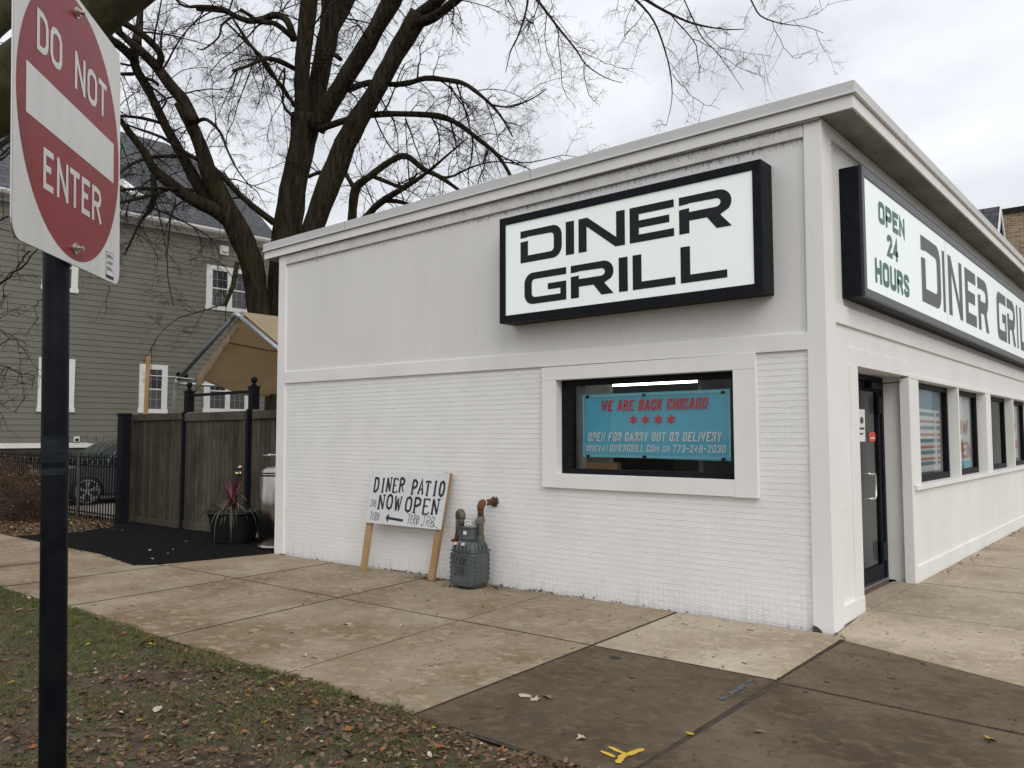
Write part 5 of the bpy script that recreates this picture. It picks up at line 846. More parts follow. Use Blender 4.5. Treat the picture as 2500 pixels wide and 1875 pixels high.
def scribble(b, pl, u, v, su, sv, kind, wd, d=0.0016):
    G = {'T': [[(0, 1), (.9, 1.02)], [(.45, 1), (.4, 0)]], 'E': [[(.8, .8), (.2, .9), (.1, .6), (.6, .55), (.1, .5), (.0, .15), (.8, .1)]], 'R': [[(.1, 0), (.2, 1)], [(.2, 1), (.8, .95), (.85, .65), (.3, .5), (.9, -.1)]], 'O': [[(.5, 0), (.1, .3), (.2, .8), (.7, .95), (1, .6), (.8, .15), (.3, .1), (.2, .5), (1.1, .7)]],
         'J': [[(0, 1), (1, 1.05)], [(.6, 1), (.6, .15), (.3, -.05), (0, .2)]], 'B': [[(.1, 0), (.15, 1)], [(.15, 1), (.8, .9), (.7, .55), (.2, .5), (.95, .35), (.8, .0), (.1, 0)]]}
    for i, ch in enumerate(kind):
        if ch == ' ': continue
        for k, st in enumerate(G[ch]): ribbon(b, pl, [(u+su*(i+0.9*x+0.1*y), v+sv*y) for x, y in st], wd, d+0.00015*k+0.00005*i)
GB = lambda: b.build('graffiti', 'paint_black', bd)
b = MB(); scribble(b, WP, 0.055, 0.200, 0.038, 0.075, 'JRB', 0.0055); GB(); b = MB(); scribble(b, WP, 0.075, 0.035, 0.043, 0.10, 'TERO', 0.0065); GB(); b = MB(); scribble(b, WP, 0.75, 0.030, 0.048, 0.115, 'TERO', 0.007); GB(); b = MB(); scribble(b, WP, 0.985, 0.025, 0.075, 0.115, 'JRB', 0.007); ribbon(b, WP, [(1.12, 0.075), (1.20, 0.04), (1.277, 0.01)], 0.006, 0.0025); b.build('graffiti', 'paint_black', bd)
b = MB()
for u in (0.03, 0.11, 0.28, 0.63, 0.87, 0.95):
    for v in (0.95,): b.add([WP(u*1.31+0.005*math.cos(a), v*0.635+0.005*math.sin(a), 0.002) for a in [k*math.pi/3 for k in range(6)]], [tuple(range(6))])
for v in (0.12, 0.32, 0.55): b.add([WP(0.975*1.31+0.005*math.cos(a), v*0.635+0.005*math.sin(a), 0.002) for a in [k*math.pi/3 for k in range(6)]], [tuple(range(6))])
b.build('screw', 'rust', bd)

# ------------------------------------------------------------------ gas meter
GM = thing('gas_meter', (-3.68, -0.25, -0.04), 'grey painted gas meter with rusty pipe elbow against the tile wall', 'gas meter')
def rrect(cx_, cy_, hx, hy, r, n=5):
    o_ = []
    for sx, sy, a in ((1, 1, 0), (-1, 1, 90), (-1, -1, 180), (1, -1, 270)): o_ += arc(cx_+sx*(hx-r), cy_+sy*(hy-r), r, a, a+90, n)
    return o_
def loft(b, secs):                                   # secs = list of (z, polygon)
    k = len(secs[0][1]); vs = [(x, y, z) for z, P_ in secs for x, y in P_]
    b.add(vs, [tuple(range(k))[::-1], tuple(range((len(secs)-1)*k, len(secs)*k))]+[(i*k+j, i*k+(j+1) % k, (i+1)*k+(j+1) % k, (i+1)*k+j) for i in range(len(secs)-1) for j in range(k)])
mx_, my_ = -3.695, -0.215
b = MB(); loft(b, [(-0.035, rrect(mx_, my_, 0.10, 0.10, 0.05)), (-0.028, rrect(mx_, my_, 0.135, 0.125, 0.05)), (0.015, rrect(mx_, my_, 0.160, 0.138, 0.05)), (0.13, rrect(mx_, my_, 0.166, 0.142, 0.05)), (0.30, rrect(mx_, my_, 0.166, 0.142, 0.05)), (0.335, rrect(mx_, my_, 0.160, 0.138, 0.05))]); b.build('meter_body', 'meter', GM, smooth=False, bevel=0.002)
b = MB(); loft(b, [(0.335, rrect(mx_, my_, 0.176, 0.150, 0.05)), (0.352, rrect(mx_, my_, 0.176, 0.150, 0.05))]); b.build('flange', 'meter', GM, bevel=0.003)
b = MB(); loft(b, [(0.352, rrect(mx_, my_, 0.158, 0.135, 0.05)), (0.385, rrect(mx_, my_, 0.155, 0.132, 0.055)), (0.425, rrect(mx_, my_, 0.138, 0.115, 0.06)), (0.448, rrect(mx_, my_, 0.10, 0.085, 0.05))])
for k in range(5): b.tube([(mx_-0.11+k*0.052, my_-0.150, 0.352), (mx_-0.11+k*0.052, my_-0.140, 0.395), (mx_-0.11+k*0.052, my_-0.120, 0.428)], [0.015, 0.014, 0.008], 8)
for k in range(4): b.tube([(mx_+0.168, my_-0.09+k*0.055, 0.352), (mx_+0.158, my_-0.09+k*0.055, 0.395), (mx_+0.14, my_-0.09+k*0.055, 0.428)], [0.015, 0.014, 0.008], 8)
b.build('top_casting', 'meter', GM, bevel=0.002)
b = MB(); loft(b, [(-0.01, rrect(mx_, my_-0.147, 0.135, 0.012, 0.010)), (0.012, rrect(mx_, my_-0.149, 0.150, 0.012, 0.01)), (0.31, rrect(mx_, my_-0.149, 0.150, 0.012, 0.01)), (0.325, rrect(mx_, my_-0.147, 0.14, 0.012, 0.01))]); b.build('front_cover', 'meter', GM, bevel=0.004)
class Bolts:
    def tube(s_, *a):
        q = MB(); q.tube(*a); q.build('bolt', 'meter', GM)
b = Bolts()
for k in range(6):
    z = 0.06+k*0.048
    for yy in (-0.135, 0.115): b.tube([(mx_+0.165, my_+yy*0.82, z), (mx_+0.182, my_+yy*0.82, z)], 0.011, 6)
for k in range(6): b.tube([(mx_-0.125+k*0.05, my_-0.158, 0.318), (mx_-0.125+k*0.05, my_-0.172, 0.318)], 0.010, 6); b.tube([(mx_-0.11+k*0.045, my_-0.155, 0.035), (mx_-0.11+k*0.045, my_-0.170, 0.035)], 0.009, 6)
for k in range(5): b.tube([(mx_-0.145, my_-0.158, 0.07+k*0.05), (mx_-0.145, my_-0.170, 0.07+k*0.05)], 0.008, 6); b.tube([(mx_+0.148, my_-0.158, 0.07+k*0.05), (mx_+0.148, my_-0.170, 0.07+k*0.05)], 0.009, 6)

b = MB(); loft(b, [(0.448, rrect(mx_+0.015, my_-0.02, 0.085, 0.07, 0.03)), (0.475, rrect(mx_+0.015, my_-0.02, 0.10, 0.078, 0.03)), (0.482, rrect(mx_+0.015, my_-0.02, 0.078, 0.06, 0.03)), (0.575, rrect(mx_+0.015, my_-0.02, 0.078, 0.06, 0.03)), (0.58, rrect(mx_+0.015, my_-0.02, 0.09, 0.066, 0.03)), (0.592, rrect(mx_+0.015, my_-0.02, 0.09, 0.066, 0.03))]); b.build('index_base', 'meter', GM, bevel=0.002)
b = MB(); loft(b, [(0.592, rrect(mx_+0.02, my_-0.02, 0.066, 0.042, 0.012)), (0.66, rrect(mx_+0.02, my_-0.02, 0.066, 0.042, 0.012)), (0.678, rrect(mx_+0.02, my_-0.015, 0.052, 0.032, 0.012))]); ib = b.build('index_box', mat('pale_index_plastic', (0.30, 0.31, 0.32), 0.4), GM, bevel=0.003)
GP = Plane((mx_+0.02, my_-0.0635, 0.632), (1, 0, 0), (0, 0, 1))
b = MB(); b.add([GP(-0.048, -0.028), GP(0.048, -0.028), GP(0.048, 0.03), GP(-0.048, 0.03)], [(0, 1, 2, 3)]); b.build('dial_plate', 'paper', ib)
b = MB()
for u, v in ((-0.033, 0.006), (-0.016, 0.014), (0.002, 0.016), (0.020, 0.012), (-0.028, -0.017), (-0.006, -0.017)): b.add([GP(u+0.0068*math.cos(a), v+0.0068*math.sin(a), 0.001) for a in [k*math.pi/4 for k in range(8)]], [tuple(range(8))])
b.build('dial', 'ink', ib)
b = MB(); b.add([GP(0.012, -0.024, 0.001), GP(0.042, -0.024, 0.001), GP(0.042, -0.012, 0.001), GP(0.012, -0.012, 0.001)], [(0, 1, 2, 3)]); b.build('counter', 'sticker_red', ib)
GQ = Plane((mx_, my_-0.0805, 0.53), (1, 0, 0), (0, 0, 1))
b = MB(); b.add([GQ(-0.035, -0.018), GQ(0.012, -0.018), GQ(0.012, 0.018), GQ(-0.035, 0.018)], [(0, 1, 2, 3)]); b.build('label_plate', 'paper', GM)
GL = Plane((mx_, my_-0.137, 0.412), (1, 0, 0), (0, 0.45, 0.9))
b = MB(); b.add([GL(-0.105, -0.012, 0.014), GL(-0.05, -0.012, 0.014), GL(-0.05, 0.02, 0.014), GL(-0.105, 0.02, 0.014)], [(0, 1, 2, 3)]); b.build('red_label', mat('red_white_label', (0.6, 0.5, 0.48), 0.5, var=(0.5, 0.06, 0.05), scale=40), GM)
b = MB(); b.add([GL(0.0, -0.012, 0.014), GL(0.05, -0.012, 0.014), GL(0.05, 0.02, 0.014), GL(0.0, 0.02, 0.014)], [(0, 1, 2, 3)]); b.build('badge', 'zinc', GM)
px = mx_+0.128; py = my_+0.015
b = MB(); b.tube([(px, py, 0.40), (px, py, 0.50)], 0.042, 16); b.build('outlet_neck', 'meter', GM)
b = MB(); b.tube([(px, py, 0.50), (px, py, 0.505)], 0.038, 16); b.tube([(px, py, 0.50), (px, py, 0.63)], 0.033, 16); b.build('outlet_pipe', 'old_pipe', GM)
b = MB(); b.tube([(px, py, 0.625), (px, py, 0.645)], 0.040, 8); b.tube([(px, py, 0.645), (px, py, 0.675)], 0.049, 8); b.tube([(px, py, 0.675), (px, py, 0.705)], 0.039, 12); b.build('union', mat('grey_union', (0.2, 0.19, 0.17), 0.6, 0.2, var=(0.13, 0.12, 0.10), scale=12), GM)
b = MB(); b.tube([(px, py, 0.70), (px, py, 0.79)], 0.032, 16); b.build('riser', 'rust', GM, smooth=True)
b = MB(); el = [(px, py, 0.78)]+[(px, py+0.045-0.045*math.cos(R(a)), 0.80+0.045*math.sin(R(a))) for a in range(0, 91, 15)]; b.tube(el, [0.039]+[0.039]*7, 16); b.build('elbow', mat('orange_rust', (0.155, 0.055, 0.027), 0.85, var=(0.095, 0.036, 0.02), scale=20, bump=0.3), GM, smooth=True)
b = MB(); b.tube([(px, py+0.045, 0.845), (px, py+0.052, 0.845)], 0.044, 16); b.build('pipe_tape', 'paper', GM)
b = MB(); b.tube([(px, py+0.052, 0.845), (px, 0.03, 0.845)], 0.033, 16); b.build('wall_pipe', 'rust', GM, smooth=True)
b = MB(); rng = random.Random(2)
for k in range(14): a = rng.uniform(0, 6.28); b.tube([(px+0.034*math.cos(a), 0.018, 0.845+0.034*math.sin(a)), (px+0.05*math.cos(a), 0.02, 0.845+0.05*math.sin(a)), (px+0.056*math.cos(a+.2), 0.0235, 0.845+0.056*math.sin(a+.2))], [0.014, 0.012, 0.006], 5)
b.build('mortar_collar', 'foundation', GM)
ex, ey = mx_-0.125, my_
b = MB(); b.tube([(ex, ey, 0.40), (ex, ey, 0.49)], 0.040, 16); b.tube([(ex, ey, 0.49), (ex, ey, 0.53)], 0.049, 10); b.tube([(ex, ey, 0.53), (ex, ey, 0.575)], 0.042, 12); b.tube([(ex, ey, 0.575), (ex, ey, 0.59)], 0.05, 12); b.build('inlet_neck', 'meter', GM)
gx, gy = ex-0.088, ey+0.035
b = MB(); b.tube([(ex, ey, 0.59), (ex, ey, 0.68)], 0.032, 14); d_ = Vector((gx-ex, gy-ey, 0)); lo = [(ex, ey, 0.665)]
for a in range(0, 91, 15): q = Vector((ex, ey, 0.69))+d_.normalized()*(0.04-0.04*math.cos(R(a)))+Vector((0, 0, 0.04*math.sin(R(a)))); lo.append(tuple(q))
for a in range(90, -1, -15): q = Vector((gx, gy, 0.69))-d_.normalized()*(0.04-0.04*math.cos(R(a)))+Vector((0, 0, 0.04*math.sin(R(a)))); lo.append(tuple(q))
lo.append((gx, gy, 0.665)); b.tube(lo, 0.037, 14); b.build('return_bend', 'old_pipe', GM, smooth=True)
b = MB(); b.tube([(gx, gy, 0.67), (gx, gy, 0.48)], 0.034, 14); b.build('inlet_pipe', 'meter', GM, smooth=True)
b = MB(); b.tube([(gx, gy, 0.50), (gx, gy, 0.455)], 0.042, 8); b.tube([(gx, gy, 0.47), (gx, gy, 0.38)], 0.046, 12); b.tube([(gx-0.005, gy-0.07, 0.43), (gx, gy, 0.43)], [0.022, 0.03], 8); b.tube([(gx-0.03, gy-0.075, 0.43), (gx+0.02, gy-0.075, 0.43)], 0.014, 6); b.tube([(gx, gy, 0.40), (gx, gy, -0.05)], 0.032, 12); b.build('shutoff_valve', 'rust', GM)
MP = Plane((mx_-0.145, my_-0.163, 0.05), (1, 0, 0), (0, 0, 1))
b = MB(); scribble(b, MP, 0.030, 0.155, 0.050, 0.085, 'TERO', 0.0075, 0.001); b.build('graffiti', 'paint_black', GM); b = MB(); scribble(b, MP, 0.055, 0.05, 0.052, 0.085, 'JRB', 0.0075, 0.001); b.build('graffiti', 'paint_black', GM)

# ------------------------------------------------------------------ steel cylinder and tub plant by the corner
cx_, cy_ = -8.085, 0.36
CY = thing('steel_cylinder', (cx_, cy_, -0.075), 'tall stainless steel cylinder tank behind the corner of the diner', 'tank')
b = MB(); b.lathe([(0.30, -0.075), (0.305, -0.05), (0.305, -0.02), (0.290, -0.01)], (cx_, cy_, 0), 40); b.build('base_ring', 'steel', CY, smooth=True)
b = MB(); b.lathe([(0.288, -0.02), (0.288, 0.96), (0.280, 0.965), (0.280, 0.975), (0.288, 0.98), (0.288, 1.015)], (cx_, cy_, 0), 48); b.build('tank_body', 'steel', CY, smooth=True)
b = MB(); b.lathe([(0.292, 1.015), (0.292, 1.03), (0.27, 1.06), (0.21, 1.10), (0.12, 1.13), (0.03, 1.14)], (cx_, cy_, 0), 48); b.build('lid', 'steel', CY, smooth=True)
b = MB(); b.tube([(cx_, cy_, 1.13), (cx_, cy_, 1.24), (cx_-0.02, cy_, 1.27), (cx_-0.10, cy_-0.05, 1.275), (cx_-0.22, cy_-0.14, 1.265)], 0.012, 8); b.tube([(cx_-0.12, cy_-0.06, 1.272), (cx_-0.17, cy_-0.10, 1.27)], 0.022, 8); b.build('tap', 'alu', CY, smooth=True)
tx, ty = -9.30, 0.36
TB = thing('potted_plant', (tx, ty, -0.09), 'black plastic tub with red cordyline and arching grass leaves', 'plant')
b = MB(); b.lathe([(0.31, -0.085), (0.32, -0.07), (0.385, 0.33), (0.39, 0.345), (0.415, 0.35), (0.42, 0.385), (0.40, 0.39), (0.385, 0.36), (0.37, 0.34), (0.05, 0.33)], (tx, ty, 0), 36); b.build('pot', 'pot', TB, smooth=True)
rng = random.Random(11)
def blade(b, p, d, length, wd, droop, n=8, fold=0.25):
    p = Vector(p); d = Vector(d).normalized(); vs = []; st = length/n
    for i in range(n+1):
        f = i/n; w_ = wd*(1-f)**0.6*(0.5+0.5*min(1, f*5)); sd_ = d.cross(Vector((0, 0, 1))); sd_ = sd_.normalized() if sd_.length > 1e-3 else Vector((1, 0, 0)); nn = sd_.cross(d)
        vs += [p-sd_*w_/2+nn*w_*fold, p, p+sd_*w_/2+nn*w_*fold]
        p = p+d*st; d = (d+Vector((0, 0, -droop*st*(1+2*f)))).normalized()
    b.add(vs, [(i*3+k, i*3+k+1, i*3+k+4, i*3+k+3) for i in range(n) for k in (0, 1)])
b = MB()
for k in range(11): a = rng.uniform(0, 6.28); blade(b, (tx-0.04+0.02*math.cos(a), ty-.02+0.02*math.sin(a), 0.52+rng.uniform(-.05, .1)), (math.cos(a)*0.42-0.12, math.sin(a)*0.42, 1), rng.uniform(0.26, 0.40), 0.06, 0.8)
b.build('red_leaves', 'leaf_red', TB)
b = MB()
for k in range(26): a = rng.uniform(0, 6.28); blade(b, (tx-0.02, ty, 0.50+rng.uniform(-.1, .1)), (math.cos(a), math.sin(a), rng.uniform(0.2, 0.7)), rng.uniform(0.35, 0.58), 0.04, 2.2)
b.tube([(tx-.02, ty, 0.29), (tx-0.02, ty, 0.62)], 0.018, 6); b.build('maroon_leaves', 'leaf_maroon', TB)
b = MB()
for k in range(48): a = rng.uniform(0, 6.28); blade(b, (tx+0.06+0.22*math.cos(a)*rng.random(), ty-0.05+0.22*math.sin(a)*rng.random(), 0.34), (math.cos(a), math.sin(a), rng.uniform(0.5, 1.6)), rng.uniform(0.30, 0.75), 0.017, rng.uniform(2.2, 4.5), 10)
for a, l in ((-1.2, 0.85), (-0.5, 0.8)): blade(b, (tx+0.16, ty-0.16, 0.35), (math.cos(a), math.sin(a), 1.3), l, 0.024, 5.5, 12)
b.build('grass_leaves', 'leaf_green', TB)

# ------------------------------------------------------------------ board fence, gate
FY = 0.86
def planks(b, x0, x1, z0, z1, y, rng, mi=None):
    x = x0
    while x < x1-0.02:
        w_ = min(x1-x, rng.uniform(0.125, 0.15)); 
        if mi: b.m = rng.choice(mi)
        b.box(x+0.007, x+w_-0.007, y+rng.uniform(-0.003, 0.003), y+0.02, z0+rng.uniform(-.012, .012), z1); x += w_
rng = random.Random(21)
FN = thing('board_fence', (-12.9, FY, -0.12), 'weathered brown board fence panel left of the gate', 'fence')
b = MB(); planks(b, -13.76, -11.93, -0.02, 1.93, FY, rng, [0, 0, 1, 3]); b.m = 2; b.box(-13.76, -11.93, FY+0.021, FY+0.028, -0.02, 1.9); b.build('board_panel', ['fence', 'fence2', 'black_matte', 'fence3'], FN)  # last box: black sheet added behind the boards so the gaps look dark
boxes('top_rail', [(-13.88, -11.92, FY-0.035, FY+0.03, 1.86, 1.985)], 'fence', FN); boxes('bottom_board', [(-13.76, -11.92, FY-0.02, FY+0.0, -0.13, -0.01)], 'fence', FN)
boxes('fence_post', [(-14.10, -13.88, FY-0.05, FY+0.06, -0.16, 1.975)], 'fence', FN)
GT = thing('wooden_gate', (-10.85, FY, -0.12), 'weathered board gate in black metal frame with brass knob', 'gate')
rng = random.Random(4)
b = MB(); planks(b, -11.87, -9.87, -0.03, 1.88, FY, rng, [0, 1, 1, 3]); b.m = 2; b.box(-11.87, -9.87, FY+0.021, FY+0.028, -0.02, 1.85); b.build('board_panel', ['fence', 'fence2', 'black_matte', 'fence3'], GT)  # same added black backing, blocks the bright lot behind the gate gaps
boxes('top_rail', [(-11.88, -9.87, FY-0.03, FY+0.03, 1.83, 1.975)], 'fence2', GT); boxes('bottom_rail', [(-11.87, -9.87, FY-0.022, FY, -0.10, 0.03)], 'fence2', GT)
for x in (-11.86, -9.72):
    b = MB(); b.box(x-0.03, x+0.03, FY-0.055, FY+0.02, -0.14, 2.0); b.box(x-0.066, x+0.066, FY+0.0, FY+0.13, 2.0, 2.36); b.box(x-0.078, x+0.078, FY-0.012, FY+0.142, 2.36, 2.385)
    b.lathe([(0.05, 2.385), (0.055, 2.40), (0.028, 2.42), (0.028, 2.44), (0.05, 2.465), (0.056, 2.495), (0.046, 2.53), (0.018, 2.548)], (x, FY+0.065, 0), 14); b.build('gate_post', 'black', GT)
boxes('overhead_bar', [(-11.76, -9.80, FY+0.05, FY+0.09, 2.275, 2.325)], 'black', GT)
for z in (0.93, 1.03):
    b = MB(); b.tube([(-9.97, FY, z), (-9.97, FY-0.02, z)], 0.038, 14); b.tube([(-9.97, FY-0.02, z), (-9.97, FY-0.05, z)], 0.014, 10); b.lathe([(0.014, -0.05), (0.034, -0.06), (0.036, -0.08), (0.02, -0.095)], (-9.97, FY, z), 14, 'y') if z < 1 else b.tube([(-9.97, FY-.02, z), (-9.97, FY-0.035, z)], 0.03, 12); b.build('door_knob' if z < 1 else 'deadbolt', mat('brass_%g' % z, (0.62, 0.55, 0.36), 0.2, 1.0), GT, smooth=True)
F2 = thing('board_fence', (-8.7, FY, -0.1), 'grey weathered board fence panel between the gate and the diner', 'fence')
b = MB(); planks(b, -9.70, -7.66, -0.02, 1.90, FY+0.02, rng, [0, 1, 1, 3]); b.m = 2; b.box(-9.70, -7.66, FY+0.041, FY+0.048, -0.02, 1.87); b.build('board_panel', ['fence', 'fence2', 'black_matte', 'fence3'], F2)  # added black backing again, darkens the gaps between these boards
boxes('top_rail', [(-9.63, -7.66, FY-0.02, FY+0.05, 1.84, 1.97)], 'fence2', F2)
# iron fence
IF = thing('iron_fence', (-15.5, 0.6, -0.15), 'low black wrought iron picket fence beside the board fence', 'fence')
b = MB(); x = -13.96; k = 0
while x > -22: b.box(x-0.009, x+0.009, 0.591, 0.609, -0.16, 1.20 if k % 2 == 0 else 1.17); b.tube([(x, 0.6, 1.17), (x, 0.6, 1.23)], [0.012, 0.001], 5); x -= 0.125; k += 1
pk_ = b.build('pickets', 'black', IF); 
b = MB()
for z in (1.115, 0.935, -0.02): b.box(-22, -13.8, 0.588, 0.612, z, z+0.022)
b.build('rail', 'black', IF)
b = MB(); x = -13.96
k = 0
while x > -22:
    if k % 2 == 0: b.bar((x, 0.6, 0.955), (x-0.125, 0.6, 1.115), 0.012, 0.012, (0, 1, 0)); b.bar((x, 0.603, 1.115), (x-0.125, 0.603, 0.955), 0.012, 0.012, (0, 1, 0))
    x -= 0.125; k += 1
b.build('cross_braces', 'black', IF)
boxes('fence_post', [(-13.86, -13.66, 0.52, 0.70, -0.17, 1.96), (-13.875, -13.645, 0.505, 0.715, 1.96, 2.005)], 'black', IF, 0.006)
boxes('iron_post', [(-15.83, -15.77, 0.57, 0.63, -0.17, 1.25)], 'foundation', IF)
o = boxes('leaning_stud', [(-0.045, 0.045, -0.02, 0.02, 0, 3.34)], 'lumber', None); o.location = (-14.13, 1.15, -0.15); o.rotation_euler = (0.0, 0.03, 0.3); tag(o, 'bare wooden stud standing upright behind the board fence', 'stud')

# ------------------------------------------------------------------ canopy
CN = thing('canopy', (-11.8, 1.8, -0.15), 'tan tarp canopy on a bent grey pipe frame behind the gate', 'canopy')
ax, az, ex_, ez, y0c, y1c = -11.8, 3.91, -14.06, 2.68, 1.8, 5.3
for y in (y0c, y1c):
    b = MB(); b.tube([(ax-0.12, y, az-0.07), (ex_+0.05, y, ez+0.05)], 0.042, 10); b.build('rafter', 'galv_dark', CN, smooth=True)
    b = MB(); b.tube([(-11.65, y, az-0.07), (-9.55, y, ez)], 0.040, 10); b.build('rafter', 'galv', CN, smooth=True)
    b = MB(); b.tube([(ax-0.13, y, az-0.08), (ax-.03, y, az-0.01), (ax+.03, y, az-.01), (-11.65, y, az-0.075)], 0.05, 10); b.build('ridge_joint', 'galv', CN, smooth=True)
    for sx, m_ in ((ex_, 'galv'), (-9.55, 'galv')):
        b = MB(); b.tube([(sx+0.06*(1 if sx < -12 else -1), y, ez+0.06), (sx, y, ez), (sx-0.06 if sx < -12 else sx+.06, y, ez-0.25), (sx-0.22 if sx < -12 else sx+.22, y, -0.15)], [0.05, 0.052, 0.042, 0.038], 10); b.build('leg', m_, CN, smooth=True)
for x, z in ((ax, az), (ex_, ez), (-9.55, ez)):
    b = MB(); b.tube([(x, y0c, z-0.02), (x, y1c, z-0.02)], 0.035, 10); b.build('purlin', 'galv', CN, smooth=True)
def tarp_side(side):
    b = MB(); nu, nv = 26, 26; vs = []
    for j in range(nv+1):
        for i in range(nu+1):
            u = i/nu; v = j/nv                          # u: ridge to eave, v: front to back
            y = y0c+0.10+v*(y1c-y0c-0.2)
            if side < 0:
                xe, ze = -13.40+0.10*math.sin(v*5), 2.80+0.16*v
                lim = 1.0
                x = ax+(xe-ax)*u; z = (az-0.03)+(ze-az)*u
                sag = 0.34*math.sin(math.pi*min(1, u))*math.sin(math.pi*min(1, v*1.0+0.04))*u+0.40*u**3*max(0, math.sin(math.pi*min(1, 1.25*v)))+0.05*u**2*v
                z -= sag; x += 0.12*u*u*math.sin(math.pi*v)
                z += 0.03*u*noise.noise(Vector((u*5, v*9, 1)))+0.05*u**4*noise.noise(Vector((u*11, v*13, 2))); x += 0.06*u**4*noise.noise(Vector((u*9, v*14, 5)))
            else:
                x = ax+(-9.60-ax)*u; z = az+0.055+(ez-az)*u-0.05*math.sin(math.pi*u)*math.sin(math.pi*v)+0.01*noise.noise(Vector((u*5, v*7, 8)))
            vs.append((x, y, z))
    b.add(vs, [(j*(nu+1)+i, j*(nu+1)+i+1, (j+1)*(nu+1)+i+1, (j+1)*(nu+1)+i) for j in range(nv) for i in range(nu)])
    o = b.build('tarp', 'tarp', CN, smooth=True); s_ = o.modifiers.new('thick', 'SOLIDIFY'); s_.thickness = 0.004; return vs, nu
vs, nu = tarp_side(-1); tarp_side(1)
b = MB(); e = [Vector(vs[i]) for i in range(nu+1)]; q = []
for i, p in enumerate(e): f = i/nu; q += [p+Vector((0, -0.02, 0.01)), p+Vector((0.05+0.06*noise.noise(Vector((i*.5, 0, 0))), -0.05, -0.22-0.10*f+0.03*noise.noise(Vector((i*.7, 3, 0)))))]
b.add(q, [(2*i, 2*i+1, 2*i+3, 2*i+2) for i in range(nu)]); sm = [Vector(vs[j*(nu+1)+10])+Vector((0.01, 0, -0.012)) for j in range(0, 27)]; b3 = MB(); b3.tube(sm, 0.016, 5); b3.build('seam', 'tarp_hem', CN)
h_ = b.build('hem', 'tarp_hem', CN, smooth=True); s_ = h_.modifiers.new('thick', 'SOLIDIFY'); s_.thickness = 0.006
b = MB(); b.tube([(-13.40, 1.85, 2.72), (-13.7, 1.6, 2.77), (-14.05, 1.2, 2.80)], 0.006, 5); b.build('rope', 'paper', CN)

# ------------------------------------------------------------------ olive house
HH = thing('olive_house', (-22.4, 0, -0.15), 'olive green house with lap siding, white windows and slate roof', 'house', local=True); HH.rotation_euler = (0, 0, R(-3.8)); ZO = 0.15
S0, S1, DEP = -9.0, 9.0, 10.4
b = MB(); z = 1.38; EX = 0.166
while z < 8.12:
    z2 = min(8.15, z+EX); b.prism([(0.0, S0, z+ZO), (0.018, S0, z+ZO), (0.002, S0, z2+ZO), (-0.1, S0, z2+ZO), (-0.1, S0, z+ZO)], (0, S1-S0, 0)); z = z2
b.build('lap_siding', 'house_siding', HH)
b = MB(); z = 1.38
while z < 12.4:
    z2 = z+EX; xr = -0.02 if z < 8 else -0.02-(z-8.1)/0.8
    if xr < -DEP/2: break
    b.box(-DEP-xr if z >= 8 else -DEP, xr, S1-0.1, S1+0.01, z+ZO, z2+ZO); z = z2
b.build('gable_wall', 'house_siding', HH)
boxes('foundation', [(-DEP, -0.03, S0+.02, S1-.02, -0.3, 1.25+ZO)], 'foundation', HH, 0)
boxes('skirt_board', [(-0.05, 0.03, S0, S1+0.02, 1.235+ZO, 1.375+ZO)], 'house_trim', HH)
boxes('body', [(-DEP, -0.11, S0, S1-0.11, 1.2+ZO, 8.1+ZO)], 'house_siding', HH, 0)
boxes('eave_board', [(-0.05, 0.05, S0, S1, 7.98+ZO, 8.12+ZO), (0.05, 0.32, S0-0.3, S1+0.15, 8.09+ZO, 8.12+ZO)], 'house_trim', HH)
b = MB(); b.prism([(0.33, S0-.3, 8.10+ZO), (0.40, S0-.3, 8.11+ZO), (0.45, S0-.3, 8.18+ZO), (0.45, S0-.3, 8.235+ZO), (0.33, S0-.3, 8.235+ZO)], (0, S1-S0+0.45, 0)); b.build('gutter', 'house_trim', HH)
E_, ZE, PIT = 0.42, 8.22, 0.8
d1, d2 = 4.2, 5.5; rk = S1+0.16
def rp(d, s): return (E_-d, s, ZE+PIT*d+ZO)
b = MB()
b.prism([rp(0, S0-.3), rp(0, rk), rp(d1, rk), rp(d2, rk-1.75), rp(d2, S0-.3)], (0, 0, -0.08))
bx = E_-2*d2
b.prism([(bx, S0-.3, ZE+ZO), (bx, rk, ZE+ZO), (bx+d1, rk, ZE+PIT*d1+ZO), (bx+d2, rk-1.75, ZE+PIT*d2+ZO), (bx+d2, S0-.3, ZE+PIT*d2+ZO)], (0, 0, -0.08))
b.prism([rp(d1, rk), (bx+d1, rk, ZE+PIT*d1+ZO), rp(d2, rk-1.75)], (0, 0, -0.08)); b.build('roof', brick_like('slate_shingles', (0.060, 0.064, 0.069), (0.088, 0.092, 0.098), (0.020, 0.021, 0.024), 0.40, 0.16, 0.8, 0.012), HH)
b = MB(); 
for s_, (a, c) in ((rk-0.02, (0.0, d1)),): b.prism([(E_-a, s_, ZE+PIT*a+ZO-0.08), (E_-c, s_, ZE+PIT*c+ZO-0.08), (E_-c, s_, ZE+PIT*c+ZO-0.25), (E_-a, s_, ZE+PIT*a+ZO-0.25)], (0, 0.03, 0))
b.build('rake_board', 'house_trim', HH)
b = MB(); 
def rr_(d, s, up=0.03): return Vector((E_-d, s, ZE+PIT*d+ZO+up))
b.prism([rr_(0.98, 4.55), rr_(0.98, 4.95), rr_(1.75, 4.60), rr_(1.75, 4.20)], (0.05, 0, 0.06)); b.build('skylight', 'house_trim', HH)
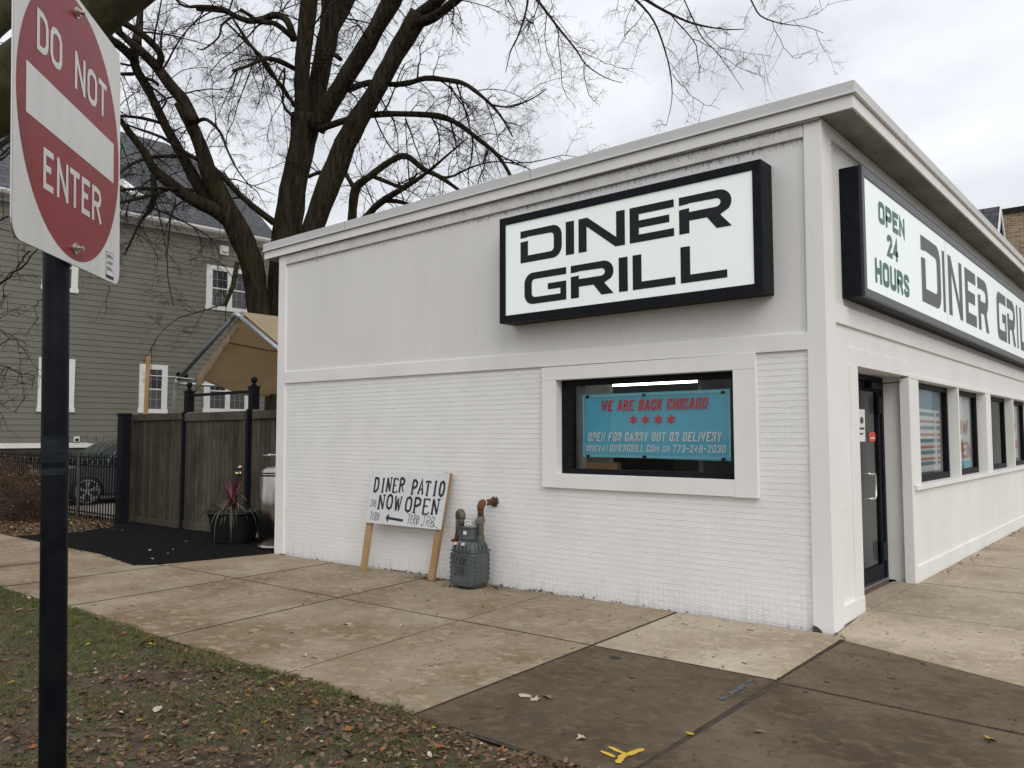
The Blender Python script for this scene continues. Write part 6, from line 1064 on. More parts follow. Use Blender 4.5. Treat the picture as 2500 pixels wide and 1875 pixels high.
def win(y0, y1, z0, z1, sashes, tw=0.12, mull=0.12):
    z0 += ZO; z1 += ZO
    f = boxes('window', [(0.0, 0.045, y0, y0+tw+0.06, z0, z1), (0.0, 0.045, y1-tw-0.03, y1, z0, z1), (0.0, 0.044, y0+tw+0.06, y1-tw-0.03, z1-0.15, z1), (0.0, 0.055, y0-0.02, y1+0.02, z0, z0+0.13)], 'house_trim', HH)
    a, c = y0+tw+0.06, y1-tw-0.03; wd = (c-a-mull*(sashes-1))/sashes; zb, zt = z0+0.13, z1-0.15; zm = (zb+zt)/2
    for k in range(sashes):
        p, q = a+k*(wd+mull), a+k*(wd+mull)+wd
        if k: boxes('mullion', [(0.0, 0.044, p-mull, p, zb, zt)], 'house_trim', f)
        b = MB(); b.add([(0.022, p, zb), (0.022, q, zb), (0.022, q, zt), (0.022, p, zt)], [(0, 1, 2, 3)]); b.build('pane', 'glass_dark', f)
        g = [(0.02, 0.038, p, q, zm-0.02, zm+0.02), (0.02, 0.036, p, p+0.025, zb, zt), (0.02, 0.036, q-0.025, q, zb, zt)]
        boxes('sash', g, 'house_trim', f, 0)
        b = MB(); 
        for t_ in ((1/3, 2/3) if wd > 0.45 else (0.5,)): b.box(0.0225, 0.026, p+wd*t_-0.006, p+wd*t_+0.006, zb, zt)
        for t_ in (0.25, 0.75): b.box(0.0225, 0.026, p, q, zb+(zt-zb)*t_-0.006, zb+(zt-zb)*t_+0.006)
        b.build('muntin', mat('muntin_grey', (0.30, 0.30, 0.29), 0.6) if 'muntin_grey' not in bpy.data.materials else bpy.data.materials['muntin_grey'], f)
        b = MB(); zz = zb
        while zz < zm-0.02: b.box(0.0215, 0.0222, p+0.03, q-0.03, zz, zz+0.016); zz += 0.035
        b.build('blind', 'interior', f)
win(4.73, 5.58, 2.26, 3.75, 1); win(6.75, 8.32, 2.32, 3.75, 2); win(6.75, 8.32, 5.66, 7.11, 2); win(2.0, 2.93, 2.24, 3.76, 1); win(2.0, 2.93, 5.67, 7.10, 1); win(-1.2, -0.3, 2.24, 3.76, 1); win(-4.2, -3.3, 2.24, 3.76, 1); win(-1.2, -0.3, 5.67, 7.10, 1)
vt = boxes('wall_vent', [(0.0, 0.05, 7.18, 7.48, 7.51+ZO, 7.82+ZO)], 'house_trim', HH, 0.008); b = MB(); b.box(0.05, 0.11, 7.24, 7.43, 7.60+ZO, 7.76+ZO); b.build('vent_hood', 'house_trim', vt, 0.02)
for y0, y1, z0, z1, m_ in ((2.96, 3.11, 1.40, 1.55, 'house_trim'), (3.33, 3.53, 1.38, 1.57, 'house_siding'), (3.57, 3.74, 1.39, 1.58, 'house_siding')): boxes('dryer_vent' if m_ == 'house_trim' else 'meter_box', [(0.0, 0.06, y0, y1, z0+ZO, z1+ZO)], m_, HH, 0.006)
boxes('vent_opening', [(0.06, 0.065, 2.99, 3.08, 1.42+ZO, 1.50+ZO)], 'black_matte', HH, 0)
b = MB(); b.tube([(0.03, 6.05, 5.06+ZO), (0.03, 6.05, 4.90+ZO), (0.04, 6.25, 4.87+ZO)], 0.03, 8); b.build('conduit', 'house_siding', HH)
b = MB(); b.box(0.0, 0.10, 5.88, 5.98, 3.42+ZO, 3.52+ZO); b.tube([(0.1, 5.93, 3.48+ZO), (0.2, 5.85, 3.50+ZO), (0.26, 5.82, 3.46+ZO)], [0.03, 0.06, 0.07], 8); b.tube([(0.1, 5.93, 3.44+ZO), (0.2, 6.04, 3.46+ZO), (0.26, 6.07, 3.42+ZO)], [0.03, 0.06, 0.07], 8); b.tube([(0.05, 5.93, 3.43+ZO), (0.06, 6.2, 3.33+ZO), (0.04, 6.5, 3.36+ZO), (0.04, 6.75, 3.45+ZO)], 0.012, 5); b.build('flood_light', 'black', HH)

# ------------------------------------------------------------------ parked car (nose towards -y)
CR = thing('parked_car', (-19.75, 3.2, -0.17), 'dark grey parked suv behind the iron fence', 'car', local=True); CR.rotation_euler = (0, 0, 0)
# local: y forward is -y, x=+0.93 is the visible side, z up
HW = 0.93; wy, wr = (-1.19, 1.62), 0.365
def arch(yc, r, n=10): return [(yc+r*math.cos(R(180-180*i/n)), 0.30+r*math.sin(R(180-180*i/n))) for i in range(n+1)]
prof = [(-2.10, 0.32), (-2.12, 0.55), (-2.05, 0.78), (-1.85, 0.90)]+[(-0.95, 1.06)]+[(0.9, 1.10), (2.35, 1.12), (2.50, 0.95), (2.52, 0.5), (2.45, 0.30)]
low = [(wy[1]+0.42, 0.28)]+arch(wy[1], 0.42)[::-1]+[(wy[1]-0.42, 0.22), (wy[0]+0.42, 0.22)]+arch(wy[0], 0.42)[::-1]+[(wy[0]-0.42, 0.28)]
poly = prof+low
b = MB(); k = len(poly); secs = []
for x, ins in ((-HW, 0.05), (-HW+0.10, 0), (HW-0.10, 0), (HW, 0.05)):
    secs += [(x*(1.0-0.06*max(0, -y-1.2)/0.9-0.05*max(0, z-0.8)), y*(1-ins*0.02), z) for y, z in poly]
b.add(secs, [tuple(range(k)), tuple(range(3*k, 4*k))[::-1]]+[(r*k+i, r*k+(i+1) % k, (r+1)*k+(i+1) % k, (r+1)*k+i) for r in range(3) for i in range(k)])
b.build('body', 'car_paint', CR, bevel=0.03, tri=True)
b = MB(); top = [(-1.22, 1.04), (-0.32, 1.56), (0.1, 1.655), (1.2, 1.67), (2.0, 1.60), (2.42, 1.12)]
cab = []
for x0_, x1_ in ((-0.86, -0.66), (0.86, 0.66)): cab.append([((x0_+(x1_-x0_)*(z-1.05)/0.6), y, z) for y, z in top])
k = len(top); b.add(cab[0]+cab[1], [tuple(range(k)), tuple(range(2*k-1, k-1, -1))]+[(i, i+1, k+i+1, k+i) for i in range(k-1)]); b.build('cabin', 'car_paint', CR, bevel=0.02)
def sidex(z): return 0.86+(0.66-0.86)*(z-1.05)/0.6
b = MB(); q = [(-0.90, 1.08), (-0.32, 1.51), (0.32, 1.51), (0.32, 1.08)]; b.add([(-sidex(1.08)*0.95, -1.16, 1.075), (sidex(1.08)*0.95, -1.16, 1.075), (sidex(1.53)*0.94, -0.38, 1.525), (-sidex(1.53)*0.94, -0.38, 1.525)], [(0, 1, 2, 3)])
for v in b.v[:]: pass
b.v = [(x, y-0.012, z+0.016) for x, y, z in b.v]; b.build('windscreen', 'car_glass', CR)
for ya_, yc_ in ((-0.62, 0.30), (0.40, 1.25)):
    b = MB(); pts = [(ya_-0.05, 1.10), (ya_+0.38 if ya_ < 0 else ya_, 1.49), (yc_, 1.52), (yc_, 1.10)]
    b.add([(sidex(z)+0.008, y, z) for y, z in pts], [(0, 1, 2, 3)]); b.build('side_window', 'car_glass', CR)
b = MB(); pts = [(-0.74, 1.085), (-0.22, 1.525), (0.1, 1.60), (1.2, 1.615)]; b.tube([(sidex(z)+0.012, y, z) for y, z in pts], 0.012, 6); b.tube([(sidex(1.085)+0.012, -0.74, 1.085), (sidex(1.085)+0.012, 1.9, 1.09)], 0.012, 6); b.build('chrome_trim', 'chrome', CR)
b = MB(); b.tube([(0.62, -0.15, 1.64), (0.62, 0.0, 1.70), (0.62, 1.5, 1.72), (0.62, 1.7, 1.67)], 0.018, 6); b.build('roof_rail', 'chrome', CR)
b = MB(); b.tube([(0.84, -0.55, 1.14), (0.99, -0.55, 1.17), (1.08, -0.53, 1.17)], [0.03, 0.075, 0.06], 10); b.build('mirror', 'car_paint', CR, smooth=True)
for x in (0.70, -0.70): b = MB(); b.tube([(x, -2.08, 0.80), (x+(0.14 if x > 0 else -0.14), -1.95, 0.83)], [0.07, 0.055], 10); b.build('headlight', 'glass_dark' if x < 0 else 'chrome', CR)
b = MB(); b.box(HW-0.03, HW+0.015, wy[0]+0.45, wy[1]-0.45, 0.22, 0.30); b.build('sill_trim', 'black_matte', CR)
b = MB(); b.box(HW-0.012, HW-0.002, -0.55, -0.542, 0.34, 1.05); b.box(HW-0.012, HW-0.002, 0.35, 0.358, 0.34, 1.05); b.tube([(HW-0.01, -0.5, 0.42), (HW-.01, 1.2, 0.42)], 0.01, 5); b.build('door_seam', 'black_matte', CR)
for y in wy:
    for x in (HW-0.11, -HW+0.11):
        sg = 1 if x > 0 else -1
        b = MB(); b.lathe([(wr-0.12, -0.11), (wr-0.02, -0.115), (wr, -0.08), (wr, 0.08), (wr-0.02, 0.115), (wr-0.075, 0.105), (wr-0.12, 0.10)], (x, y, wr), 32, 'x'); t_ = b.build('wheel', 'tyre', CR, smooth=True)
        b = MB(); b.lathe([(0.292, 0.085*sg), (0.292, 0.11*sg), (0.268, 0.112*sg), (0.262, 0.06*sg)], (x, y, wr), 32, 'x')
        for k in range(5):
            for da in (-0.16, 0.16):
                a = k*2*math.pi/5+0.3; b.bar((x+0.085*sg, y+0.04*math.cos(a), wr+0.04*math.sin(a)), (x+0.10*sg, y+0.272*math.cos(a+da), wr+0.272*math.sin(a+da)), 0.034, 0.03, (1, 0, 0))
        b.lathe([(0.065, 0.06*sg), (0.06, 0.105*sg), (0.03, 0.11*sg)], (x, y, wr), 16, 'x'); b.build('rim', 'alu', t_)

# ------------------------------------------------------------------ background on the right
BB = thing('brick_building', (0, 22, 0), 'tan brick building with dark coping beyond the end of the diner', 'building')
boxes('wall', [(-11, 2.2, 21.9, 36, -0.1, 8.36)], 'brick', BB, 0); b = MB(); b.box(-11.1, 2.3, 21.82, 36.1, 8.36, 8.50); b.box(-0.9, -0.75, 21.95, 22.2, 8.5, 8.58); b.build('parapet_coping', 'black_matte', BB)
GH = thing('gabled_house', (-1.5, 17.4, 0), 'dark shingled gable dormer roof with white trim beyond the diner eave', 'house')
gx0, gy0, gz0 = -1.5, 17.4, 7.50; sl = 1.55; hw_ = 1.75
b = MB()
for sg in (-1, 1): b.prism([(gx0+0.12, gy0, gz0), (gx0-6, gy0, gz0), (gx0-6, gy0+sg*hw_, gz0-sl*hw_), (gx0+0.12, gy0+sg*hw_, gz0-sl*hw_)], (0, 0, -0.09))
b.build('roof', brick_like('dormer_shingles', (0.055, 0.058, 0.062), (0.075, 0.078, 0.084), (0.02, 0.021, 0.024), 0.35, 0.15, 0.6, 0.012, axes='XZ'), GH)
b = MB(); b.prism([(gx0, gy0-hw_+0.1, gz0-sl*hw_+.05), (gx0, gy0+hw_-0.1, gz0-sl*hw_+.05), (gx0, gy0, gz0-0.12)], (-0.1, 0, 0)); b.box(gx0-5.9, gx0, gy0-hw_+.1, gy0+hw_-.1, 0, gz0-sl*hw_+.05); b.build('gable_wall', mat('blue_grey_siding', (0.33, 0.36, 0.38), 0.7), GH)
b = MB()
for sg in (-1, 1): b.prism([(gx0+0.125, gy0, gz0+0.0), (gx0+0.125, gy0+sg*hw_, gz0-sl*hw_), (gx0+0.125, gy0+sg*hw_, gz0-sl*hw_-0.22), (gx0+0.125, gy0, gz0-0.22)], (0.03, 0, 0))
b.build('rake_board', 'house_trim', GH)
b = MB(); b.tube([(-1.40, 12.35, 4.3), (-1.40, 12.35, 6.42), (-1.38, 12.37, 6.52), (-1.32, 12.40, 6.52), (-1.29, 12.42, 6.44)], 0.055, 10); o = b.build('roof_vent_pipe', 'old_pipe', None, smooth=True); tag(o, 'curved metal vent pipe rising above the front roof edge', 'vent')
b = MB(); b.box(-6.48, -6.30, 1.6, 1.80, 4.3, 5.02); b.box(-6.51, -6.27, 1.57, 1.83, 5.02, 5.05); o = b.build('roof_vent_box', 'galv_dark'); tag(o, 'small grey metal vent box peeking over the side roof edge', 'vent')
# ------------------------------------------------------------------ bare trees
def smooth_path(l, sub=3):
    pts = [Vector(p[:3]) for p in l]; rs = [p[3] for p in l]; o = []; q = []
    n = len(pts)
    for i in range(n-1):
        p0, p1, p2, p3 = pts[max(i-1, 0)], pts[i], pts[i+1], pts[min(i+2, n-1)]
        for k in range(sub):
            t = k/sub; t2 = t*t; t3 = t2*t
            o.append(0.5*((2*p1)+(p2-p0)*t+(2*p0-5*p1+4*p2-p3)*t2+(3*p1-p0-3*p2+p3)*t3)); q.append(rs[i]+(rs[i+1]-rs[i])*t)
    o.append(pts[-1]); q.append(rs[-1]); return o, q
def limb_mesh(b, l, n=10, rough=0.05, sub=3, seed=0):
    p, r = smooth_path(l, sub); o0 = len(b.v); b.tube(p, r, n)
    for i in range(o0, len(b.v)):
        k = (i-o0)//n
        if k >= len(p): break
        v = Vector(b.v[i]); d = v-p[k]; f = 1+rough*2.2*noise.noise(v*3.1+Vector((seed, 0, 0)))+rough*noise.noise(v*9+Vector((seed, 3, 0)))
        b.v[i] = tuple(p[k]+d*f)
    return p, r
class Twigs:                                         # fast thin 3-sided tubes
    def __init__(s, seed): s.v = []; s.f = []; s.r = random.Random(seed)
    def tube(s, pts, r0, r1):
        n = len(pts); o = len(s.v); d = (pts[-1]-pts[0]).normalized(); x = d.orthogonal().normalized(); y = d.cross(x)
        cs = ((1, 0), (-0.5, 0.866), (-0.5, -0.866))
        for i, p in enumerate(pts):
            r = r0+(r1-r0)*i/(n-1)
            for c, e in cs: s.v.append((p.x+(x.x*c+y.x*e)*r, p.y+(x.y*c+y.y*e)*r, p.z+(x.z*c+y.z*e)*r))
        for i in range(n-1):
            for j in range(3): s.f.append((o+i*3+j, o+i*3+(j+1) % 3, o+i*3+3+(j+1) % 3, o+i*3+3+j))
    def rvec(s): return Vector((s.r.gauss(0, 1), s.r.gauss(0, 1), s.r.gauss(0, 1)))
    def grow(s, p, d, L_, r, lev, droop, wig=0.13):
        n = 6 if lev >= 2 else 4; st = L_/n; pts = [p.copy()]; ds = [d.copy()]
        for i in range(n):
            d = (d+s.rvec()*wig*(0.95 if lev >= 2 else 0.5)+Vector((0, 0, droop*(0.25 if lev < 2 else 1)*(i+1)/n*0.45))).normalized(); p = p+d*st; pts.append(p.copy()); ds.append(d.copy())
        s.tube(pts, r, max(0.0013, r*0.3))
        if lev <= 0: return
        k = s.r.randint(*((4, 6) if lev >= 3 else (5, 8) if lev >= 2 else (5, 8)))
        for _ in range(k):
            f = s.r.uniform(0.18, 1.0); i = min(n-1, int(f*n)); q = pts[i].lerp(pts[i+1], f*n-i); dd = ds[i]
            side = s.rvec(); side = (side-dd*side.dot(dd)).normalized(); c = (dd*s.r.uniform(0.35, 0.8)+side*0.75).normalized()
            s.grow(q, c, L_*s.r.uniform(0.30, 0.52)*(1.15-0.4*f), max(0.0018, r*0.42), lev-1, droop, wig)
    def along(s, path, rad, gap, Lr, lev, droop, start=0.1, rmax=0.016, upb=0.0):
        tot = 0; nxt = gap*s.r.random()
        n = len(path); full = sum((path[i+1]-path[i]).length for i in range(n-1))
        for i in range(n-1):
            a, c = path[i], path[i+1]; seg = (c-a).length
            if seg < 1e-6: continue
            while nxt < tot+seg:
                f = (nxt-tot)/seg; q = a.lerp(c, f)
                if nxt/full > start:
                    dd = (c-a).normalized(); side = s.rvec(); side = (side-dd*side.dot(dd)).normalized()
                    d = (dd*s.r.uniform(0.1, 0.8)+side+Vector((0, 0, upb))).normalized(); r = rad[i]
                    s.grow(q, d, s.r.uniform(*Lr), min(rmax, max(0.005, r*0.45)), lev, droop)
                nxt += gap*s.r.uniform(0.5, 1.5)
            tot += seg
    def build(s, name, m, parent):
        me = bpy.data.meshes.new(name); me.from_pydata(s.v, [], s.f); me.materials.append(M[m]); me.polygons.foreach_set('use_smooth', [True]*len(me.polygons))
        o = bpy.data.objects.new(name, me); COL.objects.link(o); o.parent = parent
        if parent is not None: o.location = -parent.location
        return o
def bare_tree(name, data, base, label, group, m, seed, gap, Lr, lev, droop, start=0.15, extra=None, rmax=0.016, upb=0.0, thin=0, mid=0):
    t = thing(name, base, label, 'tree', group); tw = Twigs(seed); 
    b = MB()
    for i, l in enumerate(data['trunk']): limb_mesh(b, l, 18, 0.07, 4, seed+i)
    b.build('trunk', m, t, smooth=True)
    for i, l in enumerate(data['limb']):
        b = MB(); p, r = limb_mesh(b, l, 9, 0.08, 3, seed+20+i); b.build('limb', m, t, smooth=True)
        if not (i >= len(data['limb'])-thin) and mid: tw.along(p, r, mid, (0.9, 2.5), 3, droop*0.8, 0.12, 0.030, upb)
        far = i >= len(data['limb'])-thin; tw.along(p, r, gap*(1.5 if far else 1), (Lr[0]*0.7, Lr[1]*0.62) if far else Lr, lev, droop, start, rmax*(0.6 if far else 1), upb)
    for l in data['twig']:
        p, r = smooth_path(l, 3)
        p = [q+tw.rvec()*0.012 for q in p]
        for i in range(0, len(p)-1): tw.tube([p[i], p[i+1]], r[i], r[i+1])
        tw.along(p, r, gap*0.5, (Lr[0]*0.5, Lr[1]*0.5), max(1, lev-1), droop, 0.05, rmax, upb)
    tw.build('twigs', 'twig', t)
    return t, tw
mb_ = Vector(MAIN_TREE['trunk'][0][0][:3]); mb_.z = -0.15
MAIN_TREE['trunk'][0] = [(mb_.x-0.02, mb_.y, -0.3, 0.80), (mb_.x, mb_.y, 0.5, 0.62)]+MAIN_TREE['trunk'][0]
t, tw = bare_tree('elm_tree', MAIN_TREE, mb_, 'huge multi-stemmed bare elm rising behind the diner and the canopy', None, 'bark', 3, 0.36, (0.4, 1.5), 2, -0.6, thin=6, mid=0.95)
rng = random.Random(31); b = MB()                     # the last dry leaf clusters
for (cx0, cy0, cz0), n_ in (((-11.6, 5.9, 7.6), 50), ((-10.4, 6.0, 6.4), 45), ((-12.2, 5.6, 8.4), 30)):
    for k in range(n_):
        p = Vector((cx0+rng.gauss(0, .4), cy0+rng.gauss(0, .4), cz0+rng.gauss(0, .25))); a = rng.uniform(0, 6.28); u = Vector((math.cos(a), math.sin(a), 0))*0.018; v = Vector((0, 0, -0.05)); b.add([p, p+u+v*.5, p+v, p-u+v*.5], [(0, 1, 2, 3)])
b.build('dry_leaves', 'brown_leaf', t)
bb = Vector(BACK_TREE['trunk'][0][0][:3]); bb.z = -0.15
l = BACK_TREE['trunk'][0]; BACK_TREE['trunk'][0] = [(l[0][0]-0.2, l[0][1], -0.2, 0.34), (l[0][0]-0.05, l[0][1], 3.0, 0.25)]+l
l = BACK_TREE['limb'][1]; BACK_TREE['limb'][1] = [(bb.x, bb.y, 3.2, 0.3)]+l
bare_tree('bare_tree', BACK_TREE, bb, 'smaller arching bare tree seen low over the diner roof edge', None, 'bark', 9, 0.30, (0.6, 1.8), 2, -0.2, 0.1, upb=0.3, mid=1.0)
nb = Vector(NEAR_TREE['trunk'][0][0][:3]); nb.z = -0.1
bare_tree('street_tree', NEAR_TREE, nb, 'mossy limb of a near street tree crossing behind the road sign', None, 'bark_moss', 15, 0.30, (0.35, 1.0), 2, -0.5, 0.3, rmax=0.006)

# ------------------------------------------------------------------ bare shrubs by the fence
def shrub(x, y, hx, hy, h, seed, label):
    t = thing('bare_shrub', (x, y, -0.13), label, 'shrub', None); tw = Twigs(seed); r = tw.r
    for k in range(int(120*hx)):
        a, c = r.uniform(-hx, hx), r.uniform(-hy, hy); p = Vector((x+a*0.75, y+c*0.6, -0.13)); d = Vector((r.gauss(a*0.25, 0.28), r.gauss(c*0.3, 0.28), 1)).normalized()
        tw.grow(p, d, h*r.uniform(0.6, 1.02), r.uniform(0.005, 0.011), 2, 0.0, 0.36)
    tw.build('stems', 'hedge_twig', t)
    b = MB(); b.m = 0
    for k in range(int(700*hx)):
        p = Vector((x+r.uniform(-hx, hx), y+r.uniform(-hy, hy), -0.1+h*0.93*r.random()**0.8)); a = r.uniform(0, 6.28); u = Vector((math.cos(a), math.sin(a), r.gauss(0, .5))).normalized(); v = u.orthogonal().normalized(); s_ = r.uniform(0.012, 0.026)
        b.m = r.choice((0, 0, 1, 2)); b.add([p-u*s_*1.4, p-v*s_*.6, p+u*s_*1.4, p+v*s_*.6], [(0, 1, 2, 3)])
    b.build('dry_leaves', ['brown_leaf', 'dark_leaf', 'tan_leaf'], t)
shrub(-16.2, -0.20, 0.70, 0.45, 1.05, 41, 'bare brown shrub tangled over the iron fence right of the sign post')
shrub(-17.6, -0.25, 1.1, 0.60, 1.30, 42, 'bare brown shrub thicket just left of the black sign post')
shrub(-19.7, -0.30, 1.1, 0.60, 1.38, 43, 'tall bare brown shrub at the left edge below the olive house')

# ------------------------------------------------------------------ leaves, grass
def leaf_shape(r, kind):
    if kind == 0:                                     # oval
        o_ = [(math.cos(a)*1.0, math.sin(a)*0.52*(1-0.25*math.cos(a))) for a in [k*2*math.pi/9 for k in range(9)]]
    else:                                             # lobed maple like
        n = 12; o_ = []
        for k in range(n): a = k*2*math.pi/n; q = 1.0 if k % 2 == 0 else 0.55; q *= 0.75+0.25*math.cos(a); o_.append((q*math.cos(a), q*math.sin(a)*0.9))
    return o_
def add_leaf(b, p, size, r, kind, curl, mi, tiltmax=0.4, lift=0.0):
    a = r.uniform(0, 6.28); tx_, ty_ = r.gauss(0, tiltmax*0.5), r.gauss(0, tiltmax*0.5); ca, sa = math.cos(a), math.sin(a); o_ = leaf_shape(r, kind); c1, c2 = curl*r.uniform(0.3, 1), curl*r.uniform(-0.6, 1)
    vs = [(p[0], p[1], p[2]+lift)]
    zs = []
    for x, y in o_:
        z = (c1*y*y+c2*x*x*0.6)+r.gauss(0, 0.06)*curl; X = (x*ca-y*sa)*size; Y = (x*sa+y*ca)*size; vs.append((p[0]+X, p[1]+Y, p[2]+lift+z*size+X*tx_+Y*ty_))
    mn = min(v[2] for v in vs); off = max(0, p[2]+0.001-mn); vs = [(x, y, z+off) for x, y, z in vs]
    b.m = mi; k = len(o_); b.add(vs, [(0, i+1, (i+1) % k+1) for i in range(k)])
rng = random.Random(77); names = [n_ for n_, c_ in LEAFC]
b = MB(); cnt = 0
def dens(x, y):                                       # leaf cover: thick by the walk and to the right
    d = 0.48+0.75*min(1, max(0, (x+3.9)/2.4))+0.35*noise.noise(Vector((x*0.9, y*0.9, 7)))
    return d
while cnt < 13000:
    x = -9.0+9.3*(1-rng.random()**1.7); y = -3.30-rng.random()**1.25*2.6
    if y > edge_y(x)+0.03*rng.random() or (x > lawn_right(y)+0.05*rng.gauss(0, 1)): continue
    if rng.random() > dens(x, y): continue
    c = rng.choices(range(8), (36, 26, 12, 3.0, 2.4, 0.5, 18, 0.9))[0]; big = rng.random() < 0.07
    s_ = rng.uniform(0.010, 0.023)*(1.7 if big else 1)
    add_leaf(b, (x, y, lawn_z(x, y)+rng.random()**2*0.020), s_, rng, rng.random() < 0.45, 0.5, c, 0.5); cnt += 1
for k in range(750):                                  # scattered farther left and below the shrubs
    x = rng.uniform(-14, -8.5); y = rng.uniform(-5.5, -3.35); add_leaf(b, (x, y, lawn_z(x, y)+.004), rng.uniform(0.016, 0.034), rng, rng.random() < 0.5, 0.5, rng.choices(range(8), (30, 20, 16, 4, 6, 1, 14, 1))[0])
for k in range(9000):
    x = -12.6-8.5*rng.random()**1.5; y = rng.uniform(-1.46, 1.0)
    lim = -12.95+0.2*(y+1.44)/0.9 if y < -0.55 else (-12.75-0.65*(y+0.55)/0.95 if y < 0.4 else -13.9)
    if x > lim+rng.gauss(0, .05)-0.02: continue
    add_leaf(b, (x, y, gz(x, y)-0.050+0.045*rng.random()), rng.uniform(0.020, 0.042), rng, rng.random() < 0.5, 0.5, rng.choices(range(8), (34, 14, 16, 8, 4, 0.5, 12, 0))[0])
tag(b.build('leaf_litter', names), 'thick litter of brown fallen leaves over the lawn and under the shrubs', 'leaf litter', None, 'stuff')
b = MB()                                              # debris caught along the foot of the wall and in joints
def clump(x, y, sx, sy, n_, smin=0.006, smax=0.018):
    for k in range(n_): X, Y = x+rng.gauss(0, sx), y+rng.gauss(0, sy); Y = min(Y, 0.012 if X < 0 else Y); add_leaf(b, (X, Y, gz(X, Y)+0.001), rng.uniform(smin, smax), rng, 0, 0.7, rng.choices((0, 1, 2, 6), (5, 6, 1, 2))[0], 0.9)
for x, n_, s_ in ((-7.45, 26, .05), (-6.6, 12, .2), (-5.3, 20, .12), (-5.0, 40, .14), (-4.72, 30, .1), (-2.95, 30, .09), (-2.78, 16, .06), (-2.45, 14, .08), (-1.9, 8, .2), (-1.1, 8, .2), (-0.4, 6, .1)): clump(x, -0.012, s_, 0.014, n_)
clump(-4.38, -0.16, 0.10, 0.05, 80); clump(-4.15, -0.08, 0.10, 0.05, 50); clump(-3.42, -0.10, 0.10, 0.06, 60); clump(-3.75, -0.36, 0.10, 0.02, 16)
clump(-7.9, -0.05, 0.1, 0.03, 40)
for k in range(240):
    f = rng.random(); x_ = -12.9+4.8*f; y_ = -1.46-0.24*max(0, (f-0.3))/0.7; add_leaf(b, (x_, y_+rng.gauss(0, .018), gz(x_, y_)+0.003), rng.uniform(0.005, 0.013), rng, 0, 0.6, rng.choice((0, 1, 1, 2)), 0.8)
clump(0, 0, 0.001, 0.001, 0); clump(-13.5, 0.66, 0.12, 0.08, 70, 0.015, 0.035); clump(-12.9, 0.72, 0.25, 0.05, 30, 0.01, 0.03); clump(0.03, -0.02, 0.03, 0.03, 24, 0.004, 0.010)
for k in range(120):
    y = -0.08-1.4*rng.random(); add_leaf(b, (0.105+rng.gauss(0, .006)+0.05*(y/-3), y, gz(0, y)-0.004), rng.uniform(0.004, 0.009), rng, 0, 0.6, rng.choice((0, 1, 1)), 0.9)
for k in range(60): y = rng.uniform(3.3, 9); add_leaf(b, (0.02+abs(rng.gauss(0, .06)), y, gz(0.2, y)+.002), rng.uniform(0.008, 0.02), rng, 0, 0.6, rng.choice((0, 1, 2)), 0.9)
for k in range(420):
    x, y = rng.uniform(-7.6, 2.2), -3.2*rng.random() if rng.random() < .7 else rng.uniform(-3.2, 7)
    if y > -0.1 and x < 0.1: continue
    add_leaf(b, (x, y, gz(x, y)+0.002), rng.uniform(0.003, 0.009), rng, 0, 0.7, rng.choice((0, 1, 1, 2)), 0.8)
for k in range(46):
    x, y = rng.uniform(-6.5, 2.0), rng.uniform(-3.2, -0.2); a = rng.uniform(0, 6.28); l_ = rng.uniform(0.02, 0.06); b.m = 1; b.bar((x, y, gz(x, y)+.004), (x+l_*math.cos(a), y+l_*math.sin(a), gz(x, y)+0.005), 0.004, 0.004)
tag(b.build('debris', names), 'crumbled dead leaves and bits of twig along the foot of the wall and over the pavement', 'debris', None, 'stuff')
# grass
tw = []; fs = []; rng = random.Random(5)
def tuft(x, y, h, n_, spread):
    for k in range(n_):
        a = rng.uniform(0, 6.28); X, Y = x+rng.gauss(0, spread), y+rng.gauss(0, spread); z = lawn_z(X, Y)-0.004; hh = h*rng.uniform(0.5, 1.2); w_ = rng.uniform(0.0013, 0.0026); lx, ly = rng.gauss(0, .5)*hh, rng.gauss(0, .5)*hh; o = len(tw); ca, sa = math.cos(a)*w_, math.sin(a)*w_
        tw.extend([(X-ca, Y-sa, z), (X+ca, Y+sa, z), (X+lx*.4+ca*.7, Y+ly*.4+sa*.7, z+hh*.65), (X+lx*.4-ca*.7, Y+ly*.4-sa*.7, z+hh*.65), (X+lx, Y+ly, z+hh*0.95)]); fs.extend([(o, o+1, o+2, o+3), (o+3, o+2, o+4)])
made = 0
while made < 9500:
    x = -9.2+9.2*(1-rng.random()**1.5); y = -3.32-rng.random()**1.3*2.4
    if y > edge_y(x) or x > lawn_right(y): continue
    g_ = 0.72-0.60*min(1, max(0, (x+3.9)/2.6))+0.95*noise.noise(Vector((x*1.4, y*1.4, 20)))
    if y > edge_y(x)-0.14: g_ += 0.45*(1 if x < -1.6 else 0.35)
    if rng.random() > g_: continue
    tuft(x, y, rng.uniform(0.018, 0.046), rng.randint(6, 13), 0.022); made += 1
for x, y, h in ((-1.36, -3.36, 0.07), (-1.9, -3.39, 0.06), (-2.05, -3.38, 0.06), (-2.62, -3.40, 0.06), (-3.4, -3.37, 0.05), (-4.0, -3.38, 0.06), (-4.9, -3.40, 0.06)): tuft(x, y, h, 40, 0.035)
for k in range(1300): x = rng.uniform(-15, -8.8); tuft(x, rng.uniform(-5.5, edge_y(x)), rng.uniform(0.03, 0.06), 7, 0.04)
me = bpy.data.meshes.new('grass'); me.from_pydata(tw, [], fs); me.materials.append(M['grass']); o = bpy.data.objects.new('grass', me); COL.objects.link(o)
tag(o, 'patchy short autumn grass growing along the edge of the walk', 'grass', None, 'stuff')

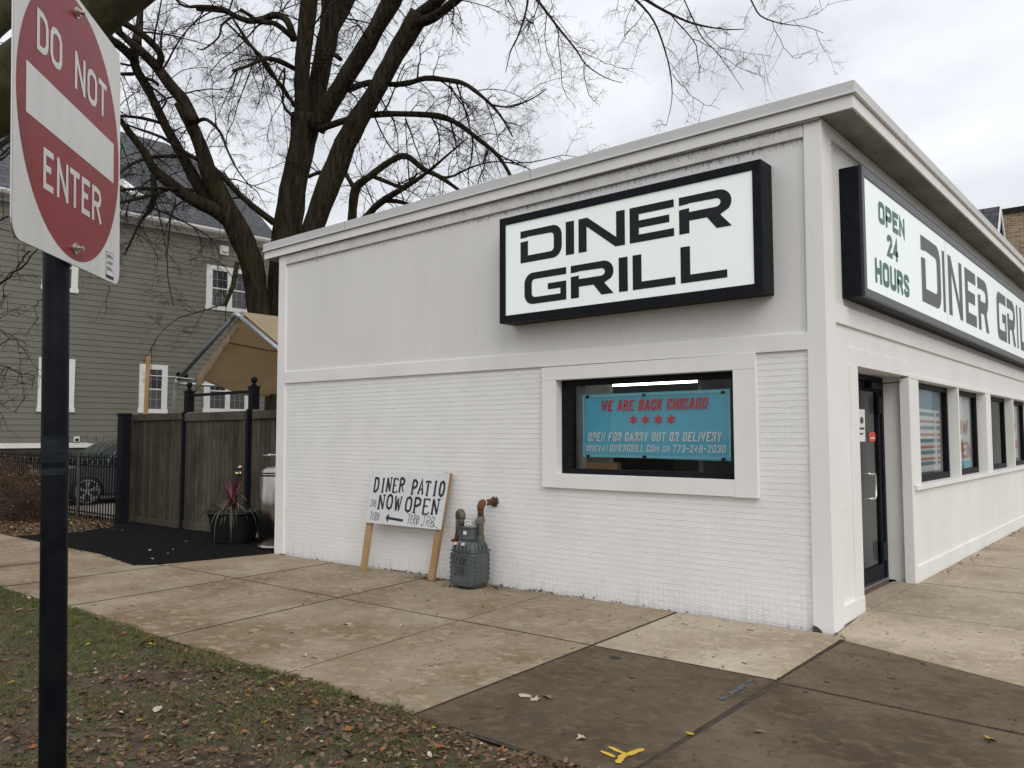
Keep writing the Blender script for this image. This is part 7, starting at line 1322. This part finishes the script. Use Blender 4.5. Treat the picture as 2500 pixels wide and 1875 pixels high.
# single leaves on the pavement
protos = {}
def single(x, y, col, size, kind, label, group=None, seed=1, dz=0.002):
    k = (col, kind, seed)
    if k not in protos:
        r = random.Random(seed); b = MB(); add_leaf(b, (0, 0, 0), 1.0, r, kind, 0.55, 0, 0.25); protos[k] = b.build('fallen_leaf', col); o = protos[k]
    else: o = protos[k].copy(); COL.objects.link(o)
    o.location = (x, y, gz(x, y)+dz); o.scale = (size,)*3; o.rotation_euler = (0, 0, (x*37+y*11) % 6.28); o['label'] = label; o['category'] = 'leaf'
    if group: o['group'] = group
single(-0.83, -2.72, 'pale_leaf', 0.050, 1, 'largest of three pale leaves lying together on the dark pavement slab', 'leaves on the pavement', 2)
single(-0.92, -2.70, 'pale_leaf', 0.042, 0, 'slim pale leaf at the left of the three leaves on the dark slab', 'leaves on the pavement', 3)
single(-0.80, -2.63, 'tan_leaf', 0.045, 0, 'tan leaf behind the two pale ones on the dark slab', 'leaves on the pavement', 4)
single(1.36, -1.73, 'yellow_leaf', 0.050, 1, 'orange yellow leaf on the dark slab at the bottom right', 'leaves on the pavement', 5)
single(0.41, -2.39, 'tan_leaf', 0.032, 0, 'small tan leaf on the dark slab right of the yellow paint mark', 'leaves on the pavement', 6)
single(0.14, -2.64, 'yellow_leaf', 0.024, 0, 'tiny yellow leaf on the joint above the yellow paint mark', 'leaves on the pavement', 7)
def gp(F_): pass
pale = 'small pale fallen leaf lying on the light concrete walk'
for x, y, s_, k in ((-1.05, -0.42, .030, 1), (-1.10, -0.40, .022, 0), (-4.55, -1.10, .036, 0), (-4.62, -1.04, .028, 1), (-5.72, -0.75, .03, 0), (-2.75, -2.98, .038, 1), (-3.30, -2.15, .040, 0), (-3.22, -2.2, .03, 1), (-2.45, -3.22, .035, 1), (-2.9, -1.9, .03, 0), (-6.9, -0.07, .03, 0), (-5.6, -2.9, .03, 0), (-0.25, -3.05, .04, 1), (1.25, 0.2, .03, 0), (0.9, 0.6, .026, 1)): single(x, y, 'pale_leaf', s_, k, pale, 'pale leaves on the walk', 8+k)
ap = 'pale fallen leaf lying on the black asphalt pad'
for x, y, s_, k in ((-9.35, -0.95, .045, 0), (-9.1, -0.72, .032, 1), (-8.75, -0.98, .036, 1), (-9.9, -0.10, .03, 0), (-8.45, -1.35, .035, 0), ): single(x, y, 'pale_leaf', s_, k, ap, 'pale leaves on the asphalt pad', 8+k, 0.014)
lawn_leaves = [(-4.35, -3.55, 'rust_leaf', .040, 1, 'orange leaf on the lawn close beside the black sign post'), (-3.75, -3.62, 'yellow_leaf', .042, 1, 'bright yellow leaf on the grass right of the sign post'), (-4.20, -3.40, 'rust_leaf', .032, 1, 'orange leaf standing at the edge of the walk by the lawn'), (-2.32, -4.26, 'pale_leaf', .048, 0, 'creamy curled leaf on the grass low in the lawn'), (-2.55, -4.75, 'rust_leaf', .045, 1, 'rust orange leaf lying on the lawn near the post foot'), (-1.20, -3.80, 'rust_leaf', .048, 1, 'orange lobed leaf in the thick brown leaf litter'), (-0.66, -3.66, 'rust_leaf', .055, 1, 'large rust coloured leaf low in the thick litter')]
for x, y, c, s_, k, lb in lawn_leaves: single(x, y, c, s_, k, lb, 'bright leaves on the lawn', 30+k, lawn_z(x, y)-gz(x, y)+0.018)

# ------------------------------------------------------------------ paint marks on the pavement
def mark(name, polys, m, label, cat, dz=0.0035):
    b = MB()
    for i_, p in enumerate(polys): b.add([(x, y, gz(x, y)+dz+0.000004*i_) for x, y in p], [tuple(range(len(p)))])
    o = b.build(name, m, tri=True); tag(o, label, cat)
def blob_line(pts, w_, seed):
    r = random.Random(seed); L_, R_ = [], []
    q = []
    for i in range(len(pts)-1):
        for k in range(6): q.append(Vector(pts[i]).lerp(Vector(pts[i+1]), k/6))
    q.append(Vector(pts[-1]))
    for i, p in enumerate(q):
        d = (q[min(i+1, len(q)-1)]-q[max(i-1, 0)]).normalized(); n_ = Vector((-d.y, d.x)); e = 0.55 if i in (0, len(q)-1) else 1; L_.append(p+n_*w_/2*e*r.uniform(0.75, 1.25)); R_.append(p-n_*w_/2*e*r.uniform(0.75, 1.25))
    return [tuple(p) for p in L_]+[tuple(p) for p in R_[::-1]]
mark('paint_mark', [blob_line([(-0.085, -3.058), (0.035, -3.088)], 0.024, 1), blob_line([(-0.085, -3.128), (0.01, -3.150)], 0.024, 2)], 'yellow_paint', 'yellow sprayed utility mark on the dark pavement slab', 'paint mark')
mark_b = MB()
bl = blob_line([(0.06, -3.205), (0.035, -3.12), (0.065, -2.972)], 0.034, 3); mark_b.add([(x, y, gz(x, y)+0.0045) for x, y in bl], [tuple(range(len(bl)))]); o = mark_b.build('paint_bar', 'yellow_paint', bpy.data.objects['paint_mark'], tri=True)
rng = random.Random(12); fl = []
for k in range(420):
    f = rng.random(); x_, y_ = 0.012+0.01*f+rng.gauss(0, 0.011), -1.55-0.48*f; s_ = rng.uniform(0.002, 0.007)
    if noise.noise(Vector((x_*30, y_*9, 2))) > -0.12: fl.append([(x_+s_*math.cos(a)*rng.uniform(.6, 1.2), y_+s_*1.6*math.sin(a)*rng.uniform(.6, 1.2)) for a in [q*math.pi/3 for q in range(6)]])
fl = [p for p in fl]
mark('chalk_mark', fl, 'blue_paint', 'faded blue sprayed line on the dark pavement slab', 'paint mark')
gum = 'flattened black gum spot on the dark pavement'
rng = random.Random(3)
for x, y, s_ in ((-0.96, -1.64, .045), (-0.62, -1.98, .018), (0.35, -1.57, .016), (0.38, -1.29, .018), (0.75, -1.15, .015), (0.6, -2.4, .012)):
    mark('gum_spot', [[(x+s_*math.cos(a)*rng.uniform(.8, 1.15), y+s_*0.8*math.sin(a)*rng.uniform(.8, 1.15)) for a in [k*math.pi/6 for k in range(12)]]], 'gum', 'large round black spot on the dark slab below the light corner slab' if s_ > .04 else gum, 'spot')
    if s_ < .04: bpy.context.scene.collection.objects[-1]['group'] = 'gum spots'
for o in list(bpy.data.objects):
    if o.get('_local'): del o['_local']
